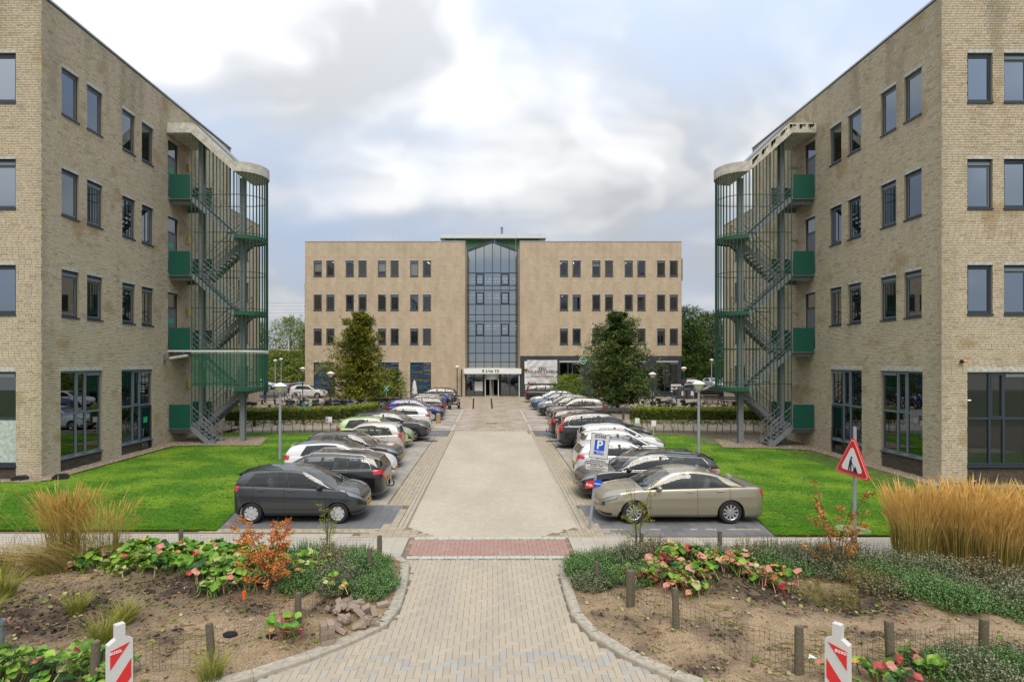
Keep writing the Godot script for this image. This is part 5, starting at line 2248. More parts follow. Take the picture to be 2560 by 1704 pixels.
func background() -> void:
	rng.seed = 90
	# railway bank on the left
	var b := mb()
	var rows := []
	for j in 9:
		var row := PackedVector3Array()
		for i in 25:
			var x := -150.0 + i * 6.4
			var d := 101.0 + j * 3.0
			var k := clampf((d - 103.0) / 14.0, 0.0, 1.0)
			row.push_back(Vector3(x, SLOPE * 85.0 + 5.6 * k * k * (3 - 2 * k) + rf(-0.15, 0.15), -d))
		rows.push_back(row)
	b.grid(rows)
	structure("railway_bank", b, M.meadow)
	var pl := []
	var tn := []
	for k in 9000:
		var x := rf(-66, -22)
		var d := rf(104.0, 118.5)
		var t := clampf((d - 103.0) / 14.0, 0.0, 1.0)
		var y := SLOPE * 85.0 + 5.6 * t * t * (3 - 2 * t)
		var lump: float = 0.5 + 0.5 * sin(x * 0.9 + sin(d * 0.8) * 2.0)
		y += rf(0.0, 1.5) * lump * (1.3 - t)
		pl.append(Transform3D(Basis.from_euler(Vector3(rf(-1, 1), rf(0, TAU), rf(-1, 1))) * Basis.from_scale(Vector3.ONE * rf(0.7, 1.5)), Vector3(x, y, -d)))
		tn.append(vary(Color(0.06, 0.12, 0.012).lerp(Color(0.26, 0.25, 0.04), clampf(rng.randf() * 0.55 + (0.3 if t > 0.8 or t < 0.2 else 0.0), 0.0, 1.0)), 0.25))
	scatter("undergrowth", cluster(0.28, 7), M.leaf, pl, tn, null)
	tag(get_child(get_child_count() - 1), "green scrub covering the railway bank on the left", "undergrowth")
	for q in [[-62.0, 131.0, 8.0, 9.0], [-54.0, 128.0, 7.5, 8.0], [-47.0, 132.0, 9.0, 10.0], [-41.5, 129.0, 7.4, 7.0], [-37.0, 133.0, 8.8, 9.0], [-31.5, 130.0, 7.2, 8.0], [-26.0, 134.0, 8.0, 9.0]]:
		tree("bank_tree", "rounded green tree on top of the railway bank", Vector3(q[0], 5.9, -q[1]), q[2], q[3], 1, 1500, 0.34, Color(0.07, 0.13, 0.02), Color(0.25, 0.32, 0.06), "trees on the railway bank", 200 + int(-q[0]), 0.04)
	var i := 0
	for q in [[24.5, 92.0, 11.5, 9.0], [29.5, 99.0, 12.5, 10.0], [33.5, 94.0, 11.0, 8.0], [38.0, 97.0, 12.5, 9.0], [43.0, 95.0, 12.0, 9.5], [49.0, 99.0, 12.0, 9.0], [35.5, 103.0, 14.0, 9.0]]:
		tree("car_park_tree", "dense dark green tree at the edge of the right car park", at(q[0], q[1]), q[2], q[3], 1, 2600, 0.3, Color(0.025, 0.052, 0.01), Color(0.11, 0.17, 0.025), "trees behind the right car park", 300 + i, 0.03)
		i += 1
	# rail fence, masts and a train on the bank
	var fz := -119.5
	var rl := thing("rail_fence", "low pale railing along the top of the railway bank", "fence", Vector3(-45, 6.2, fz))
	for y in [0.25, 0.75]:
		var r0 := mb()
		r0.bar(Vector3(-25, y, 0), Vector3(25, y, 0), 0.06, 0.09)
		part("rail", r0, M.lamp_shade, rl)
	for k in 21:
		var p0 := mb()
		p0.span(Vector3(-25 + k * 2.5 - 0.04, -0.4, -0.12), Vector3(-25 + k * 2.5 + 0.04, 0.85, -0.06))
		part("post", p0, M.pale_metal, rl)
	for q in [[-43.6, 2.9, "short pale mast on the railway bank, left of the taller one"], [-39.6, 5.4, "tall pale signal mast on the railway bank"]]:
		var ms := thing("rail_mast", q[2], "mast", Vector3(q[0], 6.1, -121))
		var m0 := mb()
		m0.span(Vector3(-0.22, 0, -0.2), Vector3(0.22, 1.0, 0.2))
		part("cabinet", m0, M.pale_metal, ms)
		var m1 := mb()
		m1.tube(Vector3(0, 0.9, 0), Vector3(0, q[1], 0), 0.1, 0.08, 8)
		part("pole", m1, M.pale_metal, ms)
		if q[1] > 4:
			var m2 := mb()
			m2.sphere(Vector3(0, q[1], 0), Vector3(0.24, 0.32, 0.24), 10, 6)
			m2.box(Vector3(0, q[1] * 0.62, 0.15), Vector3(0.5, 0.3, 0.3))
			part("signal_head", m2, M.pale_metal, ms)
	var tr := thing("train", "front of a pale train on the railway bank", "train", Vector3(-36.2, 6.4, -123.0))
	var t0 := mb()
	t0.prism(packed([Vector2(0, 0), Vector2(30, 0), Vector2(30, 3.3), Vector2(1.0, 3.3), Vector2(0.15, 2.3)]), Vector3.RIGHT, Vector3.UP, Vector3(0, 0.3, 1.4), Vector3(0, 0, -2.8))
	part("body", t0, M.white, tr)
	var t1 := mb()
	t1.span(Vector3(0.9, 1.6, 1.4), Vector3(29, 2.7, 1.42))
	part("window_band", t1, M.pane, tr)
	var t2 := mb()
	t2.prism(packed([Vector2(0.02, 2.0), Vector2(0.85, 3.1), Vector2(0.75, 3.2), Vector2(-0.08, 2.1)]), Vector3.RIGHT, Vector3.UP, Vector3(0, 0.3, 1.2), Vector3(0, 0, -2.4))
	part("windscreen", t2, M.pane, tr)
	for k in 4:
		var w := mb()
		var pts := []
		for j in 9:
			var u := j / 8.0
			pts.append(Vector3(lerpf(-75, -22, u), 16.6 + k * 0.75 - 1.4 * (1.0 - pow(u * 2 - 1, 2.0)) + (1.0 - u) * 0.6, -128))
		w.path(pts, 0.022, 4)
		tag(put("overhead_wire", w.mesh(), M.galv), "thin wire in the sky left of the far block, number %s from below" % ["one", "two", "three", "four"][k], "wire", "overhead wires")
	# far rows of the wider surroundings, mostly hidden
	var hz := []
	var ht := []
	for k in 5000:
		var x := rf(-320, 320)
		var d := rf(190, 240)
		hz.append(Transform3D(Basis.from_euler(Vector3(0, rf(0, TAU), 0)) * Basis.from_scale(Vector3.ONE * rf(0.8, 1.5)), Vector3(x, 1.0 + rf(0, 8.5) * (0.7 + 0.3 * sin(x * 0.11)), -d)))
		ht.append(vary(Color(0.05, 0.08, 0.02), 0.3))
	scatter("treeline", cluster(1.4, 7), M.leaf, hz, ht, null)
	tag(get_child(get_child_count() - 1), "distant line of trees along the horizon", "treeline")
	var hedge := []
	var hc := []
	for k in 2200:
		hedge.append(Transform3D(Basis.from_euler(Vector3(rf(-1, 1), rf(0, TAU), rf(-1, 1))), at(rf(27.5, 40), rf(70.0, 71.3), rf(0.1, 1.0))))
		hc.append(vary(Color(0.06, 0.10, 0.02).lerp(Color(0.16, 0.2, 0.04), rng.randf()), 0.2))
	var lh := thing("low_hedge", "low green hedge between the cars of the right car park", "hedge", Vector3.ZERO)
	scatter("foliage", cluster(0.14, 6), M.leaf, hedge, hc, lh)

# ---------------------------------------------------------------- cars
# x forward, y up, z to the right-hand side... the body is a loft over its length; windows, lamps and seams lie on that same surface.
class Car:
	var s: Dictionary
	var L: float
	var W: float
	var H: float
	var xf: float
	var xr: float
	var R: float
	func _init(spec: Dictionary) -> void:
		s = spec
		L = s.l
		W = s.w
		H = s.h
		R = s.r
		xf = L * 0.5 - s.fo
		xr = xf - s.wb
	static func soft(a: float, b: float, x: float) -> float:
		var t := clampf((x - a) / (b - a), 0.0, 1.0)
		return t * t * (3.0 - 2.0 * t)
	func curve(pts: Array, x: float) -> float:               # smooth line through (x, value)
		if x <= pts[0].x:
			return pts[0].y
		for i in pts.size() - 1:
			if x <= pts[i + 1].x:
				var p0: Vector2 = pts[maxi(i - 1, 0)]
				var p1: Vector2 = pts[i]
				var p2: Vector2 = pts[i + 1]
				var p3: Vector2 = pts[mini(i + 2, pts.size() - 1)]
				var h := p2.x - p1.x
				var m1 := (p2.y - p0.y) / maxf(p2.x - p0.x, 0.01) * h
				var m2 := (p3.y - p1.y) / maxf(p3.x - p1.x, 0.01) * h
				var t := (x - p1.x) / h
				var t2 := t * t
				var t3 := t2 * t
				return (2 * t3 - 3 * t2 + 1) * p1.y + (t3 - 2 * t2 + t) * m1 + (-2 * t3 + 3 * t2) * p2.y + (t3 - t2) * m2
		return pts[-1].y
	func plan(x: float) -> float:                            # half width of the body
		var e: float = s.get("nose", 0.6) if x > 0 else s.get("tail", 0.42)
		var k: float = 3.2 if x > 0 else 3.6
		var t := clampf((absf(x) - (L * 0.5 - e)) / e, 0.0, 0.9999)
		return W * 0.5 * pow(1.0 - pow(t, k), 1.0 / k)
	func belt(x: float) -> float:
		return lerpf(s.bf, s.br, clampf((s.xc - x) / (s.xc - s.xd), 0.0, 1.0))
	func deck(x: float) -> float:                            # top of bonnet or boot
		return curve(s.deck, x)
	func arch(x: float) -> float:
		var y := 0.0
		for c in [xf, xr]:
			var q := absf(x - c)
			var a := R + 0.055
			if q < a:
				y = maxf(y, R + sqrt(a * a - q * q) * 0.98 - 0.02)
		return y
	func body(x: float, v: float, side: float) -> Vector3:
		var w := plan(x)
		var e := clampf((absf(x) - (L * 0.5 - 0.35)) / 0.35, 0.0, 1.0)
		var yb: float = s.gc + 0.10 * e * e * e
		var yd := deck(x)
		var ys := minf(belt(x), yd - 0.025)
		var Z := [0.86, 0.955, 0.985, 1.0, 0.988, 0.955, 0.915, 0.70, 0.36, 0.0]
		var V := [0.0, 0.07, 0.2, 0.38, 0.55, 0.68, 0.75, 0.85, 0.93, 1.0]
		var Y := [yb, yb + 0.05, lerpf(yb, ys, 0.24), lerpf(yb, ys, 0.48), lerpf(yb, ys, 0.74), lerpf(yb, ys, 0.93), ys, lerpf(ys, yd, 0.62), lerpf(ys, yd, 0.93), yd]
		var i := 0
		while i < 8 and v > V[i + 1]:
			i += 1
		var t: float = (v - V[i]) / (V[i + 1] - V[i])
		var a := maxi(i - 1, 0)
		var d := mini(i + 2, 9)
		var zz := cat(Z[a], Z[i], Z[i + 1], Z[d], t)
		var yy := cat(Y[a], Y[i], Y[i + 1], Y[d], t)
		# a crease along the doors
		zz += 0.008 * exp(-pow((v - 0.5) / 0.035, 2.0))
		var ar := arch(x)
		if yy < ar:
			yy = ar
		elif ar > 0.0 and yy < ar + 0.06 and v < 0.66:
			zz += 0.012 * (1.0 - (yy - ar) / 0.06)
		return Vector3(x, yy, zz * w * side)
	static func cat(a: float, b: float, c: float, d: float, t: float) -> float:
		var m1 := (c - a) * 0.5
		var m2 := (d - b) * 0.5
		var t2 := t * t
		var t3 := t2 * t
		return (2 * t3 - 3 * t2 + 1) * b + (t3 - 2 * t2 + t) * m1 + (-2 * t3 + 3 * t2) * c + (t3 - t2) * m2
	func roofline(x: float) -> float:
		return curve(s.roof, x)
	func sill_half(x: float) -> float:
		return plan(x) * 0.915
	func edge(x: float, side: float) -> Vector3:              # where side glass meets roof or screen
		var y := roofline(x)
		var b := belt(x)
		var k := clampf((y - b) / (H - b), 0.0, 1.0)
		var cr: float = 0.05 * k
		return Vector3(x, y - cr, side * lerpf(sill_half(x), W * 0.5 * s.get("top", 0.70), pow(k, 0.9)))
	func flank(x: float, t: float, side: float, out := 0.0) -> Vector3:   # t 0 at the belt, 1 at the roof edge
		var e := edge(x, side)
		var a := Vector3(x, belt(x), side * sill_half(x))
		var p := a.lerp(e, t)
		p.z += side * (sin(t * PI) * 0.028 + out)
		return p
	func crown(x: float, u: float, out := 0.0) -> Vector3:    # u -1..1 across the roof
		var e := edge(x, 1.0)
		var y := roofline(x)
		return Vector3(x, lerpf(y, e.y, pow(absf(u), 2.4)) + out, e.z * u)

func strip_mesh(b: MB, rows: Array, flip: bool) -> void:
	if flip:
		var r := []
		for q in rows:
			var p: PackedVector3Array = q.duplicate()
			p.reverse()
			r.append(p)
		b.grid(r)
	else:
		b.grid(rows)

func patch_on_body(c: Car, b: MB, x0: float, x1: float, v0: float, v1: float, side: float, out: float, nx := 8, nv := 5, slant := 0.0) -> void:
	var rows := []
	for j in nv + 1:
		var row := PackedVector3Array()
		for i in nx + 1:
			var v := lerpf(v0, v1, j / float(nv))
			var x := lerpf(x0, x1, i / float(nx)) + slant * (j / float(nv) - 0.5)
			x = clampf(x, -c.L * 0.5 + 0.002, c.L * 0.5 - 0.002)
			var p := c.body(x, v, side)
			var e := 0.01
			var dx := c.body(x + e if x < 0 else x - e, v, side) - p
			if x > 0:
				dx = -dx
			var dv := c.body(x, minf(v + 0.01, 1.0), side) - p
			if v > 0.985:
				dv = p - c.body(x, v - 0.01, side)
			var n := dx.cross(dv).normalized() * side
			row.push_back(p + n * out)
		rows.push_back(row)
	strip_mesh(b, rows, side < 0)

var wheel_cache := {}
func wheel_meshes(R: float, style: int, wide: float) -> Array:
	var key := "%0.3f_%d" % [R, style]
	if wheel_cache.has(key):
		return wheel_cache[key]
	var ty := mb()
	var w := wide * 0.5
	var ri := R * 0.66
	ty.t = Transform3D(Basis(Vector3.RIGHT, PI / 2), Vector3.ZERO)      # lathe axis lies across the car; +y becomes +z
	ty.lathe([Vector2(ri, -w + 0.01), Vector2(R * 0.88, -w), Vector2(R * 0.97, -w + 0.025), Vector2(R, -w + 0.05), Vector2(R, w - 0.05), Vector2(R * 0.97, w - 0.025), Vector2(R * 0.88, w), Vector2(ri, w - 0.012)], 28)
	var rm := mb()
	rm.t = ty.t
	rm.lathe([Vector2(ri, w - 0.012), Vector2(ri * 0.95, w - 0.02), Vector2(ri * 0.92, w - 0.05), Vector2(ri * 0.9, w - 0.1)], 28)
	var hub := mb()
	hub.t = ty.t
	hub.lathe([Vector2(ri * 0.92, w - 0.1), Vector2(0.0, w - 0.09)], 24)
	var sp := mb()
	var n: int = [7, 5, 10, 6][style]
	sp.t = Transform3D.IDENTITY
	var z := w - 0.03
	for k in n:
		var a := TAU * k / n + 0.2
		var d := Vector3(cos(a), sin(a), 0)
		var q := Vector3(-d.y, d.x, 0)
		var w0: float = ri * [0.22, 0.16, 0.11, 0.14][style]
		var w1: float = ri * [0.30, 0.24, 0.12, 0.2][style]
		var a0 := d * ri * 0.2
		var a1 := d * ri * 0.95
		var zz := Vector3(0, 0, z)
		var z1 := Vector3(0, 0, z + 0.008)
		sp.quad(a0 - q * w0 + zz, a1 - q * w1 + z1, a1 + q * w1 + z1, a0 + q * w0 + zz)
		var dn := Vector3(0, 0, -0.03)
		sp.quad(a0 + q * w0 + zz, a1 + q * w1 + z1, a1 + q * w1 + z1 + dn, a0 + q * w0 + zz + dn)
		sp.quad(a1 - q * w1 + z1, a0 - q * w0 + zz, a0 - q * w0 + zz + dn, a1 - q * w1 + z1 + dn)
	sp.t = ty.t
	sp.lathe([Vector2(ri * 0.3, z - 0.02), Vector2(ri * 0.27, z + 0.008), Vector2(ri * 0.1, z + 0.014), Vector2(0.0, z + 0.014)], 16)
	wheel_cache[key] = [ty.mesh(), rm.mesh(), hub.mesh(), sp.mesh()]
	return wheel_cache[key]

func make_car(called: String, label: String, spec: Dictionary, where: Vector3, turn: float, lin: Color, metal := 0.0, group := "cars parked along the drive") -> Node3D:
	var o := thing(called, label, "car", where, turn, group)
	o.rotation = Vector3(0, turn, 0)
	var c := Car.new(spec)
	var pm := paint(lin, metal)
	var fine: int = spec.get("fine", 2)
	# stations along the body, closer at the wheel arches and the ends
	var st := []
	var hl := c.L * 0.5
	for k in 9:
		var t := sin((k + 0.0) / 8.0 * PI / 2)
		st.append(hl - 0.001 - (1.0 - t) * 0.5)
		st.append(-hl + 0.001 + (1.0 - t) * 0.5)
	var x := -hl + 0.3
	while x < hl - 0.3:
		st.append(x)
		x += 0.11
	for w in [c.xf, c.xr]:
		var k := -(c.R + 0.08)
		while k < c.R + 0.081:
			st.append(clampf(w + k, -hl + 0.02, hl - 0.02))
			k += 0.032
	st.append(spec.xc)
	st.append(spec.xd)
	st.append(hl - 0.0002)
	st.append(-hl + 0.0002)
	st = uniq(st)
	var vs := []
	for k in 25:
		vs.append(k / 24.0)
	var body := mb()
	for side in [-1.0, 1.0]:
		var rows := []
		var low := []
		for v in vs:
			var row := PackedVector3Array()
			for q in st:
				row.push_back(c.body(q, v, side))
			if v <= 0.7501:
				low.append(row)
			if v >= 0.7499:
				rows.append(row)
		strip_mesh(body, low, side < 0)
		# bonnet and boot, but not where the cabin stands
		for seg in [[-9.0, spec.xd], [spec.xc, 9.0]]:
			var part_rows := []
			for row in rows:
				var r2 := PackedVector3Array()
				for p in row:
					if p.x >= seg[0] - 0.001 and p.x <= seg[1] + 0.001:
						r2.push_back(p)
				part_rows.append(r2)
			if part_rows[0].size() > 1:
				strip_mesh(body, part_rows, side < 0)
	# roof panel
	var rr := []
	for j in 11:
		var row := PackedVector3Array()
		for i in 31:
			row.push_back(c.crown(lerpf(spec.x1 - 0.02, spec.x0 + 0.02, j / 10.0), sin(lerpf(PI / 2, -PI / 2, i / 30.0)), 0.006))
		rr.append(row)
	var rfp := mb()
	var fl := []
	for row in rr:
		var p: PackedVector3Array = row.duplicate()
		p.reverse()
		fl.append(p)
	rfp.grid(fl)
	if rfp.n.size() > 0 and rfp.n[rfp.n.size() / 2].y < 0:
		rfp = mb()
		rfp.grid(rr)
	part("body", body, pm, o)
	var roof_m: Material = pm if not spec.has("roof_dark") else paint(Color(0.012, 0.013, 0.014))
	part("roof_panel", rfp, roof_m, o)
	# glass
	var wsg := mb()
	var ws := []
	for j in 9:
		var row := PackedVector3Array()
		for i in 31:
			row.push_back(c.crown(lerpf(spec.xc, spec.x0, j / 8.0), 0.985 * sin(lerpf(-PI / 2, PI / 2, i / 30.0))))
		ws.append(row)
	orient(wsg, ws, Vector3(0.5, 0.8, 0))
	part("windscreen", wsg, M.car_screen, o)
	var rwg := mb()
	ws = []
	for j in 9:
		var row := PackedVector3Array()
		for i in 31:
			row.push_back(c.crown(lerpf(spec.x1, spec.xd, j / 8.0), 0.985 * sin(lerpf(-PI / 2, PI / 2, i / 30.0))))
		ws.append(row)
	orient(rwg, ws, Vector3(-0.8, 0.5, 0))
	part("rear_window", rwg, M.car_glass, o)
	for side in [-1.0, 1.0]:
		var sg := mb()
		var rows := []
		for j in 13:
			var row := PackedVector3Array()
			for i in 41:
				row.push_back(c.flank(lerpf(spec.xd, spec.xc, i / 40.0), j / 12.0, side))
			rows.append(row)
		orient(sg, rows, Vector3(0, 0.1, side))
		part("side_glass", sg, M.car_glass, o)
		# pillars, roof rails and the frame of the glass
		var pl := mb()
		edge_strip(c, pl, spec.xd, spec.xc, 0.055, side, 0.009)
		for top0 in [[spec.xc, spec.x0], [spec.xd, spec.x1]]:       # the strip of the screen pillar that lies on the screen
			var rows2 := []
			for j in 9:
				var row := PackedVector3Array()
				for i in 7:
					row.push_back(c.crown(lerpf(top0[0], top0[1], j / 8.0), side * lerpf(0.91 if top0[0] > 0 else 0.84, 1.0, i / 6.0), 0.012))
				rows2.append(row)
			orient(pl, rows2, Vector3(0.4 if top0[0] > 0 else -0.4, 0.8, 0))
		# rear quarter behind the last side window
		var g: Array = spec.rear_glass                              # x of the window's rear edge at the belt and at the roof
		flank_patch(c, pl, spec.xd, g[0], spec.xd, g[1], 0.0, 1.0, side, 0.009, true)
		part("pillar", pl, pm, o)
		var bk := mb()
		for q in spec.posts:                                        # door posts
			flank_patch(c, bk, q - 0.045, q + 0.045, q - 0.06, q + 0.03, 0.0, 0.92, side, 0.004, true)
		flank_patch(c, bk, g[0], spec.xc - 0.1, g[0], spec.xc - 0.1, 0.0, 0.045, side, 0.005, false)
		part("window_frame", bk, M.plastic, o)
		if spec.has("chrome"):
			var ch := mb()
			var line := []
			for i in 15:
				line.append(c.flank(lerpf(g[0] + 0.02, spec.xc - 0.2, i / 14.0), 0.03, side, 0.012))
			var li2 := []
			for i in 15:
				var xx := lerpf(g[1] + 0.02, spec.x0 + 0.1, i / 14.0)
				li2.append(c.flank(xx, 0.9, side, 0.012))
			ch.path(line, 0.009, 5)
			ch.path(li2, 0.009, 5)
			ch.path([line[0], c.flank((g[0] + g[1]) * 0.5 - 0.03, 0.5, side, 0.016), li2[0]], 0.009, 5)
			part("chrome_trim", ch, M.chrome, o)
		# seams of doors, fuel flap and bumpers
		var sm := mb()
		for q in spec.seams:
			patch_on_body(c, sm, q - 0.004, q + 0.004, 0.09, 0.745, side, 0.003, 1, 16)
		patch_on_body(c, sm, spec.seams[-1], spec.seams[0], 0.085, 0.093, side, 0.003, 18, 1)
		part("door_gap", sm, M.liner, o)
		for q in spec.handles:
			var hd := mb()
			var p := c.body(q, 0.655, side)
			hd.rbox(p + Vector3(0, 0, side * 0.015), Vector3(0.2, 0.032, 0.04), 0.01)
			part("door_handle", hd, pm if not spec.has("chrome_handles") else M.chrome, o)
		var mr := mb()
		var mp := c.body(spec.xc - 0.42, 0.75, side) + Vector3(0, 0.05, side * 0.10)
		mr.sphere(mp, Vector3(0.075, 0.075, 0.115), 10, 7)
		mr.bar(mp - Vector3(0, 0.03, side * 0.15), mp - Vector3(0, 0.02, 0), 0.06, 0.03)
		part("mirror", mr, pm if not spec.has("dark_mirror") else M.black, o)
		# lamps
		var hlm := mb()
		var h: Array = spec.head
		patch_on_body(c, hlm, h[0], hl - h[1], h[2], h[3], side, 0.006, 12, 5, h[4])
		part("headlight", hlm, M.lamp_lens, o)
		var bez := mb()
		patch_on_body(c, bez, h[0] - 0.02, hl - h[1] + 0.004, h[2] - 0.015, h[3] + 0.012, side, 0.003, 12, 5, h[4])
		part("headlight_bezel", bez, M.black, o)
		var tlm := mb()
		var t: Array = spec.tail_lamp
		patch_on_body(c, tlm, -hl + t[0], -hl + t[1], t[2], t[3], side, 0.008, 9, 5, t[4])
		part("tail_light", tlm, M.red_lens, o)
		if t.size() > 5:                        # tall lamps that climb the rear pillar
			var up := mb()
			edge_strip(c, up, spec.xd, lerpf(spec.xd, spec.x1, t[5]), 0.16, side, 0.014)
			part("tail_light", up, M.red_lens, o)
		# bumper insert and front grille, split down the middle
		var gr := mb()
		patch_on_body(c, gr, hl - 0.16, hl - 0.003, spec.grille[0], spec.grille[1], side, 0.004, 12, 4)
		part("grille", gr, M.black, o)
		if spec.has("grille_bars"):
			var gb := mb()
			for k in 4:
				var v := lerpf(spec.grille[0] + 0.02, spec.grille[1] - 0.02, k / 3.0)
				patch_on_body(c, gb, hl - 0.14, hl - 0.004, v - 0.006, v + 0.006, side, 0.009, 12, 1)
			part("grille_bar", gb, M.chrome, o)
		var it := mb()
		patch_on_body(c, it, hl - 0.34, hl - 0.02, 0.10, 0.2, side, 0.004, 10, 3)
		part("air_intake", it, M.black, o)
		if spec.has("cladding"):
			var bs := mb()
			patch_on_body(c, bs, -hl + 0.004, -hl + 0.42, 0.03, 0.17, side, 0.004, 12, 3)
			part("bumper_insert", bs, M.plastic, o)
		if spec.has("cladding"):
			var cl := mb()
			patch_on_body(c, cl, -hl + 0.3, hl - 0.3, 0.0, 0.12, side, 0.006, 60, 2)
			part("cladding", cl, M.plastic, o)
		if spec.has("rails"):
			var ra := mb()
			var pts := []
			for i in 13:
				var xx := lerpf(spec.x1 + 0.25, spec.x0 - 0.1, i / 12.0)
				pts.append(c.edge(xx, side) + Vector3(0, 0.055 if i > 0 and i < 12 else 0.0, -side * 0.05))
			ra.path(pts, 0.018, 6)
			part("roof_rail", ra, M.black if spec.rails == 0 else M.alloy, o)
	# plates
	for e in [1.0, -1.0]:
		var pt := mb()
		var py: float = 0.42 if e > 0 else spec.plate_y
		pt.box(Vector3(e * (hl + 0.012), py, 0), Vector3(0.012, 0.11, 0.5))
		var pn := part("number_plate", pt, M.plate, o)
		var ch := mb()
		var zz := -0.2
		for k in 8:
			if k != 2 and k != 5:
				ch.box(Vector3(e * (hl + 0.019), py, zz + k * 0.056), Vector3(0.003, 0.066, 0.034))
			else:
				ch.box(Vector3(e * (hl + 0.019), py, zz + k * 0.056), Vector3(0.003, 0.012, 0.02))
		part("characters", ch, M.plate_ink, pn)
		var blue := mb()
		blue.box(Vector3(e * (hl + 0.019), py, e * 0.23), Vector3(0.003, 0.11, 0.035))
		part("country_strip", blue, M.sign_blue, pn)
	if spec.get("spoiler", 0.0) > 0.0:
		var sp := mb()
		var rows := []
		for j in 4:
			var row := PackedVector3Array()
			for i in 13:
				var p := c.crown(spec.x1 + 0.02, lerpf(0.97, -0.97, i / 12.0), 0.012)
				var k: float = [0.0, spec.spoiler, spec.spoiler, 0.02][j]
				row.push_back(p + Vector3(-k, [0.0, -0.03, -0.065, -0.075][j], 0))
			rows.append(row)
		orient(sp, rows.slice(0, 2), Vector3.UP)
		orient(sp, rows.slice(1, 3), Vector3.LEFT)
		orient(sp, rows.slice(2, 4), Vector3.DOWN)
		part("spoiler", sp, pm, o)
	# cabin
	var cab := mb()
	cab.span(Vector3(spec.xd + 0.25, 0.4, -c.W * 0.42), Vector3(spec.xc - 0.05, 0.62, c.W * 0.42))
	cab.span(Vector3(spec.xc - 0.75, 0.62, -c.W * 0.4), Vector3(spec.xc - 0.15, belt_low(c, spec.xc) - 0.04, c.W * 0.4))
	cab.span(Vector3(spec.xd + 0.05, 0.5, -c.W * 0.4), Vector3(spec.xd + 0.5, c.belt(spec.xd) - 0.08, c.W * 0.4))
	part("cabin", cab, M.liner, o)
	var seat_m: Material = M.seat_tan if spec.has("tan") else M.seat
	for q in [[spec.xc - 1.75, 0.37], [spec.xc - 1.75, -0.37]]:
		var s1 := mb()
		s1.t = Transform3D(Basis(Vector3.BACK, 0.25), Vector3(q[0], 0.62, q[1]))
		s1.rbox(Vector3(0, 0.3, 0), Vector3(0.16, 0.62, 0.48), 0.06)
		s1.rbox(Vector3(0.02, 0.7, 0), Vector3(0.1, 0.18, 0.26), 0.04)
		part("seat", s1, seat_m, o)
	var s2 := mb()
	var bx: float = maxf(spec.xc - 2.6, spec.xd + 0.45)
	s2.t = Transform3D(Basis(Vector3.BACK, 0.3), Vector3(bx, 0.62, 0))
	s2.rbox(Vector3(0, 0.27, 0), Vector3(0.16, 0.55, 1.2), 0.06)
	for z in [-0.38, 0.38]:
		s2.rbox(Vector3(0.02, 0.6, z), Vector3(0.1, 0.16, 0.24), 0.04)
	part("rear_seat", s2, seat_m, o)
	var sw := mb()
	sw.t = Transform3D(Basis(Vector3.BACK, 1.15), Vector3(spec.xc - 0.95, 0.93, -0.36))
	var ring := []
	for k in 15:
		ring.append(Vector3(cos(TAU * k / 14), 0, sin(TAU * k / 14)) * 0.18)
	sw.path(ring, 0.015, 5)
	part("steering_wheel", sw, M.black, o)
	# underside and wheels
	var ub := mb()
	ub.span(Vector3(-hl + 0.25, spec.gc - 0.02, -c.W * 0.5 + 0.24), Vector3(hl - 0.25, 0.62, c.W * 0.5 - 0.24))
	part("underbody", ub, M.liner, o)
	for w in [c.xf, c.xr]:
		for side in [-1.0, 1.0]:
			var wm := wheel_meshes(c.R, spec.wheel, 0.205)
			var rim: Material = M.alloy if spec.wheel != 0 else M.hubcap
			var y := put("wheel", wm[0], M.tyre, o)
			y.position = Vector3(w, c.R, side * (c.W * 0.5 - 0.115))
			if side < 0:
				y.rotation.y = PI
			y.rotate_object_local(Vector3.BACK, rng.randf() * TAU)
			put("rim", wm[1], rim, y)
			put("hub_back", wm[2], M.liner, y)
			put("spokes", wm[3], rim, y)
	if spec.has("antenna"):
		var an := mb()
		var p := c.crown(spec.x1 + 0.25, 0.0)
		an.tube(p, p + Vector3(-0.22, 0.32, 0), 0.006, 0.004, 5)
		part("aerial", an, M.black, o)
	if spec.has("tow"):
		var tb := mb()
		tb.path([Vector3(-hl + 0.1, 0.32, 0), Vector3(-hl - 0.1, 0.31, 0), Vector3(-hl - 0.15, 0.34, 0), Vector3(-hl - 0.15, 0.42, 0)], 0.022, 7)
		tb.sphere(Vector3(-hl - 0.15, 0.45, 0), Vector3.ONE * 0.035, 8, 6)
		part("tow_bar", tb, M.black, o)
	for z in [-0.25, 0.32]:
		var wp := mb()
		var a := c.crown(spec.xc + 0.02, z / (c.W * 0.46), 0.02)
		var e := c.crown(spec.xc - 0.17, z / (c.W * 0.46) - 0.55, 0.02)
		wp.bar(a, e, 0.02, 0.015)
		part("wiper", wp, M.black, o)
	return o

func belt_low(c: Car, x: float) -> float:
	return c.belt(x) - 0.02

func orient(b: MB, rows: Array, out: Vector3) -> void:          # grid whose front looks along out
	var a: Vector3 = rows[0][1] - rows[0][0]
	var m: int = rows[0].size() / 2
	a = rows[0][mini(m + 1, rows[0].size() - 1)] - rows[0][m]
	if a.length() < 1e-6:
		a = rows[-1][m + 1] - rows[-1][m]
	var d: Vector3 = rows[-1][m] - rows[0][m]
	strip_mesh(b, rows, a.cross(d).dot(out) < 0)

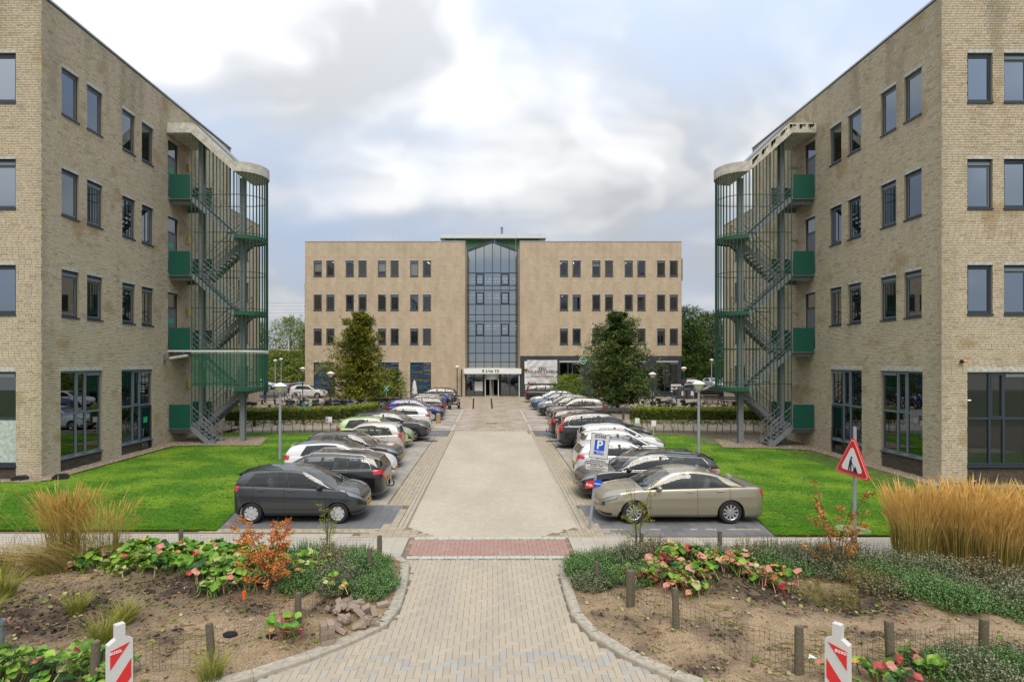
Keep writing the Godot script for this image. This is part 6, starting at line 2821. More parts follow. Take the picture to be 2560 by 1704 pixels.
func edge_strip(c: Car, b: MB, xa: float, xb: float, w: float, side: float, out: float) -> void:   # band of width w under the roof edge
	var rows := []
	for j in 4:
		var row := PackedVector3Array()
		for i in 61:
			var x := lerpf(xa, xb, i / 60.0)
			var h := maxf(c.edge(x, side).y - c.belt(x), 0.001)
			row.push_back(c.flank(x, lerpf(clampf(1.0 - w / h, 0.0, 1.0), 1.0, j / 3.0), side, out))
		rows.append(row)
	orient(b, rows, Vector3(0, 0.2, side))

func flank_patch(c: Car, b: MB, xa0: float, xb0: float, xa1: float, xb1: float, t0: float, t1: float, side: float, out: float, _tall: bool) -> void:
	var rows := []
	for j in 9:
		var k := j / 8.0
		var row := PackedVector3Array()
		for i in 13:
			var x := lerpf(lerpf(xa0, xa1, k), lerpf(xb0, xb1, k), i / 12.0)
			x = clampf(x, c.s.xd, c.s.xc)
			row.push_back(c.flank(x, lerpf(t0, t1, k), side, out))
		rows.append(row)
	orient(b, rows, Vector3(0, 0.15, side))

func car_spec(kind: String, over := {}) -> Dictionary:
	var d := {}
	if kind == "city":                    # short five-door
		d = {"l": 3.68, "w": 1.60, "h": 1.48, "fo": 0.70, "wb": 2.385, "r": 0.288, "gc": 0.20, "bf": 0.93, "br": 1.03, "xc": 1.06, "xd": -1.74, "x0": 0.22, "x1": -1.55, "top": 0.70,
			"deck": [Vector2(-1.84, 0.60), Vector2(-1.81, 0.86), Vector2(-1.74, 1.055), Vector2(-1.0, 1.06), Vector2(0.6, 1.0), Vector2(1.06, 0.975), Vector2(1.45, 0.90), Vector2(1.68, 0.79), Vector2(1.8, 0.66), Vector2(1.84, 0.52)],
			"roof": [Vector2(-1.74, 1.03), Vector2(-1.55, 1.37), Vector2(-0.8, 1.475), Vector2(-0.2, 1.475), Vector2(0.22, 1.40), Vector2(1.06, 0.94)],
			"rear_glass": [-1.42, -1.18], "posts": [-0.30], "seams": [0.82, -0.33, -1.2], "handles": [-0.14, -0.98], "head": [1.40, 0.06, 0.61, 0.72, -0.12], "tail_lamp": [0.015, 0.24, 0.60, 0.80, 0.05],
			"grille": [0.40, 0.56], "plate_y": 0.62, "wheel": 0, "spoiler": 0.14, "dark_mirror": 1}
	elif kind == "hatch":
		d = {"l": 4.05, "w": 1.72, "h": 1.47, "fo": 0.82, "wb": 2.52, "r": 0.305, "gc": 0.19, "bf": 0.93, "br": 1.0, "xc": 1.0, "xd": -1.93, "x0": 0.12, "x1": -1.68, "top": 0.70,
			"deck": [Vector2(-2.025, 0.58), Vector2(-1.99, 0.84), Vector2(-1.93, 1.02), Vector2(-1.0, 1.03), Vector2(0.6, 1.0), Vector2(1.0, 0.965), Vector2(1.45, 0.90), Vector2(1.8, 0.79), Vector2(1.97, 0.64), Vector2(2.025, 0.5)],
			"roof": [Vector2(-1.93, 1.0), Vector2(-1.68, 1.34), Vector2(-0.9, 1.455), Vector2(-0.3, 1.47), Vector2(0.12, 1.40), Vector2(1.0, 0.935)],
			"rear_glass": [-1.35, -1.12], "posts": [-0.38], "seams": [0.86, -0.41, -1.25], "handles": [-0.2, -1.05], "head": [1.50, 0.07, 0.61, 0.72, -0.12], "tail_lamp": [0.015, 0.30, 0.60, 0.78, 0.05],
			"grille": [0.44, 0.56], "plate_y": 0.6, "wheel": 1, "spoiler": 0.12}
	elif kind == "wagon":
		d = {"l": 4.72, "w": 1.82, "h": 1.48, "fo": 0.88, "wb": 2.75, "r": 0.325, "gc": 0.17, "bf": 0.93, "br": 1.0, "xc": 1.15, "xd": -2.24, "x0": 0.25, "x1": -1.98, "top": 0.69,
			"deck": [Vector2(-2.36, 0.58), Vector2(-2.32, 0.84), Vector2(-2.24, 1.02), Vector2(-1.2, 1.03), Vector2(0.6, 1.0), Vector2(1.15, 0.965), Vector2(1.7, 0.90), Vector2(2.1, 0.79), Vector2(2.29, 0.64), Vector2(2.36, 0.5)],
			"roof": [Vector2(-2.24, 1.0), Vector2(-1.98, 1.33), Vector2(-1.2, 1.43), Vector2(-0.3, 1.475), Vector2(0.25, 1.41), Vector2(1.15, 0.935)],
			"rear_glass": [-1.95, -1.72], "posts": [-0.33, -1.15], "seams": [0.98, -0.36, -1.32], "handles": [-0.15, -1.08], "head": [1.80, 0.08, 0.61, 0.72, -0.16], "tail_lamp": [0.015, 0.36, 0.60, 0.75, 0.02],
			"grille": [0.44, 0.60], "grille_bars": 1, "plate_y": 0.62, "wheel": 1, "spoiler": 0.14, "chrome": 1, "rails": 1}
	elif kind == "suv":
		d = {"l": 4.55, "w": 1.86, "h": 1.68, "fo": 0.88, "wb": 2.7, "r": 0.35, "gc": 0.24, "bf": 1.06, "br": 1.13, "xc": 1.15, "xd": -2.17, "x0": 0.3, "x1": -1.92, "top": 0.71,
			"deck": [Vector2(-2.275, 0.66), Vector2(-2.24, 0.94), Vector2(-2.17, 1.15), Vector2(-1.2, 1.16), Vector2(0.6, 1.13), Vector2(1.15, 1.10), Vector2(1.7, 1.04), Vector2(2.05, 0.93), Vector2(2.21, 0.76), Vector2(2.275, 0.58)],
			"roof": [Vector2(-2.17, 1.13), Vector2(-1.92, 1.52), Vector2(-1.1, 1.655), Vector2(-0.3, 1.68), Vector2(0.3, 1.6), Vector2(1.15, 1.065)],
			"rear_glass": [-1.85, -1.62], "posts": [-0.35, -1.15], "seams": [0.98, -0.38, -1.3], "handles": [-0.17, -1.08], "head": [1.74, 0.07, 0.61, 0.72, -0.12], "tail_lamp": [0.015, 0.26, 0.58, 0.80, 0.02],
			"grille": [0.42, 0.6], "grille_bars": 1, "plate_y": 0.75, "wheel": 1, "spoiler": 0.14, "rails": 0, "cladding": 1}
	elif kind == "sedan":
		d = {"l": 4.65, "w": 1.76, "h": 1.44, "fo": 0.95, "wb": 2.675, "r": 0.318, "gc": 0.16, "bf": 0.92, "br": 1.0, "xc": 1.10, "xd": -1.72, "x0": 0.28, "x1": -1.02, "top": 0.66,
			"deck": [Vector2(-2.325, 0.55), Vector2(-2.29, 0.84), Vector2(-2.16, 1.0), Vector2(-1.72, 1.025), Vector2(-0.8, 1.04), Vector2(0.5, 1.0), Vector2(1.10, 0.955), Vector2(1.7, 0.87), Vector2(2.08, 0.75), Vector2(2.26, 0.62), Vector2(2.325, 0.48)],
			"roof": [Vector2(-1.72, 1.005), Vector2(-1.02, 1.33), Vector2(-0.5, 1.435), Vector2(-0.15, 1.44), Vector2(0.28, 1.365), Vector2(1.10, 0.93)],
			"rear_glass": [-1.40, -0.90], "posts": [-0.36], "seams": [0.92, -0.38, -1.28], "handles": [-0.18, -1.02], "head": [1.82, 0.12, 0.60, 0.70, -0.14], "tail_lamp": [0.012, 0.2, 0.56, 0.72, 0.05],
			"grille": [0.46, 0.62], "grille_bars": 1, "plate_y": 0.68, "wheel": 2, "tan": 1}
	for k in over:
		d[k] = over[k]
	return d

func cars() -> void:
	rng.seed = 120
	var black := Color(0.006, 0.006, 0.007)
	var L := "in the left row"
	var R := "in the right row"
	# [kind, overrides, front or rear end at x, facing +1 right / -1 left, depth, colour, metal, name, label]
	var list := [
		["city", {"antenna": 1}, -3.56, 1, 16.36, Color(0.05, 0.058, 0.064), 0.6, "small_hatchback", "dark grey small hatchback nearest the street in the left row"],
		["wagon", {"tow": 1, "wheel": 1}, -3.42, -1, 18.86, black, 0.0, "estate_car", "black estate car with tow bar and chrome window line, second in the left row"],
		["hatch", {"roof_dark": 0, "h": 1.48}, -3.62, 1, 21.36, Color(0.70, 0.71, 0.72), 0.0, "hatchback", "white hatchback third from the street in the left row"],
		["hatch", {"wheel": 3, "grille_bars": 1}, -3.75, 1, 23.88, black, 0.0, "hatchback", "black hatchback fourth from the street in the left row"],
		["city", {"h": 1.53, "tail_lamp": [0.01, 0.16, 0.62, 0.95, 0.0, 0.25], "tan": 1}, -4.12, -1, 26.6, Color(0.55, 0.50, 0.45), 0.2, "small_hatchback", "beige small hatchback with tall red tail lamps in the left row"],
		["city", {"l": 3.78, "h": 1.53, "w": 1.68}, -4.05, 1, 29.1, Color(0.40, 0.52, 0.27), 0.2, "small_hatchback", "pale green small hatchback between the beige and the grey car"],
		["suv", {"h": 1.58, "l": 4.3}, -3.42, 1, 31.55, Color(0.035, 0.040, 0.048), 0.5, "crossover_car", "dark grey crossover car with chrome-rimmed fog lamps in the left row"],
		["hatch", {"l": 4.26, "wheel": 3}, -3.85, -1, 36.2, Color(0.66, 0.67, 0.69), 0.0, "hatchback", "white hatchback backed to the drive beside the yellow bollard"],
		["hatch", {"l": 4.2, "h": 1.52, "wheel": 0}, -3.45, 1, 41.45, Color(0.010, 0.022, 0.17), 0.4, "hatchback", "bright blue hatchback in the left row"],
		["hatch", {"l": 4.3}, -3.6, -1, 43.95, Color(0.03, 0.03, 0.034), 0.4, "hatchback", "charcoal hatchback behind the bright blue one, tail to the drive"],
		["wagon", {"l": 4.5}, -3.75, -1, 46.5, Color(0.06, 0.062, 0.066), 0.5, "estate_car", "grey estate car beside the blue scooter in the left row"],
		["suv", {"h": 1.58}, -3.35, -1, 55.0, Color(0.018, 0.018, 0.022), 0.3, "crossover_car", "black crossover car farthest in the left row, by the entrance lamp"],
		["sedan", {}, 2.98, -1, 16.42, Color(0.33, 0.30, 0.225), 0.55, "saloon_car", "champagne saloon car nearest the street in the right row"],
		["wagon", {"l": 4.67, "wheel": 3, "rails": 0}, 2.80, -1, 18.98, black, 0.0, "estate_car", "black estate car with striped chrome grille beside the champagne saloon"],
		["hatch", {"l": 3.97, "wheel": 3}, 3.12, 1, 21.5, Color(0.60, 0.62, 0.64), 0.3, "hatchback", "silver-white hatchback behind the parking zone sign, tail to the drive"],
		["city", {"l": 3.6, "h": 1.50}, 3.75, 1, 24.1, Color(0.74, 0.75, 0.74), 0.0, "small_hatchback", "white small hatchback between the silver-white and the larger white one"],
		["hatch", {"l": 4.0, "tail_lamp": [0.01, 0.2, 0.6, 0.86, 0.0]}, 4.05, 1, 26.6, Color(0.76, 0.77, 0.76), 0.0, "hatchback", "larger white hatchback beside the black off-roader"],
		["suv", {"l": 4.8, "w": 1.9, "h": 1.78, "tail_lamp": [0.01, 0.2, 0.55, 0.98, 0.0, 0.85], "wheel": 3, "chrome": 1, "bf": 1.08, "br": 1.15}, 3.34, 1, 29.05, Color(0.008, 0.009, 0.013), 0.0, "off_road_car", "black off-roader with tall red tail lamps in the right row"],
		["suv", {"l": 4.5, "h": 1.66, "tow": 1}, 3.30, 1, 32.4, Color(0.014, 0.014, 0.017), 0.3, "crossover_car", "dark crossover car with tow bar beyond the black off-roader"],
		["hatch", {"l": 4.35, "h": 1.58, "wheel": 1}, 4.05, -1, 42.1, Color(0.16, 0.15, 0.135), 0.6, "hatchback", "grey-beige tall hatchback facing the drive in the right row"],
		["wagon", {"l": 4.5}, 3.65, -1, 44.6, Color(0.022, 0.022, 0.024), 0.4, "estate_car", "black estate car facing the drive between grey-beige and silver cars"],
		["wagon", {"l": 4.4, "rails": 1}, 3.82, -1, 47.0, Color(0.56, 0.58, 0.60), 0.4, "estate_car", "silver estate car facing the drive in the right row"],
		["hatch", {"l": 4.2, "wheel": 1}, 3.42, -1, 49.4, Color(0.025, 0.075, 0.19), 0.45, "hatchback", "steel blue hatchback facing the drive in the right row"],
		["hatch", {"l": 4.1}, 3.48, -1, 52.3, Color(0.72, 0.74, 0.74), 0.0, "hatchback", "white hatchback beyond the steel blue one in the right row"],
		["suv", {"l": 4.75, "h": 1.78, "wheel": 1}, 3.42, 1, 57.6, Color(0.012, 0.012, 0.013), 0.3, "off_road_car", "black off-roader farthest in the right row below the banner"],
	]
	for q in list:
		var sp := car_spec(q[0], q[1])
		var base: float = car_spec(q[0]).l
		fit_length(sp, base)
		var left: bool = q[2] < 0
		var x: float = q[2] - sp.l * 0.5 if left else q[2] + sp.l * 0.5
		make_car(q[7], q[8], sp, at(x, q[4], 0.012), 0.0 if q[3] > 0 else PI, q[5], q[6])
	# cars of the side car parks
	var far := [
		["hatch", -20.6, 63.6, 0.0, Color(0.70, 0.71, 0.72), "white hatchback behind the brown bollards left of the far block"],
		["wagon", -22.6, 69.5, 0.0, Color(0.012, 0.014, 0.022), "dark blue estate car behind the white hatchback on the left"],
		["hatch", -24.8, 84.5, 2.9, Color(0.42, 0.45, 0.48), "silver car parked below the railway bank"],
		["hatch", -22.3, 76.0, 0.0, Color(0.60, 0.62, 0.63), "pale car half hidden by the far block's left corner"],
		["hatch", -23.6, 87.0, 1.57, Color(0.14, 0.02, 0.035), "dark red car half hidden by the far block's left corner"],
		["hatch", -32.5, 80.0, 0.1, Color(0.48, 0.51, 0.54), "silver car beside the pair of lamps on the left"],
		["wagon", 24.6, 63.0, PI, Color(0.014, 0.014, 0.016), "black estate car behind the picnic tables"],
		["hatch", 22.8, 66.5, PI, Color(0.25, 0.29, 0.34), "grey-blue car behind the black estate car on the right"],
		["suv", 28.0, 80.0, 1.45, Color(0.02, 0.02, 0.022), "black crossover car with red tail lamps in the right car park"],
		["hatch", 25.5, 83.0, 1.5, Color(0.5, 0.51, 0.53), "silver hatchback left of the black crossover in the right car park"],
		["hatch", 33.0, 84.0, -1.5, Color(0.68, 0.69, 0.69), "white hatchback by the trees of the right car park"],
		["city", 36.5, 86.0, -1.5, Color(0.66, 0.68, 0.7), "pale small car right of the white hatchback by the trees"],
	]
	for q in far:
		make_car("parked_car", q[5], car_spec(q[0]), at(q[1], q[2], 0.012), q[3], q[4], 0.2, "cars in the side car parks")

func fit_length(sp: Dictionary, base: float) -> void:
	var d: float = sp.l - base
	var h0 := base * 0.5
	if absf(d) > 0.001:                    # stretch the ends with the body
		var k: float = sp.l / base
		for key in ["xc", "xd", "x0", "x1"]:
			sp[key] *= k
		for key in ["deck", "roof"]:
			var r := []
			for p in sp[key]:
				r.append(Vector2(p.x * k, p.y))
			sp[key] = r
		for key in ["posts", "seams", "handles", "rear_glass"]:
			var r := []
			for p in sp[key]:
				r.append(p * k)
			sp[key] = r
		sp.head = sp.head.duplicate()
		sp.head[0] *= k
		sp.wb *= k
	# roof height may differ from that of the pattern
	var top := 0.0
	for p in sp.roof:
		top = maxf(top, p.y)
	if absf(top - sp.h) > 0.012:
		var r := []
		var bl: float = sp.br
		for p in sp.roof:
			r.append(Vector2(p.x, bl + (p.y - bl) * (sp.h - bl) / (top - bl) if p.y > bl else p.y))
		sp.roof = r
	sp.roof[0] = Vector2(sp.xd, sp.br)
	sp.roof[sp.roof.size() - 1] = Vector2(sp.xc, sp.bf)

# ---------------------------------------------------------------- lamps, signs, court furniture
func street_lamp(label: String, where: Vector3, h: float, dark: bool, group: String) -> void:
	var o := thing("street_lamp", label, "street lamp", where, 0.0, group)
	var p := mb()
	p.tube(Vector3(0, -0.1, 0), Vector3(0, h - 0.48, 0), 0.075 if not dark else 0.06, 0.05, 10)
	part("pole", p, M.dark_pole if dark else M.pole, o)
	var k := mb()
	k.lathe([Vector2(0.05, h - 0.52), Vector2(0.085, h - 0.5), Vector2(0.085, h - 0.42)], 14)
	part("collar", k, M.dark_pole if dark else M.galv, o)
	var s := mb()
	s.lathe([Vector2(0.0, h - 0.43), Vector2(0.1, h - 0.42), Vector2(0.275, h - 0.14)], 20)
	part("shade", s, M.lamp_shade, o)
	var c := mb()
	c.lathe([Vector2(0.28, h - 0.15), Vector2(0.3, h - 0.13), Vector2(0.27, h - 0.1), Vector2(0.13, h - 0.02), Vector2(0.03, h + 0.02), Vector2(0.0, h + 0.02)], 20)
	part("cap", c, M.white, o)

func lamps_and_signs() -> void:
	rng.seed = 140
	var g := "garden lamps with conical shades"
	street_lamp("grey pole lamp with conical shade on the left lawn", at(-9.45, 25.2), 3.45, false, g)
	street_lamp("grey pole lamp with conical shade on the right lawn", at(9.62, 26.2), 3.5, false, g)
	street_lamp("dark pole lamp behind the left hedge, before the lime tree", at(-12.1, 42.4), 3.5, true, g)
	street_lamp("dark pole lamp behind the right hedge, by the motorcycles", at(12.1, 42.4), 3.45, true, g)
	street_lamp("dark pole lamp at the far block's left corner", at(-20.1, 60.0), 3.5, true, g)
	street_lamp("dark pole lamp between the planters near the terrace door", at(19.5, 57.2), 3.6, true, g)
	street_lamp("dark pole lamp left of the entrance canopy", at(-3.9, 63.9), 3.6, true, g)
	street_lamp("pale pole lamp below the bank, left one of a pair", at(-32.6, 85.0), 4.2, false, g)
	street_lamp("pale pole lamp below the bank, right one of a pair", at(-31.9, 85.5), 4.4, false, g)
	street_lamp("pale pole lamp in the right car park before the trees", at(31.2, 80.0), 4.3, false, g)
	street_lamp("pale pole lamp in the right car park, behind the right stair", at(37.0, 86.0), 4.6, false, g)
	# parking zone sign, leaning to the right
	var z := thing("parking_zone_sign", "leaning parking zone sign beside the champagne car, with two small flags", "sign", at(2.62, 15.14))
	z.rotation = Vector3(0.04, -0.12, -0.115)
	var p := mb()
	p.tube(Vector3(0, -0.2, 0), Vector3(0, 2.62, 0), 0.038, 0.038, 10)
	part("pole", p, M.pole, z)
	var b := mb()
	b.rbox(Vector3(0, 2.28, 0.055), Vector3(0.50, 0.68, 0.024), 0.01)
	var bp := part("zone_plate", b, M.sign_grey, z)
	var e := mb()
	for q in [[-0.243, 2.28, 0.012, 0.66], [0.243, 2.28, 0.012, 0.66]]:
		e.box(Vector3(q[0], q[1], 0.069), Vector3(q[2], q[3], 0.004))
	for q in [[2.606], [1.954]]:
		e.box(Vector3(0, q[0], 0.069), Vector3(0.474, 0.012, 0.004))
	part("black_border", e, M.ink, bp)
	text("lettering", "ZONE", 0.085, M.ink, bp, Vector3(0, 2.53, 0.07))
	b = mb()
	b.box(Vector3(0, 2.25, 0.069), Vector3(0.285, 0.41, 0.004))
	part("white_border", b, M.white, bp)
	b = mb()
	b.box(Vector3(0, 2.25, 0.0735), Vector3(0.265, 0.39, 0.004))
	part("blue_field", b, M.sign_blue, bp)
	text("lettering", "P", 0.23, M.white, bp, Vector3(0.0, 2.31, 0.076))
	text("lettering", "vergunning", 0.038, M.white, bp, Vector3(-0.01, 2.145, 0.076))
	text("lettering", "houders", 0.038, M.white, bp, Vector3(0.05, 2.1, 0.076))
	b = mb()
	b.rbox(Vector3(0, 1.775, 0.055), Vector3(0.58, 0.30, 0.02), 0.008)
	var up := part("text_plate", b, M.sign_grey, z)
	var y := 1.89
	for t in ["Enkel bezoekers", "bedrijventerrein De Groot.", "Wegsleepregeling van kracht", "(kosten € 190,-)"]:
		text("lettering", t, 0.036, M.ink, up, Vector3(0, y, 0.067))
		y -= 0.05
	for t in ["rijdende voertuigen worden verwijderd", "op kosten van de eigenaar"]:
		text("lettering", t, 0.02, M.ink, up, Vector3(0, y, 0.067))
		y -= 0.032
	b = mb()
	b.prism(packed([Vector2(-0.24, 0), Vector2(-0.03, 0.05), Vector2(-0.03, 0.24), Vector2(-0.24, 0.19)]), Vector3.RIGHT, Vector3.UP, Vector3(0, 1.1, 0.05), Vector3(0, 0, 0.01))
	var fl := part("red_flag", b, M.sign_red, z)
	text("lettering", "Asp.", 0.07, M.white, fl, Vector3(-0.135, 1.215, 0.064))
	b = mb()
	b.prism(packed([Vector2(-0.03, 0.05), Vector2(0.13, 0.09), Vector2(0.2, 0.22), Vector2(0.14, 0.3), Vector2(-0.03, 0.24)]), Vector3.RIGHT, Vector3.UP, Vector3(0, 1.1, 0.048), Vector3(0, 0, 0.01))
	fl = part("blue_flag", b, M.sign_blue, z)
	text("lettering", "wijzer", 0.045, M.white, fl, Vector3(0.07, 1.27, 0.061))
	# roadworks warning triangle
	var w := thing("roadworks_sign", "red triangular roadworks sign on a grey pole by the right lawn", "sign", at(8.82, 13.7))
	p = mb()
	p.tube(Vector3(0, -0.2, 0), Vector3(0, 2.92, 0), 0.04, 0.04, 10)
	part("pole", p, M.pole, w)
	p = mb()
	p.tube(Vector3(0, 0.0, 0), Vector3(0, 0.22, 0), 0.075, 0.05, 10)
	part("socket", p, M.galv, w)
	var face := Transform3D(Basis(Vector3.UP, -1.45) * Basis(Vector3.BACK, -0.05), Vector3(-0.02, 1.75, 0.03))
	for q in [[0.60, 0.0, 0.03, "triangle_back", M.sign_red], [0.555, 0.03, 0.004, "white_rim", M.white], [0.535, 0.034, 0.004, "red_triangle", M.sign_red], [0.36, 0.038, 0.004, "white_field", M.white]]:
		var t := mb()
		t.t = face
		var r: float = q[0]
		var poly := PackedVector2Array()
		for k in 3:
			var a := PI / 2 + TAU * k / 3
			for j in 4:
				var c := Vector2.from_angle(a) * (r - 0.06)
				poly.push_back(c + Vector2.from_angle(a + lerpf(-1.0, 1.0, j / 3.0)) * 0.06)
		t.prism(poly, Vector3.RIGHT, Vector3.UP, Vector3(0, 0.32, 0.05 + q[1]), Vector3(0, 0, q[2]))
		part(q[3], t, q[4], w)
	var man := mb()
	man.t = face.translated_local(Vector3(-0.02, 0.2, 0.093))
	for poly in [[Vector2(-0.04, 0.19), Vector2(0.01, 0.2), Vector2(0.04, 0.1), Vector2(0.0, 0.07), Vector2(-0.06, 0.08)], [Vector2(-0.06, 0.09), Vector2(-0.02, 0.08), Vector2(-0.05, -0.1), Vector2(-0.09, -0.1)], [Vector2(-0.03, 0.09), Vector2(0.01, 0.08), Vector2(0.03, -0.1), Vector2(-0.01, -0.1)],
			[Vector2(-0.02, 0.18), Vector2(0.01, 0.17), Vector2(0.06, 0.07), Vector2(0.04, 0.05)], [Vector2(0.05, 0.08), Vector2(0.07, 0.07), Vector2(0.12, -0.06), Vector2(0.1, -0.07)], [Vector2(0.06, -0.1), Vector2(0.22, -0.1), Vector2(0.14, 0.06)]]:
		man.prism(packed(poly), Vector3.RIGHT, Vector3.UP, Vector3.ZERO, Vector3(0, 0, 0.004))
	man.tube(Vector3(0.01, 0.235, 0), Vector3(0.01, 0.235, 0.004), 0.03, 0.03, 10)
	part("digging_figure", man, M.ink, w)
	# beacon boards at the mouth of the drive
	for s in [-1, 1]:
		var o := thing("beacon_board", "white roadworks beacon with red diagonal stripes at the bottom %s" % ("left" if s < 0 else "right"), "beacon", at(-4.62 if s < 0 else 4.3, 7.0), -s * 0.92, "roadworks beacons")
		var f := mb()
		f.prism(packed([Vector2(-0.135, 0.12), Vector2(0.135, 0.12), Vector2(0.135, 1.1), Vector2(0.05, 1.15), Vector2(0.05, 1.32), Vector2(-0.05, 1.32), Vector2(-0.05, 1.15), Vector2(-0.135, 1.1)]), Vector3.RIGHT, Vector3.UP, Vector3(0, 0, -0.045), Vector3(0, 0, 0.09))
		part("board", f, M.board_white, o)
		var st := mb()
		var m: float = -s
		for q in [[Vector2(-0.115, 1.03), Vector2(0.1, 1.07), Vector2(-0.115, 0.80)], [Vector2(0.115, 0.86), Vector2(0.115, 0.63), Vector2(-0.115, 0.33), Vector2(-0.115, 0.56)], [Vector2(0.115, 0.40), Vector2(0.115, 0.18), Vector2(-0.04, 0.18)]]:
			var r := []
			for v in q:
				r.append(Vector2(v.x * m * 1.0, v.y))
			st.prism(packed(r), Vector3.RIGHT, Vector3.UP, Vector3(0, 0, 0.046), Vector3(0, 0, 0.004))
		part("red_stripe", st, M.sign_red, o)
		text("lettering", "BUKO.", 0.035, M.white, o, Vector3(m * -0.055, 1.0, 0.053), 0.0, false, true)
		var ft := mb()
		ft.rbox(Vector3(0, 0.06, 0), Vector3(0.8, 0.12, 0.4), 0.03)
		part("foot", ft, M.black, o)
	# small signs
	var ev := thing("assembly_point_sign", "green assembly point sign on a thin pole among the bicycles", "sign", at(-9.4, 50.3))
	p = mb()
	p.tube(Vector3(0, 0, 0), Vector3(0, 2.05, 0), 0.035, 0.035, 8)
	part("pole", p, M.pale_metal, ev)
	b = mb()
	b.rbox(Vector3(0, 1.8, 0.05), Vector3(0.48, 0.48, 0.02), 0.008)
	part("plate", b, M.sign_green, ev)
	b = mb()
	for q in [Vector2(-1, -1), Vector2(1, -1), Vector2(1, 1), Vector2(-1, 1)]:
		b.prism(packed([q * 0.19, q * 0.19 - Vector2(q.x * 0.1, 0), q * 0.09, q * 0.19 - Vector2(0, q.y * 0.1)]), Vector3.RIGHT, Vector3.UP, Vector3(0, 1.8, 0.061), Vector3(0, 0, 0.005))
	b.tube(Vector3(0, 1.8, 0.06), Vector3(0, 1.8, 0.066), 0.07, 0.07, 12)
	part("symbol", b, M.white, ev)
	for q in [[Vector2(-9.8, 34.0), "small red, white and blue parking sign before the left hedge", 1], [Vector2(8.6, 33.3), "small white sign on a stake before the right hedge, left one", 0], [Vector2(9.2, 32.0), "small white sign on a stake before the right hedge, right one", 0]]:
		var o := thing("stake_sign", q[1], "sign", at(q[0].x, q[0].y), -0.2)
		p = mb()
		p.tube(Vector3(0, -0.1, 0), Vector3(0, 0.75, 0), 0.02, 0.02, 6)
		part("stake", p, M.pale_metal, o)
		b = mb()
		var wd: float = 0.42 if q[2] == 1 else 0.26
		b.rbox(Vector3(0, 0.85, 0.03), Vector3(wd, 0.32, 0.02), 0.006)
		part("plate", b, M.white, o)
		if q[2] == 1:
			b = mb()
			b.box(Vector3(-0.2, 0.85, 0.032), Vector3(0.04, 0.36, 0.026))
			part("red_edge", b, M.sign_red, o)
			b = mb()
			b.box(Vector3(-0.1, 0.87, 0.042), Vector3(0.12, 0.22, 0.006))
			part("blue_panel", b, M.sign_blue, o)
			text("lettering", "P", 0.13, M.white, o, Vector3(-0.1, 0.87, 0.046))

func torus(b: MB, o: Vector3, r: float, t: float, seg := 18) -> void:
	var pts := []
	for k in seg + 1:
		pts.append(o + Vector3(cos(TAU * k / seg), sin(TAU * k / seg), 0) * r)
	b.path(pts, t, 5)

func make_bicycle(label: String, frame: Material, crate: bool) -> Node3D:      # along x, upright
	var o := thing("bicycle", label, "bicycle", Vector3.ZERO, 0.0, "bicycles parked in the court")
	for x in [-0.54, 0.54]:
		var w := mb()
		torus(w, Vector3(x, 0.34, 0), 0.325, 0.02)
		var y := part("wheel", w, M.tyre, o)
		var s := mb()
		torus(s, Vector3(x, 0.34, 0), 0.3, 0.008)
		for k in 10:
			var d := Vector3(cos(TAU * k / 10), sin(TAU * k / 10), 0) * 0.3
			s.tube(Vector3(x, 0.34, 0), Vector3(x, 0.34, 0) + d, 0.003, 0.003, 3, false)
		part("spokes", s, M.alloy, y)
	var f := mb()
	var bb := Vector3(-0.08, 0.3, 0)
	var seat := Vector3(-0.24, 0.78, 0)
	var head := Vector3(0.36, 0.82, 0)
	for q in [[bb, seat], [bb, head - Vector3(-0.02, 0.12, 0)], [seat, head], [Vector3(-0.54, 0.34, 0), bb], [Vector3(-0.54, 0.34, 0), seat - Vector3(0, 0.08, 0)], [head, Vector3(0.54, 0.34, 0)], [head, head + Vector3(-0.04, 0.2, 0)], [seat, seat + Vector3(-0.04, 0.16, 0)]]:
		f.tube(q[0], q[1], 0.018, 0.018, 6)
	part("frame", f, frame, o)
	var h := mb()
	h.path([Vector3(0.14, 1.02, -0.28), Vector3(0.28, 1.04, -0.2), Vector3(0.33, 1.03, 0), Vector3(0.28, 1.04, 0.2), Vector3(0.14, 1.02, 0.28)], 0.014, 5)
	part("handlebar", h, M.alloy, o)
	var s := mb()
	s.sphere(Vector3(-0.28, 0.97, 0), Vector3(0.14, 0.045, 0.085), 9, 5)
	part("saddle", s, M.black, o)
	var r := mb()
	r.bar(Vector3(-0.3, 0.74, 0), Vector3(-0.78, 0.74, 0), 0.12, 0.02)
	r.tube(Vector3(-0.72, 0.73, 0.05), Vector3(-0.54, 0.34, 0.05), 0.008, 0.008, 4)
	part("rack", r, M.black, o)
	var m := mb()
	var pts := []
	for k in 9:
		var a := PI * 0.1 + k * 0.32
		pts.append(Vector3(-0.54 + cos(a) * 0.36, 0.34 + sin(a) * 0.36, 0))
	m.path(pts, 0.022, 4)
	part("mudguard", m, M.black, o)
	var c := mb()
	c.tube(bb + Vector3(0, 0, 0.03), bb + Vector3(0, 0, 0.05), 0.09, 0.09, 12)
	c.bar(bb + Vector3(-0.12, -0.12, 0.07), bb + Vector3(0.12, 0.12, -0.07), 0.02, 0.02)
	part("crank", c, M.black, o)
	if crate:
		var k := mb()
		k.rbox(Vector3(0.55, 0.86, 0), Vector3(0.34, 0.26, 0.4), 0.02)
		part("crate", k, M.black, o)
	return o

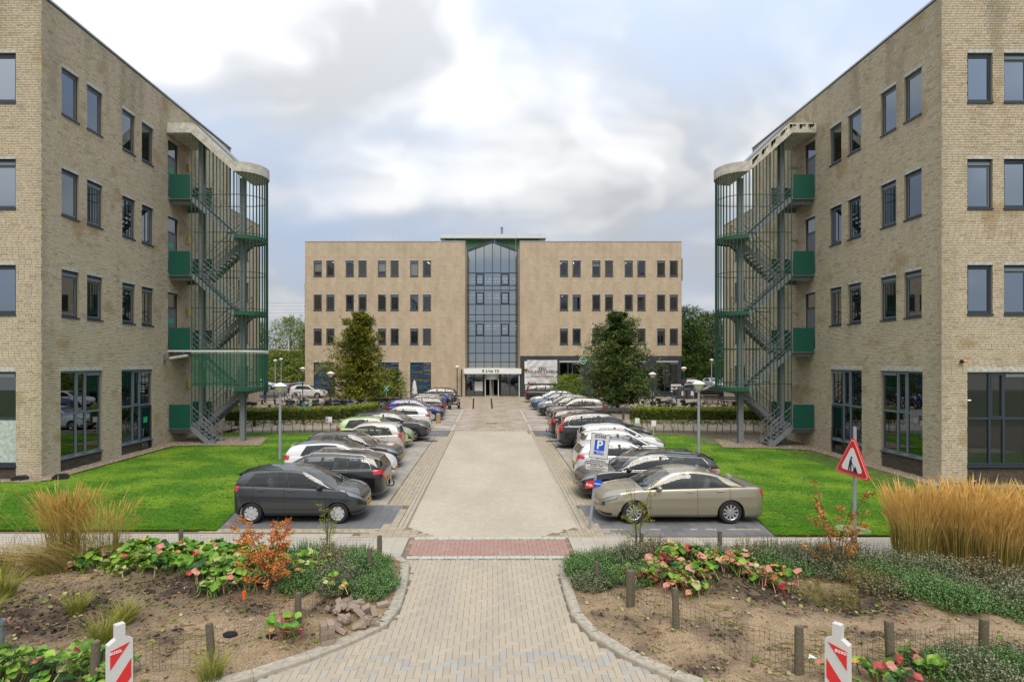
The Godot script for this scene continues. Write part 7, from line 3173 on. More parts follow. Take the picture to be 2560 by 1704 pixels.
func make_motorbike(called: String, label: String, where: Vector3, turn: float, body: Material, cover: bool, screen: bool) -> void:
	var o := thing(called, label, "motorcycle", where, turn, "motorcycles and scooters")
	for x in [-0.62, 0.66]:
		var w := mb()
		torus(w, Vector3(x, 0.29, 0), 0.23, 0.065, 16)
		var y := part("wheel", w, M.tyre, o)
		var r := mb()
		r.tube(Vector3(x, 0.29, -0.03), Vector3(x, 0.29, 0.03), 0.17, 0.17, 14)
		part("rim", r, M.alloy, y)
	var e := mb()
	e.rbox(Vector3(0.02, 0.42, 0), Vector3(0.55, 0.4, 0.3), 0.06)
	e.tube(Vector3(-0.1, 0.3, 0.18), Vector3(-0.75, 0.38, 0.2), 0.04, 0.055, 8)
	part("engine", e, M.black, o)
	var b := mb()
	b.sphere(Vector3(0.12, 0.78, 0), Vector3(0.34, 0.17, 0.16), 12, 8)
	b.sphere(Vector3(-0.62, 0.72, 0), Vector3(0.34, 0.13, 0.15), 10, 7)
	b.sphere(Vector3(0.62, 0.62, 0), Vector3(0.26, 0.1, 0.1), 10, 7)
	part("bodywork", b, body, o)
	var s := mb()
	s.sphere(Vector3(-0.3, 0.82, 0), Vector3(0.42, 0.08, 0.15), 12, 6)
	part("saddle", s, M.black, o)
	var f := mb()
	for z in [-0.09, 0.09]:
		f.tube(Vector3(0.66, 0.29, z), Vector3(0.42, 0.98, z), 0.028, 0.028, 7)
	f.path([Vector3(0.28, 1.05, -0.36), Vector3(0.4, 1.02, -0.12), Vector3(0.4, 1.02, 0.12), Vector3(0.28, 1.05, 0.36)], 0.018, 6)
	for z in [-0.34, 0.34]:
		f.tube(Vector3(0.32, 1.04, z), Vector3(0.36, 1.24, z * 1.15), 0.008, 0.008, 4)
		f.sphere(Vector3(0.36, 1.26, z * 1.15), Vector3(0.02, 0.05, 0.08), 7, 5)
	part("fork", f, M.alloy, o)
	var l := mb()
	l.sphere(Vector3(0.56, 0.9, 0), Vector3(0.09, 0.1, 0.1), 10, 7)
	part("headlight", l, M.lamp_lens, o)
	if screen:
		var w := mb()
		w.quad(Vector3(0.5, 0.98, 0.2), Vector3(0.36, 1.42, 0.14), Vector3(0.36, 1.42, -0.14), Vector3(0.5, 0.98, -0.2))
		part("windscreen", w, M.car_screen, o)
	if cover:
		var c := mb()
		c.sphere(Vector3(0.3, 0.8, 0), Vector3(0.32, 0.42, 0.36), 12, 8)
		part("leg_cover", c, body, o)
	var t := mb()
	t.rbox(Vector3(-0.78, 0.98, 0), Vector3(0.34, 0.26, 0.36), 0.05)
	part("top_box", t, M.black, o)

func bench(label: String, where: Vector3, turn: float) -> void:
	var o := thing("bench", label, "bench", where, turn, "benches in the court")
	for k in 3:
		var s := mb()
		s.rbox(Vector3(0, 0.45, -0.16 + k * 0.16), Vector3(1.8, 0.045, 0.14), 0.01)
		part("seat_slat", s, M.dark_wood, o)
	for k in 2:
		var s := mb()
		s.rbox(Vector3(0, 0.66 + k * 0.17, -0.27 - k * 0.03), Vector3(1.8, 0.14, 0.04), 0.01)
		part("back_slat", s, M.dark_wood, o)
	for x in [-0.6, 0.6]:
		var l := mb()
		l.span(Vector3(x - 0.05, 0, -0.2), Vector3(x + 0.05, 0.43, 0.14))
		l.span(Vector3(x - 0.03, 0.4, -0.34), Vector3(x + 0.03, 0.9, -0.29))
		part("leg", l, M.black, o)

func picnic_table(label: String, where: Vector3, turn: float) -> void:
	var o := thing("picnic_table", label, "picnic table", where, turn, "picnic tables on the terrace")
	for k in 5:
		var s := mb()
		s.rbox(Vector3(0, 0.75, -0.32 + k * 0.16), Vector3(1.9, 0.045, 0.145), 0.01)
		part("top_plank", s, M.wood, o)
	for z in [-0.75, 0.75]:
		var s := mb()
		s.rbox(Vector3(0, 0.45, z), Vector3(1.9, 0.045, 0.26), 0.01)
		part("bench_plank", s, M.wood, o)
	for x in [-0.65, 0.65]:
		var l := mb()
		l.bar(Vector3(x, 0, -0.68), Vector3(x, 0.73, -0.22), 0.05, 0.1)
		l.bar(Vector3(x, 0, 0.68), Vector3(x, 0.73, 0.22), 0.05, 0.1)
		l.bar(Vector3(x + 0.05, 0.4, -0.86), Vector3(x + 0.05, 0.4, 0.86), 0.05, 0.09)
		part("leg", l, M.wood, o)

func courtyard_things() -> void:
	rng.seed = 160
	var frames := [M.black, paint(Color(0.02, 0.05, 0.16)), paint(Color(0.25, 0.02, 0.02)), M.white, paint(Color(0.03, 0.10, 0.10)), M.alloy]
	var first := {}
	var n := 0
	# the long row behind the left hedge, under and beside the lime tree
	var words := ["black", "blue", "red", "white", "teal", "silver"]
	for k in 34:
		var x := -17.0 + k * 0.31
		var d := 46.6 + 0.9 * sin(k * 1.7) + (k % 3) * 0.35
		if k > 21:
			x = -10.4 + (k - 22) * 0.42
			d = 48.8 + 1.0 * sin(k * 2.1) + (k % 3) * 0.5
		var c: int = [0, 0, 1, 0, 4, 5, 0, 2, 3, 0][rng.randi() % 10]
		var label := "%s bicycle in the row %s" % [words[c], "left of the lime tree's trunk" if x < -11.9 else "between the lime tree and the parked cars"]
		var p := at(x, d, 0.01)
		var turn := 0.35 + rf(-0.35, 0.35) + (PI if rng.randf() < 0.3 else 0.0) if k <= 21 else 1.1 + rf(-0.5, 0.5)
		if not first.has(c):
			first[c] = make_bicycle(label, frames[c], c == 0)
			first[c].position = p
			first[c].rotation.y = turn
		else:
			copy_of(first[c], "bicycle", label, p, turn)
	for q in [[3, -20.6, 57.6, 0.15, "white bicycle in front of the white car, left one"], [3, -19.6, 57.9, 0.3, "white bicycle in front of the white car, right one"], [0, -15.6, 39.6, 0.2, "black bicycle leaning by the man with the phone"], [0, -19.3, 44.6, 1.0, "dark bicycle beside the left stair's column, front one"], [0, -20.0, 45.4, 1.2, "dark bicycle beside the left stair's column, rear one"],
			[2, 8.4, 47.6, 0.2, "red bicycle left of the dark lime tree's trunk"], [0, 9.3, 46.4, 0.3, "black bicycle just left of the dark lime tree's trunk"], [2, 10.6, 46.0, 0.1, "red bicycle just right of the dark lime tree's trunk"], [0, 12.5, 45.6, 0.05, "black crate bicycle in full view right of the dark lime tree"], [5, 13.9, 44.8, 0.2, "silver bicycle beside the right hedge's lamp"],
			[0, 19.2, 45.4, 0.4, "black bicycle right of the picnic tables, front one"], [0, 20.2, 46.2, 0.5, "black bicycle right of the picnic tables, rear one"]]:
		copy_of(first[q[0]], "bicycle", q[4], at(q[1], q[2], 0.01), q[3])
	make_motorbike("motor_scooter", "scooter with a bright blue leg cover behind the grey estate car", at(-4.35, 49.6), -1.3, paint(Color(0.01, 0.06, 0.5)), true, false)
	make_motorbike("motor_scooter", "dark scooter with windscreen left of the chrome motorcycle", at(-3.75, 50.1), -1.4, paint(Color(0.03, 0.03, 0.045)), true, true)
	make_motorbike("motorcycle", "chrome and red motorcycle facing the camera by the entrance lamp", at(-2.95, 50.6), -1.45, paint(Color(0.35, 0.03, 0.02)), false, false)
	make_motorbike("motorcycle", "black motorcycle with white box behind the right hedge's lamp", at(14.9, 48.0), 0.2, M.black, false, false)
	make_motorbike("motorcycle", "black motorcycle at the walking person's feet", at(16.4, 46.2), 0.15, M.black, false, false)
	bench("dark bench on the court left, near the brown bollards", at(-21.6, 54.6), 0.12)
	bench("dark bench right of the picnic tables", at(22.3, 52.6), -0.2)
	bench("dark bench behind the left hedge, under the seated men", at(-16.4, 37.6), PI)
	picnic_table("wooden picnic table nearer the far block", at(21.8, 56.6), 0.05)
	picnic_table("wooden picnic table nearer the right hedge", at(19.6, 50.0), 0.05)
	# rails that keep the bicycles off the hedge
	for q in [[-16.0, -8.9, 41.2, "long dark timber rail in front of the left bicycle row"], [8.0, 14.6, 41.4, "long dark timber rail in front of the right bicycles"]]:
		var o := thing("timber_rail", q[3], "rail", at(0, q[2]))
		var b := mb()
		b.span(Vector3(q[0], 0.62, -0.04), Vector3(q[1], 0.86, 0.04))
		part("plank", b, M.dark_wood, o)
		for k in 5:
			var ps := mb()
			var x: float = lerpf(q[0], q[1], k / 4.0)
			ps.span(Vector3(x - 0.07, -0.1, 0.042), Vector3(x + 0.07, 0.8, 0.17))
			part("post", ps, M.dark_wood, o)
	for k in 4:
		var b := mb()
		b.tube(Vector3(0, -0.1, 0), Vector3(0, 0.95, 0), 0.07, 0.06, 8)
		var o := put("bollard", b.mesh(), M.rust)
		tag(o, "brown bollard before the white car on the left, number %s from the left" % ["one", "two", "three", "four"][k], "bollard", "brown bollards on the left")
		o.position = at([-23.6, -22.6, -21.5, -19.9][k], 58.6)
	for k in 2:
		var b := mb()
		b.tube(Vector3(0, -0.1, 0), Vector3(0, 0.92, 0), 0.075, 0.07, 8)
		var o := put("bollard", b.mesh(), M.rust)
		tag(o, ["straight rusty bollard in the drive before the entrance", "leaning rusty bollard in the drive before the entrance"][k], "bollard", "rusty bollards in the drive")
		o.position = at([-1.63, 0.05][k], 50.1)
		o.rotation.z = [-0.04, 0.09][k]
	for k in 2:
		var b := mb()
		b.lathe([Vector2(0.2, -0.05), Vector2(0.155, 0.62), Vector2(0.12, 0.68), Vector2(0.0, 0.7)], 14)
		var o := put("concrete_bollard", b.mesh(), M.yellow_lamp)
		o.material_override = surf(Color(0.46, 0.34, 0.17), 0.9, M.kerb.albedo_texture, 1.5)
		tag(o, ["stout yellowish bollard beside the bright blue car", "stout yellowish bollard leaning beside the dark crossover"][k], "bollard", "stout yellowish bollards")
		o.position = at([-3.72, 4.0][k], [39.3, 38.7][k])
		o.rotation.z = [0.0, -0.14][k]
	for q in [[17.5, "left"], [20.9, "middle"], [21.9, "right"]]:
		var o := thing("planter", "dark planter with a white notice near the terrace door, %s one" % q[1], "planter", at(q[0], 62.2), 0.0, "planters on the terrace")
		var b := mb()
		b.rbox(Vector3(0, 0.5, 0), Vector3(0.9, 1.0, 0.7), 0.02)
		part("box", b, M.dark_wood, o)
		b = mb()
		b.box(Vector3(0.1, 0.6, 0.355), Vector3(0.32, 0.5, 0.006))
		part("notice", b, M.white, o)
		var pl := []
		var tn := []
		for k in 70:
			pl.append(Transform3D(Basis.from_euler(Vector3(rf(-1, 1), rf(0, TAU), rf(-1, 1))), Vector3(rf(-0.4, 0.4), rf(1.0, 1.25), rf(-0.3, 0.3))))
			tn.append(vary(Color(0.05, 0.08, 0.02), 0.4))
		scatter("foliage", cluster(0.1, 6), M.leaf, pl, tn, o)
	var bd := thing("folded_parasol", "folded grey parasol before the far block's last left window", "parasol", at(-8.55, 62.5))
	var b := mb()
	b.lathe([Vector2(0.03, 0.0), Vector2(0.03, 0.5), Vector2(0.33, 0.55), Vector2(0.28, 1.1), Vector2(0.12, 1.9), Vector2(0.0, 2.05)], 10)
	part("cloth", b, M.sign_grey, bd)
	b = mb()
	b.box(Vector3(0.55, 1.6, 0), Vector3(0.14, 3.2, 0.14))
	tag(put("dark_post", b.mesh(), M.dark_pole), "square dark post right of the entrance lamp", "post").position = at(-4.0, 64.8)
	for q in [[-17.1, 20.45, "black bait box at the left wing's corner, left one"], [-15.85, 20.75, "black bait box at the left wing's corner, right one"], [17.5, 20.5, "black bait box with a white label at the right wing's corner"]]:
		var o := thing("bait_box", q[2], "box", at(q[0], q[1], lawn_up(q[0], q[1]) + 0.03), 0.3, "bait boxes")
		b = mb()
		b.prism(packed([Vector2(-0.22, 0), Vector2(0.22, 0), Vector2(0.24, 0.07), Vector2(0.14, 0.16), Vector2(-0.14, 0.16), Vector2(-0.24, 0.07)]), Vector3.RIGHT, Vector3.UP, Vector3(0, 0, 0.13), Vector3(0, 0, -0.26))
		part("box", b, M.black, o)
		if q[0] > 0:
			b = mb()
			b.box(Vector3(0.02, 0.163, 0), Vector3(0.16, 0.004, 0.12))
			part("label", b, M.white, o)
	var al := thing("alarm_beacon", "orange alarm beacon on the right wing's street front", "alarm light", Vector3(17.42, 4.5, -20.85))
	b = mb()
	b.tube(Vector3(-0.08, 0, 0.02), Vector3(-0.02, 0, 0.02), 0.07, 0.07, 12)
	part("base", b, M.black, al)
	b = mb()
	b.tube(Vector3(-0.02, 0, 0.02), Vector3(0.1, 0, 0.02), 0.06, 0.05, 12)
	part("lens", b, M.amber, al)
	b = mb()
	b.tube(Vector3(0, 0, 0), Vector3(0, 0.008, 0), 0.42, 0.42, 20)
	var mc := put("manhole_cover", b.mesh(), M.kerb)
	tag(mc, "round concrete cover in the right lawn beside the tall grass", "manhole cover")
	mc.position = at(9.6, 15.0, 0.035)

# ---------------------------------------------------------------- people: one field of tapered capsules, meshed as a single skin
func skin_of(caps: Array, cell: float, soft: float) -> MB:
	var lo := Vector3(1e9, 1e9, 1e9)
	var hi := -lo
	for c in caps:
		for k in 2:
			var r := Vector3.ONE * (maxf(c[2], c[3]) + cell * 2.5)
			lo = lo.min(c[k] - r)
			hi = hi.max(c[k] + r)
	var nx := int((hi.x - lo.x) / cell) + 2
	var ny := int((hi.y - lo.y) / cell) + 2
	var nz := int((hi.z - lo.z) / cell) + 2
	var F := PackedFloat32Array()
	F.resize(nx * ny * nz)
	F.fill(1.0)
	for c in caps:
		var a: Vector3 = c[0]
		var e: Vector3 = c[1]
		var ra: float = c[2]
		var rb: float = c[3]
		var m := maxf(ra, rb) + cell * 2.2 + soft
		var l0 := ((a.min(e) - Vector3.ONE * m) - lo) / cell
		var h0 := ((a.max(e) + Vector3.ONE * m) - lo) / cell
		var d := e - a
		var dd := maxf(d.length_squared(), 1e-9)
		for x in range(maxi(0, int(l0.x)), mini(nx, int(h0.x) + 1)):
			for y in range(maxi(0, int(l0.y)), mini(ny, int(h0.y) + 1)):
				for z in range(maxi(0, int(l0.z)), mini(nz, int(h0.z) + 1)):
					var p := lo + Vector3(x, y, z) * cell
					var t := clampf((p - a).dot(d) / dd, 0.0, 1.0)
					var q := p.distance_to(a + d * t) - lerpf(ra, rb, t)
					var i := (x * ny + y) * nz + z
					var w := F[i]
					var h := maxf(soft - absf(w - q), 0.0) / soft
					F[i] = minf(w, q) - h * h * soft * 0.25
	var V := {}
	var b := mb()
	b.tint = true
	var at_cell := func(x: int, y: int, z: int) -> Vector3:
		var key := (x * ny + y) * nz + z
		if V.has(key):
			return V[key]
		var s := Vector3.ZERO
		var n := 0
		for k in 12:
			var ax := k / 4
			var u := k & 1
			var v := (k >> 1) & 1
			var i0 := Vector3i(x, y, z)
			i0[(ax + 1) % 3] += u
			i0[(ax + 2) % 3] += v
			var i1 := i0
			i1[ax] += 1
			var f0 := F[(i0.x * ny + i0.y) * nz + i0.z]
			var f1 := F[(i1.x * ny + i1.y) * nz + i1.z]
			if (f0 < 0) != (f1 < 0):
				s += Vector3(i0).lerp(Vector3(i1), f0 / (f0 - f1))
				n += 1
		var p := lo + s / maxi(n, 1) * cell
		V[key] = p
		return p
	var grad := func(p: Vector3) -> Vector3:
		var g := Vector3.ZERO
		for c in caps:
			var d: Vector3 = c[1] - c[0]
			var t := clampf((p - c[0]).dot(d) / maxf(d.length_squared(), 1e-9), 0.0, 1.0)
			var o: Vector3 = c[0] + d * t
			var q := p.distance_to(o) - lerpf(c[2], c[3], t)
			g += (p - o).normalized() * exp(-q / (soft * 0.6 + 0.006))
		return g.normalized()
	var shade := func(p: Vector3) -> Color:
		var best := 1e9
		var col := Color.WHITE
		for c in caps:
			var d: Vector3 = c[1] - c[0]
			var t := clampf((p - c[0]).dot(d) / maxf(d.length_squared(), 1e-9), 0.0, 1.0)
			var q := p.distance_to(c[0] + d * t) - lerpf(c[2], c[3], t)
			if q < best:
				best = q
				col = c[4]
		return col
	for x in range(1, nx - 1):
		for y in range(1, ny - 1):
			for z in range(1, nz - 1):
				var f0 := F[(x * ny + y) * nz + z]
				for ax in 3:
					var j := Vector3i(x, y, z)
					j[ax] += 1
					var f1 := F[(j.x * ny + j.y) * nz + j.z]
					if (f0 < 0) == (f1 < 0):
						continue
					var o1 := Vector3i.ZERO
					o1[(ax + 1) % 3] = 1
					var o2 := Vector3i.ZERO
					o2[(ax + 2) % 3] = 1
					var c0 := Vector3i(x, y, z)
					var P := []
					for q in [c0 - o1 - o2, c0 - o2, c0, c0 - o1]:
						P.append(at_cell.call(q.x, q.y, q.z))
					if f0 > 0:
						P.reverse()
					b.col = shade.call((P[0] + P[2]) * 0.5)
					var N := []
					for q in P:
						N.append(grad.call(q))
					b.p3(P[0], P[1], P[2], N[0], N[1], N[2])
					b.p3(P[0], P[2], P[3], N[0], N[2], N[3])
	return b

func person(label: String, where: Vector3, turn: float, pose: String, shirt: Color, legs: Color, skin: Color, hair: Color, group := "") -> void:
	# faces +x; y up; the two sides lie at -z and +z
	var o := thing("person", label, "person", where, turn, group)
	var hip := 0.93
	var sit := pose == "sit"
	if sit:
		hip = 0.52
	var lean := 0.06 if pose != "sit" else 0.12
	var neck := Vector3(lean, hip + 0.53, 0)
	var caps := []
	caps.append([Vector3(0, hip, 0), Vector3(0.02, hip + 0.2, 0), 0.135, 0.125, legs])
	caps.append([Vector3(0.01, hip + 0.14, -0.05), Vector3(lean, hip + 0.40, -0.08), 0.105, 0.115, shirt])
	caps.append([Vector3(0.01, hip + 0.14, 0.05), Vector3(lean, hip + 0.40, 0.08), 0.105, 0.115, shirt])
	caps.append([neck - Vector3(0, 0.06, 0.15), neck - Vector3(0, 0.06, -0.15), 0.065, 0.065, shirt])
	caps.append([neck - Vector3(0, 0.05, 0), neck + Vector3(0.02, 0.09, 0), 0.055, 0.052, skin])
	var hd := neck + Vector3(0.05 if pose == "phone" else 0.03, 0.21, 0)
	caps.append([hd - Vector3(-0.025, 0.05, 0), hd + Vector3(-0.005, 0.035, 0), 0.068, 0.088, skin])
	caps.append([hd + Vector3(-0.035, 0.0, 0), hd + Vector3(-0.01, 0.06, 0), 0.082, 0.084, hair])
	caps.append([hd + Vector3(0.085, -0.015, 0), hd + Vector3(0.095, -0.03, 0), 0.014, 0.016, skin])
	for z in [-1.0, 1.0]:
		var sh := neck + Vector3(0, -0.07, z * 0.18)
		var el: Vector3
		var wr: Vector3
		if pose == "phone":
			el = sh + Vector3(0.03, -0.29, z * 0.03)
			wr = el + Vector3(0.24, 0.04, -z * 0.10)
		elif pose == "walk":
			el = sh + Vector3(-z * 0.12, -0.27, z * 0.03)
			wr = el + Vector3(-z * 0.02 + 0.12, -0.2, 0)
		else:
			el = sh + Vector3(0.06, -0.28, z * 0.05)
			wr = el + Vector3(0.2, -0.06, -z * 0.06)
		caps.append([sh, sh.lerp(el, 0.55), 0.062, 0.052, shirt])
		caps.append([sh.lerp(el, 0.5), el, 0.047, 0.042, skin if pose == "phone" else shirt])
		caps.append([el, wr, 0.042, 0.03, skin if pose == "phone" else shirt])
		var dir := (wr - el).normalized()
		caps.append([wr, wr + dir * 0.08, 0.03, 0.034, skin])
		for k in 4:
			var f: Vector3 = wr + dir * 0.08 + Vector3(0, (k - 1.5) * 0.017, 0)
			caps.append([f, f + dir * (0.075 - absf(k - 1.4) * 0.01) + Vector3(0, -0.012, -z * 0.02), 0.011, 0.009, skin])
		caps.append([wr + dir * 0.03, wr + dir * 0.08 + Vector3(0, 0.045, -z * 0.01), 0.013, 0.01, skin])
		var h := Vector3(0, hip, z * 0.09)
		var kn: Vector3
		var an: Vector3
		if sit:
			kn = h + Vector3(0.43, 0.0, z * 0.04)
			an = kn + Vector3(0.04, -0.44, 0)
		elif pose == "walk":
			kn = h + Vector3(z * 0.22 + 0.05, -0.42, 0)
			an = kn + Vector3(z * 0.14 - 0.14, -0.40 + (0.12 if z < 0 else 0.0), 0)
		else:
			kn = h + Vector3(0.03, -0.44, 0.0)
			an = kn + Vector3(-0.02, -0.41, 0)
		caps.append([h, kn, 0.088, 0.062, legs])
		caps.append([kn, an, 0.06, 0.042, legs])
		caps.append([an + Vector3(-0.03, -0.035, 0), an + Vector3(0.16, -0.05, 0), 0.04, 0.032, Color(0.02, 0.02, 0.02)])
	part("body", skin_of(caps, 0.026, 0.035), M.skin, o)
	if pose == "phone":
		var p := mb()
		p.rbox(neck + Vector3(0.37, -0.30, 0.0), Vector3(0.02, 0.14, 0.07), 0.004)
		tag(put("phone", p.mesh(), M.black), "small dark phone held by the standing man in blue", "phone").transform = o.transform

func people() -> void:
	var blue := Color(0.02, 0.22, 0.45)
	var navy := Color(0.01, 0.013, 0.03)
	var brown := Color(0.16, 0.075, 0.045)
	var dk := Color(0.01, 0.008, 0.007)
	person("man in a blue polo standing over the left hedge, looking at a phone", at(-12.95, 38.7), 0.0, "phone", blue, navy, brown, dk)
	person("man in blue seated behind the left hedge near the stair", at(-17.4, 38.4), -0.6, "sit", blue, navy, brown, dk)
	person("seated man in light blue, head and shoulders over the left hedge", at(-15.1, 38.0), 0.5, "sit", Color(0.03, 0.28, 0.5), navy, brown, dk)
	person("person in dark blue standing by the court bench on the left", at(-22.9, 57.0), 1.2, "stand", Color(0.012, 0.02, 0.05), navy, brown, dk)
	person("person in a dark jacket and blue jeans walking past the planters", at(17.3, 53.6), 0.25, "walk", Color(0.01, 0.012, 0.018), Color(0.03, 0.075, 0.17), Color(0.4, 0.24, 0.17), Color(0.05, 0.025, 0.012))
	person("person in red by the dark wall, left of the off-roader's roof", at(4.05, 62.6), 0.4, "stand", Color(0.5, 0.02, 0.03), navy, Color(0.42, 0.26, 0.19), dk)
	person("person with reddish hair behind the farthest black off-roader", at(4.9, 62.9), PI, "stand", Color(0.3, 0.28, 0.25), navy, Color(0.45, 0.28, 0.2), Color(0.14, 0.05, 0.02))
	person("person in orange seated behind the darker lime tree", at(11.7, 60.5), PI, "sit", Color(0.7, 0.09, 0.02), navy, Color(0.42, 0.26, 0.19), dk)

# ---------------------------------------------------------------- the two planting beds in front
var lump := FastNoiseLite.new()

func soil_up(x: float, d: float) -> float:
	var line: Array = KERB_L if x < 0 else KERB_R
	var near := 9.0
	for i in line.size() - 1:
		near = minf(near, Vector2(x, d).distance_to(Geometry2D.get_closest_point_to_segment(Vector2(x, d), line[i], line[i + 1])))
	var k := clampf((near - 0.12) / 1.1, 0.0, 1.0) * clampf((13.0 - d) / 0.7, 0.25, 1.0) * clampf((d - 6.6) / 0.9, 0.15, 1.0)
	var n: float = lump.get_noise_2d(x * 0.55, d * 0.75)
	var f: float = lump.get_noise_2d(x * 2.6 + 30.0, d * 2.6)
	var h := 0.066 + k * (0.14 + n * 0.20 + f * 0.07)
	for q in [[4.2, 11.25, 0.28, 0.9], [-5.0, 10.6, 0.16, 0.9], [-6.8, 11.6, 0.16, 1.3]]:
		h += q[2] * exp(-(pow(x - q[0], 2) + pow(d - q[1], 2)) / (q[3] * q[3]))
	return h

func on_soil(x: float, d: float, up := 0.0) -> Vector3:
	return at(x, d, soil_up(x, d) + up)

func dark_soil(x: float, d: float) -> float:                # freshly dug earth
	var n: float = lump.get_noise_2d(x * 1.2 + 9.0, d * 1.6)
	var r := clampf(n * 1.6 + 0.05, 0.0, 1.0)
	for q in [[-5.6, 10.6, 1.6], [-7.5, 9.6, 1.7], [4.0, 11.0, 1.1], [5.3, 10.5, 1.1], [6.5, 10.0, 1.1]]:
		r = maxf(r, 1.25 * exp(-(pow(x - q[0], 2) + pow((d - q[1]) * 1.7, 2)) / (q[2] * q[2])) + n * 0.5)
	return clampf(r, 0.0, 1.0)

func garden() -> void:
	rng.seed = 180
	lump.seed = 33
	lump.frequency = 0.5
	lump.fractal_octaves = 4
	for s in [-1, 1]:
		var poly := packed(bed_outline(s))
		var b := mb()
		b.tint = true
		var step := 0.085
		var nx := int(13.0 / step)
		var nd := int(6.8 / step)
		for i in nx:
			for j in nd:
				var x: float = s * (1.5 + i * step)
				var d := 6.2 + j * step
				var c := Vector2(x + s * step * 0.5, d + step * 0.5)
				if absf(c.x) > c.y * 1.06:
					continue
				var cell := [Vector2(x, d), Vector2(x + s * step, d), Vector2(x + s * step, d + step), Vector2(x, d + step)]
				var all := true
				for q in cell:
					all = all and inside(q, poly)
				var k := dark_soil(c.x, c.y)
				var g: float = lump.get_noise_2d(c.x * 5.0, c.y * 5.0)
				b.col = Color(0.54, 0.42, 0.27).lerp(Color(0.085, 0.062, 0.042), k).lerp(Color(0.36, 0.27, 0.165), clampf(0.2 + g, 0.0, 0.55))
				for piece in ([packed(cell)] if all else Geometry2D.intersect_polygons(packed(cell), poly)):
					for z in range(1, piece.size() - 1):
						var A := on_soil(piece[0].x, piece[0].y)
						var B := on_soil(piece[z].x, piece[z].y)
						var C := on_soil(piece[z + 1].x, piece[z + 1].y)
						if (B - A).cross(C - A).y < 0:
							b.tri(A, C, B)
						else:
							b.tri(A, B, C)
		var far := flat_patch(packed([Vector2(s * 9.0, 6.2), Vector2(s * 26.0, 6.2), Vector2(s * 26.0, 12.9), Vector2(s * 12.0, 12.9)]), 0.02, 0.0)
		var soil := structure("soil_bed", b, M.soil)
		var fm: StandardMaterial3D = M.soil.duplicate()
		fm.vertex_color_use_as_albedo = false
		fm.albedo_color = Color(0.22, 0.155, 0.095).linear_to_srgb()
		part("soil", far, fm, soil)
		# clods, straws and torn leaves strewn over it
		var cl := mb()
		cl.sphere(Vector3.ZERO, Vector3(1, 0.7, 0.85), 6, 4)
		var sw := mb()
		sw.bar(Vector3(-0.5, 0, 0), Vector3(0.5, 0, 0), 0.018, 0.014)
		var sets := [[], [], [], [], [], []]
		var tries := 0
		while tries < 15000:
			tries += 1
			var q := Vector2(s * rf(1.7, 13.0), 6.6 + 6.3 * pow(rng.randf(), 1.2))
			if absf(q.x) > q.y * 1.0 or not inside(q, poly):
				continue
			var dk := dark_soil(q.x, q.y)
			var t := rng.randf()
			if t < 0.62 and (rng.randf() < 0.35 + dk):
				var z := rf(0.006, 0.022) * (1.0 + dk * rng.randf() * 1.6)
				sets[0].append(Transform3D(Basis.from_euler(Vector3(rf(0, 3), rf(0, 6), rf(0, 3))) * Basis.from_scale(Vector3.ONE * z), on_soil(q.x, q.y, z * 0.3)))
				sets[1].append(vary(Color(0.44, 0.335, 0.21).lerp(Color(0.075, 0.054, 0.037), clampf(dk + rf(-0.3, 0.3), 0.0, 1.0)), 0.2))
			elif t < 0.78:
				var l := rf(0.05, 0.26)
				if lump.get_noise_2d(q.x * 1.1 + 70.0, q.y * 1.5) < 0.05:
					continue
				if absf(q.x) < 3.0 and rng.randf() < 0.7:
					continue
				sets[2].append(Transform3D(Basis.from_euler(Vector3(0, rf(-1.3, 1.3), rf(-0.12, 0.12))) * Basis.from_scale(Vector3(l, 0.5, 0.5)), on_soil(q.x, q.y, 0.012)))
				sets[3].append(vary([Color(0.36, 0.26, 0.11), Color(0.24, 0.17, 0.08), Color(0.28, 0.25, 0.09)][rng.randi() % 3], 0.25))
			elif rng.randf() < 0.2 + dk * 0.4:
				sets[4].append(Transform3D(Basis.from_euler(Vector3(rf(-0.6, 0.6), rf(0, TAU), rf(-0.6, 0.6))) * Basis.from_scale(Vector3.ONE * rf(0.25, 0.55)), on_soil(q.x, q.y, 0.02)))
				sets[5].append(vary([Color(0.20, 0.25, 0.05), Color(0.32, 0.30, 0.12), Color(0.36, 0.34, 0.20), Color(0.27, 0.13, 0.09), Color(0.12, 0.17, 0.03)][rng.randi() % 5], 0.25))
		scatter("clods", cl.mesh(), M.clod, sets[0], sets[1], soil)
		scatter("straw", sw.mesh(), M.straw, sets[2], sets[3], soil)
		scatter("torn_leaves", bergenia_leaf(), M.leaf, sets[4], sets[5], soil)
	fences()
	bergenias()
	grasses()
	low_plants()
	shrubs()
	loose_things()

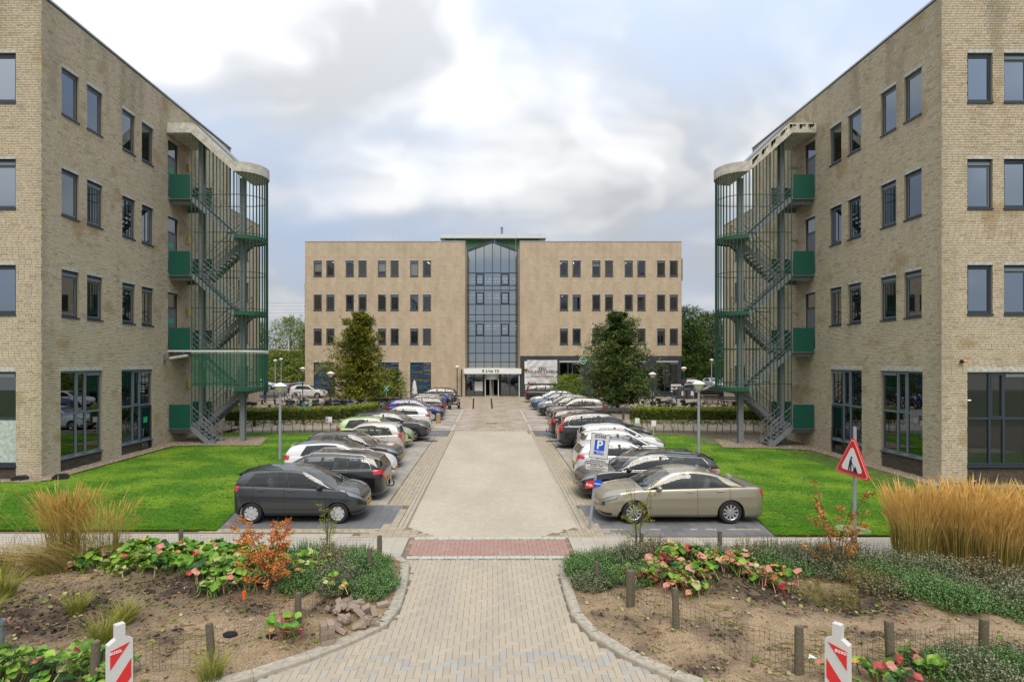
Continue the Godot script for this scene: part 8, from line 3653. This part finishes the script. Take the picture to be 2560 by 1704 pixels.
func fence_run(label: String, pts: Array, hs: Array, thick: Array) -> void:
	var o := thing("wire_fence", label, "fence")
	var wire := mb()
	for i in pts.size():
		var p: Vector2 = pts[i]
		var h: float = hs[i]
		var b := mb()
		var g := on_soil(p.x, p.y)
		var lean := Vector3(rf(-0.05, 0.05), 0, rf(-0.04, 0.04))
		var r: float = thick[i]
		if r > 0.06:
			b.t = Transform3D(Basis(Vector3.UP, 0.5), g)
			b.rbox(Vector3(0, h * 0.5 - 0.1, 0), Vector3(r * 1.6, h + 0.2, r * 1.1), 0.012)
		else:
			b.tube(g - Vector3(0, 0.15, 0), g + Vector3(0, h - 0.012, 0) + lean, r * 1.05, r, 9)
			b.tube(g + Vector3(0, h - 0.012, 0) + lean, g + Vector3(0, h, 0) + lean, r, r * 0.8, 9)
		part("post", b, M.post_wood, o)
	for i in pts.size() - 1:
		var a: Vector2 = pts[i]
		var e: Vector2 = pts[i + 1]
		var l := a.distance_to(e)
		var n := int(l / 0.075)
		var hh: float = minf(hs[i], hs[i + 1]) * 0.86
		var slack := rf(0.02, 0.10)
		var P := func(u: float, v: float) -> Vector3:
			var q := a.lerp(e, u)
			var sag := sin(u * PI)
			var side := Vector2(-(e - a).y, (e - a).x).normalized() * sag * slack * sin(u * 9.0 + v * 2.0)
			return on_soil(q.x + side.x, q.y + side.y, 0.01 + v * hh * (1.0 - 0.10 * sag * (1.0 + sin(u * 13.0) * 0.5)))
		for k in n + 1:
			var u := float(k) / n
			wire.tube(P.call(u, 0.0), P.call(u + 0.008 * sin(k * 1.3), 0.5), 0.0022, 0.0022, 3, false)
			wire.tube(P.call(u + 0.008 * sin(k * 1.3), 0.5), P.call(u, 1.0), 0.0022, 0.0022, 3, false)
		for v in 8:
			var line := []
			var m := maxi(4, int(l / 0.25))
			for k in m + 1:
				line.append(P.call(float(k) / m, v / 7.0))
			for k in m:
				wire.tube(line[k], line[k + 1], 0.0022, 0.0022, 3, false)
	part("wire_mesh", wire, M.wire, o)

func fences() -> void:
	fence_run("low wire fence on short posts along the left sidewalk", [Vector2(-14.0, 12.82), Vector2(-11.5, 12.82), Vector2(-8.52, 12.8), Vector2(-7.05, 12.82), Vector2(-5.6, 12.84), Vector2(-2.5, 12.6)], [0.5, 0.5, 0.55, 0.52, 0.5, 0.5], [0.05, 0.05, 0.055, 0.05, 0.05, 0.055])
	fence_run("slack wire fence bending round the left bed's corner past the brick heap", [Vector2(-2.5, 11.55), Vector2(-2.75, 10.5), Vector2(-3.25, 9.42), Vector2(-4.1, 8.3), Vector2(-5.45, 7.75), Vector2(-7.6, 7.5)], [0.5, 0.4, 0.5, 0.6, 0.62, 0.5], [0.05, 0.03, 0.055, 0.055, 0.06, 0.05])
	fence_run("low wire fence behind the plants along the right sidewalk", [Vector2(3.4, 12.85), Vector2(5.2, 12.86), Vector2(8.25, 12.86), Vector2(11.0, 12.86)], [0.5, 0.58, 0.6, 0.5], [0.045, 0.05, 0.055, 0.05])
	fence_run("slack wire fence bending round the right bed's corner", [Vector2(2.12, 11.2), Vector2(2.5, 10.15), Vector2(3.0, 9.15), Vector2(4.38, 8.05), Vector2(5.6, 7.9), Vector2(7.1, 8.15), Vector2(9.0, 8.3)], [0.48, 0.66, 0.64, 0.66, 0.66, 0.62, 0.5], [0.05, 0.09, 0.055, 0.06, 0.06, 0.06, 0.05])

var berg: ArrayMesh
func bergenia_leaf() -> ArrayMesh:
	if berg != null:
		return berg
	var b := mb()
	var R := 0.085
	var ctr := Vector3(0, 0.012, 0)
	var n := 11
	for k in n:
		var P := []
		for q in 2:
			var a := TAU * (k + q) / n
			var rr := R * (0.92 + 0.14 * cos(a) - 0.05 * cos(3 * a))
			var wave := 0.018 * sin(a * 3.0 + 0.6)
			P.append([Vector3(cos(a) * rr * 0.55, 0.004 + wave * 0.3, sin(a) * rr * 0.5), Vector3(cos(a) * rr, 0.026 + wave, sin(a) * rr * 0.86)])
		b.tri(ctr, P[1][0], P[0][0])
		b.quad(P[0][0], P[1][0], P[1][1], P[0][1])
	b.bar(Vector3(-0.05, 0.0, 0), Vector3(-0.15, -0.13, 0), 0.01, 0.01)
	berg = b.mesh()
	return berg

func bergenia_patch(label: String, poly: Array, n: int, red: float, size: float, seed0: int, most: int) -> void:
	rng.seed = seed0
	var area := packed(poly)
	var lo := Vector2(1e9, 1e9)
	var hi := -lo
	for p in area:
		lo = lo.min(p)
		hi = hi.max(p)
	var o := thing("bergenia_patch", label, "plants")
	var places := []
	var tints := []
	var k := 0
	while k < n:
		var q := Vector2(rf(lo.x, hi.x), rf(lo.y, hi.y))
		if not inside(q, area):
			continue
		k += 1
		var gap: float = lump.get_noise_2d(q.x * 3.0 + seed0, q.y * 3.0)
		if gap < -0.22:
			continue
		var h := 0.07 + (gap + 0.3) * 0.22 + rf(0.0, 0.1)
		var yaw := rf(0, TAU)
		places.append(Transform3D(Basis(Vector3.UP, yaw) * Basis(Vector3.BACK, rf(-0.15, 0.75)) * Basis(Vector3.RIGHT, rf(-0.4, 0.4)) * Basis.from_scale(Vector3.ONE * size * rf(0.65, 1.2)), on_soil(q.x, q.y, h)))
		var t := rng.randf()
		var c := Color(0.07, 0.20, 0.022).lerp(Color(0.24, 0.38, 0.05), rng.randf())
		if t < red:
			c = [Color(0.45, 0.08, 0.07), Color(0.55, 0.27, 0.20), Color(0.52, 0.30, 0.08), Color(0.50, 0.20, 0.16)][rng.randi() % 4]
		elif t < red + 0.07:
			c = Color(0.42, 0.42, 0.18)
		elif t < red + 0.16:
			c = Color(0.035, 0.11, 0.03)
		tints.append(vary(c, 0.15))
	pieces(o, "leaf", "leaves", bergenia_leaf(), M.gloss_leaf, places, tints, most)

func bergenias() -> void:
	bergenia_patch("wide patch of broad round green leaves left of the orange shrub", [Vector2(-8.3, 12.6), Vector2(-5.0, 12.75), Vector2(-3.3, 12.0), Vector2(-3.35, 11.3), Vector2(-4.3, 10.5), Vector2(-5.0, 10.0), Vector2(-5.9, 10.9), Vector2(-7.9, 11.0), Vector2(-8.8, 11.7)], 1050, 0.07, 1.25, 191, 280)
	bergenia_patch("broad green leaves at the bottom left corner beside the beacon", [Vector2(-8.4, 7.8), Vector2(-6.6, 8.3), Vector2(-5.0, 8.1), Vector2(-5.1, 7.5), Vector2(-8.0, 7.2)], 330, 0.08, 1.2, 192, 200)
	bergenia_patch("patch of round leaves turning red on the right earth mound", [Vector2(2.5, 11.0), Vector2(3.3, 11.5), Vector2(3.9, 12.0), Vector2(5.3, 11.9), Vector2(6.0, 11.0), Vector2(5.4, 10.5), Vector2(4.7, 11.0), Vector2(4.1, 10.7), Vector2(3.9, 10.2), Vector2(3.0, 10.3)], 640, 0.34, 1.15, 193, 260)
	bergenia_patch("few broad leaves at the foot of the right beacon", [Vector2(4.5, 7.9), Vector2(6.2, 7.9), Vector2(6.0, 7.4), Vector2(4.6, 7.4)], 90, 0.2, 1.1, 194, 90)
	bergenia_patch("small torn tuft of broad leaves below the left fence post", [Vector2(-3.6, 9.2), Vector2(-3.1, 9.3), Vector2(-3.0, 8.9), Vector2(-3.5, 8.8)], 22, 0.3, 1.0, 195, 22)
	bergenia_patch("wilted broad leaves on the sand above the brick heap", [Vector2(-3.1, 10.6), Vector2(-2.6, 10.6), Vector2(-2.6, 10.2), Vector2(-3.1, 10.2)], 24, 0.1, 0.9, 196, 24)

func blades(n: int, h: float, spread: float, lean: float, plume: float, green: Color, gold: Color, seed0: int, flat := 0.0) -> ArrayMesh:
	var r := RandomNumberGenerator.new()
	r.seed = seed0
	var b := mb()
	b.tint = true
	for k in n:
		var a := r.randf() * TAU
		var rad := sqrt(r.randf())
		var p0 := Vector3(cos(a), 0, sin(a)) * rad * spread
		var out := (Vector3(cos(a), 0, sin(a)) * rad + Vector3(r.randf_range(-0.5, 0.5), 0, r.randf_range(-0.5, 0.5))) * lean
		var hh := h * (r.randf_range(0.62, 1.0) if r.randf() < 0.75 else r.randf_range(0.95, 1.12))
		if flat > 0.0 and r.randf() < flat:
			hh *= 0.35
			out = Vector3(r.randf_range(-1.6, 0.5), 0, r.randf_range(0.1, 1.2)) * h * 0.75
		var p1 := p0 + Vector3(0, hh * 0.5, 0) + out * hh * 0.22
		var p2 := p0 + Vector3(0, hh * 0.8, 0) + out * hh * 0.55
		var p3 := p0 + Vector3(0, hh, 0) + out * hh * 0.95
		var sd := Vector3(r.randf_range(-1, 1), 0, r.randf_range(-1, 1)).normalized() * 0.0032
		var base := green.lerp(gold, r.randf() * 0.45)
		var tipc := gold * r.randf_range(0.8, 1.15)
		b.col = base
		b.quad(p0 - sd, p0 + sd, p1 + sd, p1 - sd)
		b.col = base.lerp(tipc, 0.6)
		b.quad(p1 - sd, p1 + sd, p2 + sd * 0.8, p2 - sd * 0.8)
		b.col = tipc
		if plume > 0.0 and r.randf() < plume:
			var m := p2.lerp(p3, 0.45)
			for q in [sd * 3.2, sd.cross(Vector3.UP) * 3.2]:
				b.quad(p2 - q * 0.3, m - q, p3, m + q)
		else:
			b.tri(p2 - sd * 0.8, p2 + sd * 0.8, p3)
	return b.mesh()

func grass_thing(called: String, label: String, m: Mesh, x: float, d: float, turn: float, k: float, group: String) -> void:
	var o := put(called, m, M.straw)
	tag(o, label, "ornamental grass", group)
	o.transform = Transform3D(Basis(Vector3.UP, turn) * Basis.from_scale(Vector3.ONE * k), on_soil(x, d, -0.03))

func grasses() -> void:
	rng.seed = 200
	var gold := Color(0.74, 0.50, 0.17)
	var tall := [blades(850, 1.66, 0.42, 0.22, 0.85, Color(0.13, 0.15, 0.02), gold, 1), blades(850, 1.58, 0.45, 0.25, 0.85, Color(0.15, 0.14, 0.025), gold, 2)]
	var i := 0
	for q in [[9.35, 12.45], [10.1, 12.15], [10.85, 12.6], [11.5, 12.1], [12.3, 12.5], [10.5, 11.75], [12.9, 11.9], [11.2, 11.5], [12.0, 11.3]]:
		grass_thing("feather_grass", "%s golden feather grass clump right of the roadworks sign" % ["leftmost", "second", "third", "fourth", "fifth", "front left", "far right", "front middle", "front right"][i], tall[i % 2], q[0], q[1], rf(0, TAU), rf(0.9, 1.06), "tall golden feather grasses on the right")
		i += 1
	var left := blades(520, 1.5, 0.3, 0.30, 0.8, Color(0.16, 0.17, 0.03), Color(0.55, 0.36, 0.10), 3, 0.14)
	grass_thing("feather_grass", "golden feather grass clump at the left bed's back fence", left, -9.25, 12.3, 0.0, 1.0, "feather grasses on the left")
	grass_thing("feather_grass", "thinner golden feather grass beside the left clump", blades(260, 1.35, 0.4, 0.35, 0.75, Color(0.18, 0.17, 0.04), Color(0.55, 0.38, 0.12), 4, 0.25), -8.35, 12.2, 0.6, 0.95, "feather grasses on the left")
	grass_thing("fallen_grass", "bleached grass fallen flat over the left bed, before the clump", blades(800, 1.7, 0.5, 0.5, 0.4, Color(0.25, 0.22, 0.06), Color(0.46, 0.35, 0.13), 5, 0.95), -9.0, 11.8, 0.0, 1.0, "")
	grass_thing("fallen_grass", "bleached grass fallen flat at the left edge of the bed", blades(700, 1.6, 0.5, 0.5, 0.3, Color(0.20, 0.22, 0.05), Color(0.44, 0.34, 0.12), 6, 0.95), -10.4, 11.6, 0.4, 1.0, "")
	grass_thing("fallen_grass", "straw lying on the earth below the oak sapling", blades(260, 1.1, 0.4, 0.5, 0.2, Color(0.30, 0.24, 0.08), Color(0.45, 0.34, 0.13), 7, 1.0), 7.3, 11.0, -0.6, 1.0, "")
	grass_thing("fallen_grass", "greenish straw on the dark earth right of the leaf mound", blades(260, 1.0, 0.5, 0.5, 0.0, Color(0.22, 0.23, 0.05), Color(0.36, 0.32, 0.09), 8, 1.0), 6.2, 10.3, -0.3, 1.0, "")
	var tuft := blades(200, 0.42, 0.12, 0.9, 0.0, Color(0.12, 0.15, 0.02), Color(0.34, 0.33, 0.06), 9)
	for q in [[-8.9, 10.3, "drooping yellow-green sedge tuft at the left edge of the bed"], [-7.1, 9.65, "drooping sedge tuft with bare roots in the middle of the left bed"], [-6.1, 9.4, "small straw-coloured sedge tuft behind the left beacon"], [-3.95, 7.95, "dry sedge tuft at the bottom, right of the left beacon"], [-8.6, 9.6, "yellow-green sedge tuft low at the left edge"], [-9.6, 10.9, "sedge tuft under the fallen grass at far left"], [-6.0, 8.7, "dry sedge tuft beside the left beacon's stripes"]]:
		grass_thing("sedge_tuft", q[2], tuft, q[0], q[1], rf(0, TAU), rf(0.85, 1.2), "sedge tufts in the left bed")

func low_mound(seed0: int, r: float, h: float, n: int, green: Color, light: Color, haze: Color) -> ArrayMesh:
	var g := RandomNumberGenerator.new()
	g.seed = seed0
	var b := mb()
	b.tint = true
	for k in n:
		var a := g.randf() * TAU
		var rad := sqrt(g.randf())
		var top := h * (1.0 - 0.55 * rad * rad) * g.randf_range(0.55, 1.1)
		var p := Vector3(cos(a) * rad * r * 0.8, 0, sin(a) * rad * r * 0.8)
		var q := p + Vector3(cos(a) * rad * r * 0.35 + g.randf_range(-0.06, 0.06), top, sin(a) * rad * r * 0.35 + g.randf_range(-0.06, 0.06))
		var sd := Vector3(g.randf_range(-1, 1), 0, g.randf_range(-1, 1)).normalized()
		b.col = green * 0.8
		b.quad(p - sd * 0.002, p + sd * 0.002, q + sd * 0.002, q - sd * 0.002)
		for j in 9:
			var u := 0.18 + 0.8 * j / 9.0
			var m := p.lerp(q, u)
			var d := Vector3(g.randf_range(-1, 1), g.randf_range(0.0, 0.9), g.randf_range(-1, 1)).normalized() * 0.042 * (1.2 - 0.5 * u)
			var w := d.cross(Vector3(g.randf_range(-1, 1), 1, g.randf_range(-1, 1))).normalized() * 0.013
			b.col = green.lerp(light, g.randf()) if u < 0.72 else light.lerp(haze, g.randf())
			b.quad(m, m + d * 0.5 + w, m + d, m + d * 0.5 - w)
	return b.mesh()

func low_plants() -> void:
	rng.seed = 210
	var fresh := low_mound(1, 0.5, 0.42, 330, Color(0.065, 0.15, 0.035), Color(0.15, 0.27, 0.08), Color(0.22, 0.29, 0.15))
	var grey := low_mound(2, 0.5, 0.5, 330, Color(0.095, 0.13, 0.055), Color(0.21, 0.24, 0.13), Color(0.36, 0.32, 0.24))
	var dry := low_mound(3, 0.45, 0.5, 240, Color(0.11, 0.11, 0.05), Color(0.24, 0.21, 0.11), Color(0.38, 0.29, 0.19))
	var kinds := [fresh, grey, dry]
	var nm := ["green_catmint", "grey_catmint", "faded_catmint"]
	var wd := ["fresh green", "grey-green", "faded brownish"]
	var spots := []
	for q in [[-4.7, 12.45, 0], [-4.1, 12.5, 0], [-3.5, 12.35, 1], [-2.95, 12.3, 0], [-2.5, 12.1, 0], [-3.9, 11.9, 0], [-3.35, 11.75, 2], [-2.8, 11.6, 0], [-2.35, 11.5, 0], [-3.6, 11.2, 2], [-3.05, 11.15, 1], [-2.6, 10.9, 0], [-3.6, 10.75, 0], [-2.35, 10.7, 0], [-2.2, 11.1, 0], [-2.9, 10.5, 1]]:
		spots.append([q, "left bed's inner corner", 0.82])
	for q in [[1.95, 12.3, 0], [2.5, 12.45, 1], [3.1, 12.5, 1], [3.7, 12.55, 2], [4.3, 12.55, 1], [5.0, 12.6, 1], [5.7, 12.55, 2], [6.3, 12.6, 1], [7.0, 12.55, 1], [7.6, 12.45, 1], [1.95, 11.7, 0], [2.4, 11.9, 0], [3.0, 12.0, 1], [3.6, 11.95, 2], [4.3, 12.2, 0], [5.1, 12.3, 1], [5.8, 12.1, 0], [6.5, 12.1, 1], [7.2, 12.0, 1], [1.95, 11.15, 1], [2.4, 11.35, 0], [2.75, 10.95, 0], [6.2, 11.6, 0], [6.9, 11.5, 1]]:
		spots.append([q, "right bed's back strip", 0.85])
	for q in [[7.7, 11.7, 1], [8.3, 11.5, 1], [9.0, 11.3, 1], [9.7, 11.0, 2], [10.4, 10.9, 1], [7.6, 11.0, 0], [8.2, 10.7, 0], [8.9, 10.6, 1], [9.6, 10.3, 1], [10.2, 10.1, 0], [7.9, 10.3, 0], [8.6, 10.0, 0], [9.3, 9.7, 1], [7.3, 10.5, 2], [9.9, 9.5, 0], [8.9, 9.4, 0], [8.0, 9.8, 0], [10.6, 10.4, 1]]:
		spots.append([q, "right bed's outer half", 0.95])
	for q in [[6.1, 7.75, 0], [6.6, 7.9, 1], [7.1, 7.8, 0], [7.6, 8.0, 1], [6.5, 7.4, 1], [7.2, 7.4, 0], [7.9, 7.6, 1]]:
		spots.append([q, "bottom right corner", 0.75])
	var count := {}
	for sp in spots:
		var q: Array = sp[0]
		var key: String = nm[q[2]] + sp[1]
		count[key] = count.get(key, 0) + 1
		var o := put(nm[q[2]], kinds[q[2]], M.straw)
		tag(o, "%s low bushy plant in the %s" % [wd[q[2]], sp[1]], "low plant", "%s low plants in the %s" % [wd[q[2]], sp[1]])
		o.transform = Transform3D(Basis(Vector3.UP, rf(0, TAU)) * Basis.from_scale(Vector3(1, rf(0.8, 1.2), 1) * sp[2] * rf(0.85, 1.2)), on_soil(q[0], q[1], -0.02))

func small_shrub(called: String, label: String, x: float, d: float, h: float, w: float, n: int, cols: Array, leaf: float, seed0: int, stems := 5, narrow := 0.55) -> void:
	rng.seed = seed0
	var org := on_soil(x, d, -0.03)
	var o := thing(called, label, "shrub", org)
	var st := mb()
	var places := []
	var tints := []
	for k in stems:
		var az := TAU * k / stems + rf(-0.3, 0.3)
		var top := Vector3(cos(az) * w * rf(0.1, 0.42), h * rf(0.72, 1.0), sin(az) * w * rf(0.1, 0.42))
		var mid := Vector3(top.x * 0.25, top.y * 0.5, top.z * 0.25)
		st.tube(Vector3(cos(az) * 0.03, 0, sin(az) * 0.03), mid, 0.011, 0.008, 5, false)
		st.tube(mid, top, 0.008, 0.003, 5, false)
		for j in 8:
			var u := 0.22 + j * 0.095
			var root := (Vector3.ZERO.lerp(mid, u * 2.0)) if u < 0.5 else mid.lerp(top, u * 2.0 - 1.0)
			var a2 := az + rf(-1.9, 1.9)
			var tip := root + Vector3(cos(a2), rf(0.1, 0.9), sin(a2)) * w * rf(0.12, 0.36) * (1.15 - u * 0.7)
			st.tube(root, tip, 0.004, 0.0015, 4, false)
			var m := maxi(1, n / (stems * 8))
			for i in m:
				var p := root.lerp(tip, pow(rng.randf(), 0.6)) + Vector3(rf(-1, 1), rf(-1, 1), rf(-1, 1)) * 0.025
				places.append(Transform3D(Basis.from_euler(Vector3(rf(-1.2, 1.2), rf(0, TAU), rf(-1.2, 1.2))) * Basis.from_scale(Vector3.ONE * rf(0.7, 1.3)), p))
				tints.append(vary(cols[rng.randi() % cols.size()], 0.2))
	part("stems", st, M.twig, o)
	scatter("leaves", cluster(leaf, 3, narrow), M.leaf, places, tints, o)

func shrubs() -> void:
	var fire := [Color(0.58, 0.20, 0.03), Color(0.52, 0.15, 0.02), Color(0.62, 0.28, 0.06), Color(0.40, 0.11, 0.025), Color(0.55, 0.24, 0.09)]
	small_shrub("orange_shrub", "bright orange autumn shrub in the left bed", -4.1, 10.35, 1.6, 1.5, 1250, fire, 0.036, 221, 7, 0.75)
	var lime := [Color(0.23, 0.27, 0.04), Color(0.30, 0.30, 0.05), Color(0.16, 0.20, 0.04), Color(0.36, 0.30, 0.06)]
	small_shrub("yellow_green_shrub", "slender yellow-green shrub in front of the dark grey hatchback's wheel", -3.55, 12.2, 1.5, 0.8, 330, lime, 0.034, 222, 4)
	small_shrub("yellow_green_shrub", "airy yellow-green shrub before the champagne saloon's front wheel", 3.15, 12.2, 1.85, 1.25, 520, lime, 0.034, 223, 5)
	var oak := [Color(0.42, 0.17, 0.04), Color(0.34, 0.12, 0.03), Color(0.50, 0.25, 0.07), Color(0.28, 0.16, 0.05)]
	small_shrub("oak_sapling", "thin sapling with sparse brown-orange leaves before the roadworks sign", 6.95, 11.4, 2.1, 1.9, 420, oak, 0.05, 224, 4, 0.7)

func loose_things() -> void:
	rng.seed = 230
	var bm := mb()
	bm.rbox(Vector3.ZERO, Vector3(0.21, 0.078, 0.105), 0.006)
	var stone := bm.mesh()
	var tones := []
	for c in [Color(0.46, 0.38, 0.31), Color(0.38, 0.31, 0.255), Color(0.54, 0.46, 0.375)]:
		var m: StandardMaterial3D = M.block.duplicate()
		m.vertex_color_use_as_albedo = false
		m.albedo_color = c.linear_to_srgb()
		tones.append(m)
	var base := on_soil(-2.62, 8.98)
	for k in 4:
		for j in 2:
			var p := put("paving_block", stone, tones[rng.randi() % 3])
			tag(p, "grey-brown paving block in the neat stack by the left kerb, %s course" % ["bottom", "second", "third", "top"][k], "paving block", "paving blocks in the neat stack")
			var off := Vector3(0, 0.04 + k * 0.079, (j - 0.5) * 0.109) if k % 2 == 0 else Vector3((j - 0.5) * 0.109, 0.04 + k * 0.079, 0)
			var turn := 0.45 + (0.0 if k % 2 == 0 else PI / 2) + rf(-0.03, 0.03)
			p.transform = Transform3D(Basis(Vector3.UP, turn), base + Basis(Vector3.UP, 0.45) * off)
	for k in 30:
		var a := rf(0, TAU)
		var r := sqrt(rng.randf())
		var x := -2.42 + cos(a) * r * 0.46
		var d := 9.72 + sin(a) * r * 0.48
		var up := (1.0 - r) * 0.17 + 0.03
		var p := put("paving_block", stone, tones[rng.randi() % 3])
		tag(p, "loose grey-brown paving block tumbled in the heap by the left kerb", "paving block", "paving blocks in the tumbled heap")
		p.transform = Transform3D(Basis.from_euler(Vector3(rf(-0.7, 0.7), rf(0, TAU), rf(-0.7, 0.7))), on_soil(x, d, up))
	var lone := put("paving_block", stone, tones[2])
	tag(lone, "single paving block lying apart behind the tumbled heap", "paving block")
	lone.transform = Transform3D(Basis.from_euler(Vector3(0.2, 0.4, 0.1)), on_soil(-1.98, 10.25, 0.045))
	var sk := thing("marking_stake", "wooden stake with an orange painted top in the left bed", "stake", on_soil(-4.2, 9.62))
	sk.rotation.z = 0.07
	var b := mb()
	b.bar(Vector3(0, -0.05, 0), Vector3(0, 0.24, 0), 0.035, 0.03)
	part("shaft", b, M.wood, sk)
	b = mb()
	b.bar(Vector3(0, 0.24, 0), Vector3(0, 0.38, 0), 0.036, 0.031)
	part("painted_tip", b, M.orange_paint, sk)
	b = mb()
	b.lathe([Vector2(0.055, -0.1), Vector2(0.055, 0.5), Vector2(0.07, 0.52), Vector2(0.07, 0.58), Vector2(0.05, 0.58), Vector2(0.045, 0.3)], 14)
	tag(put("plastic_pipe", b.mesh(), M.galv), "short grey plastic pipe standing at the left edge of the bed", "pipe").position = on_soil(-7.28, 8.35)
	b = mb()
	b.prism(packed([Vector2(-0.06, 0), Vector2(0.07, 0.01), Vector2(0.0, 0.09)]), Vector3.RIGHT, Vector3(0, 0.35, -0.9).normalized(), Vector3.ZERO, Vector3(0, 0.004, 0.001))
	tag(put("paper_scrap", b.mesh(), M.white), "scrap of white paper on the sand behind the right fence", "litter").position = on_soil(4.75, 8.35, 0.03)
	b = mb()
	b.path([Vector3(0, 0, 0), Vector3(0.06, 0.1, 0.02), Vector3(0.2, 0.2, 0.0), Vector3(0.42, 0.26, -0.05)], 0.012, 6)
	tag(put("black_hose", b.mesh(), M.black), "end of a black hose among the left catmint", "hose").position = on_soil(-2.95, 10.45, 0.0)
	for k in 3:
		b = mb()
		b.sphere(Vector3.ZERO, Vector3(0.13, 0.05, 0.1), 10, 6)
		var q: Vector2 = [Vector2(-4.15, 8.95), Vector2(-5.05, 9.05), Vector2(-3.55, 9.05)][k]
		var h := put("planting_hole", b.mesh(), M.liner)
		h.position = on_soil(q.x, q.y, -0.025)
		h.set_meta("kind", "structure")
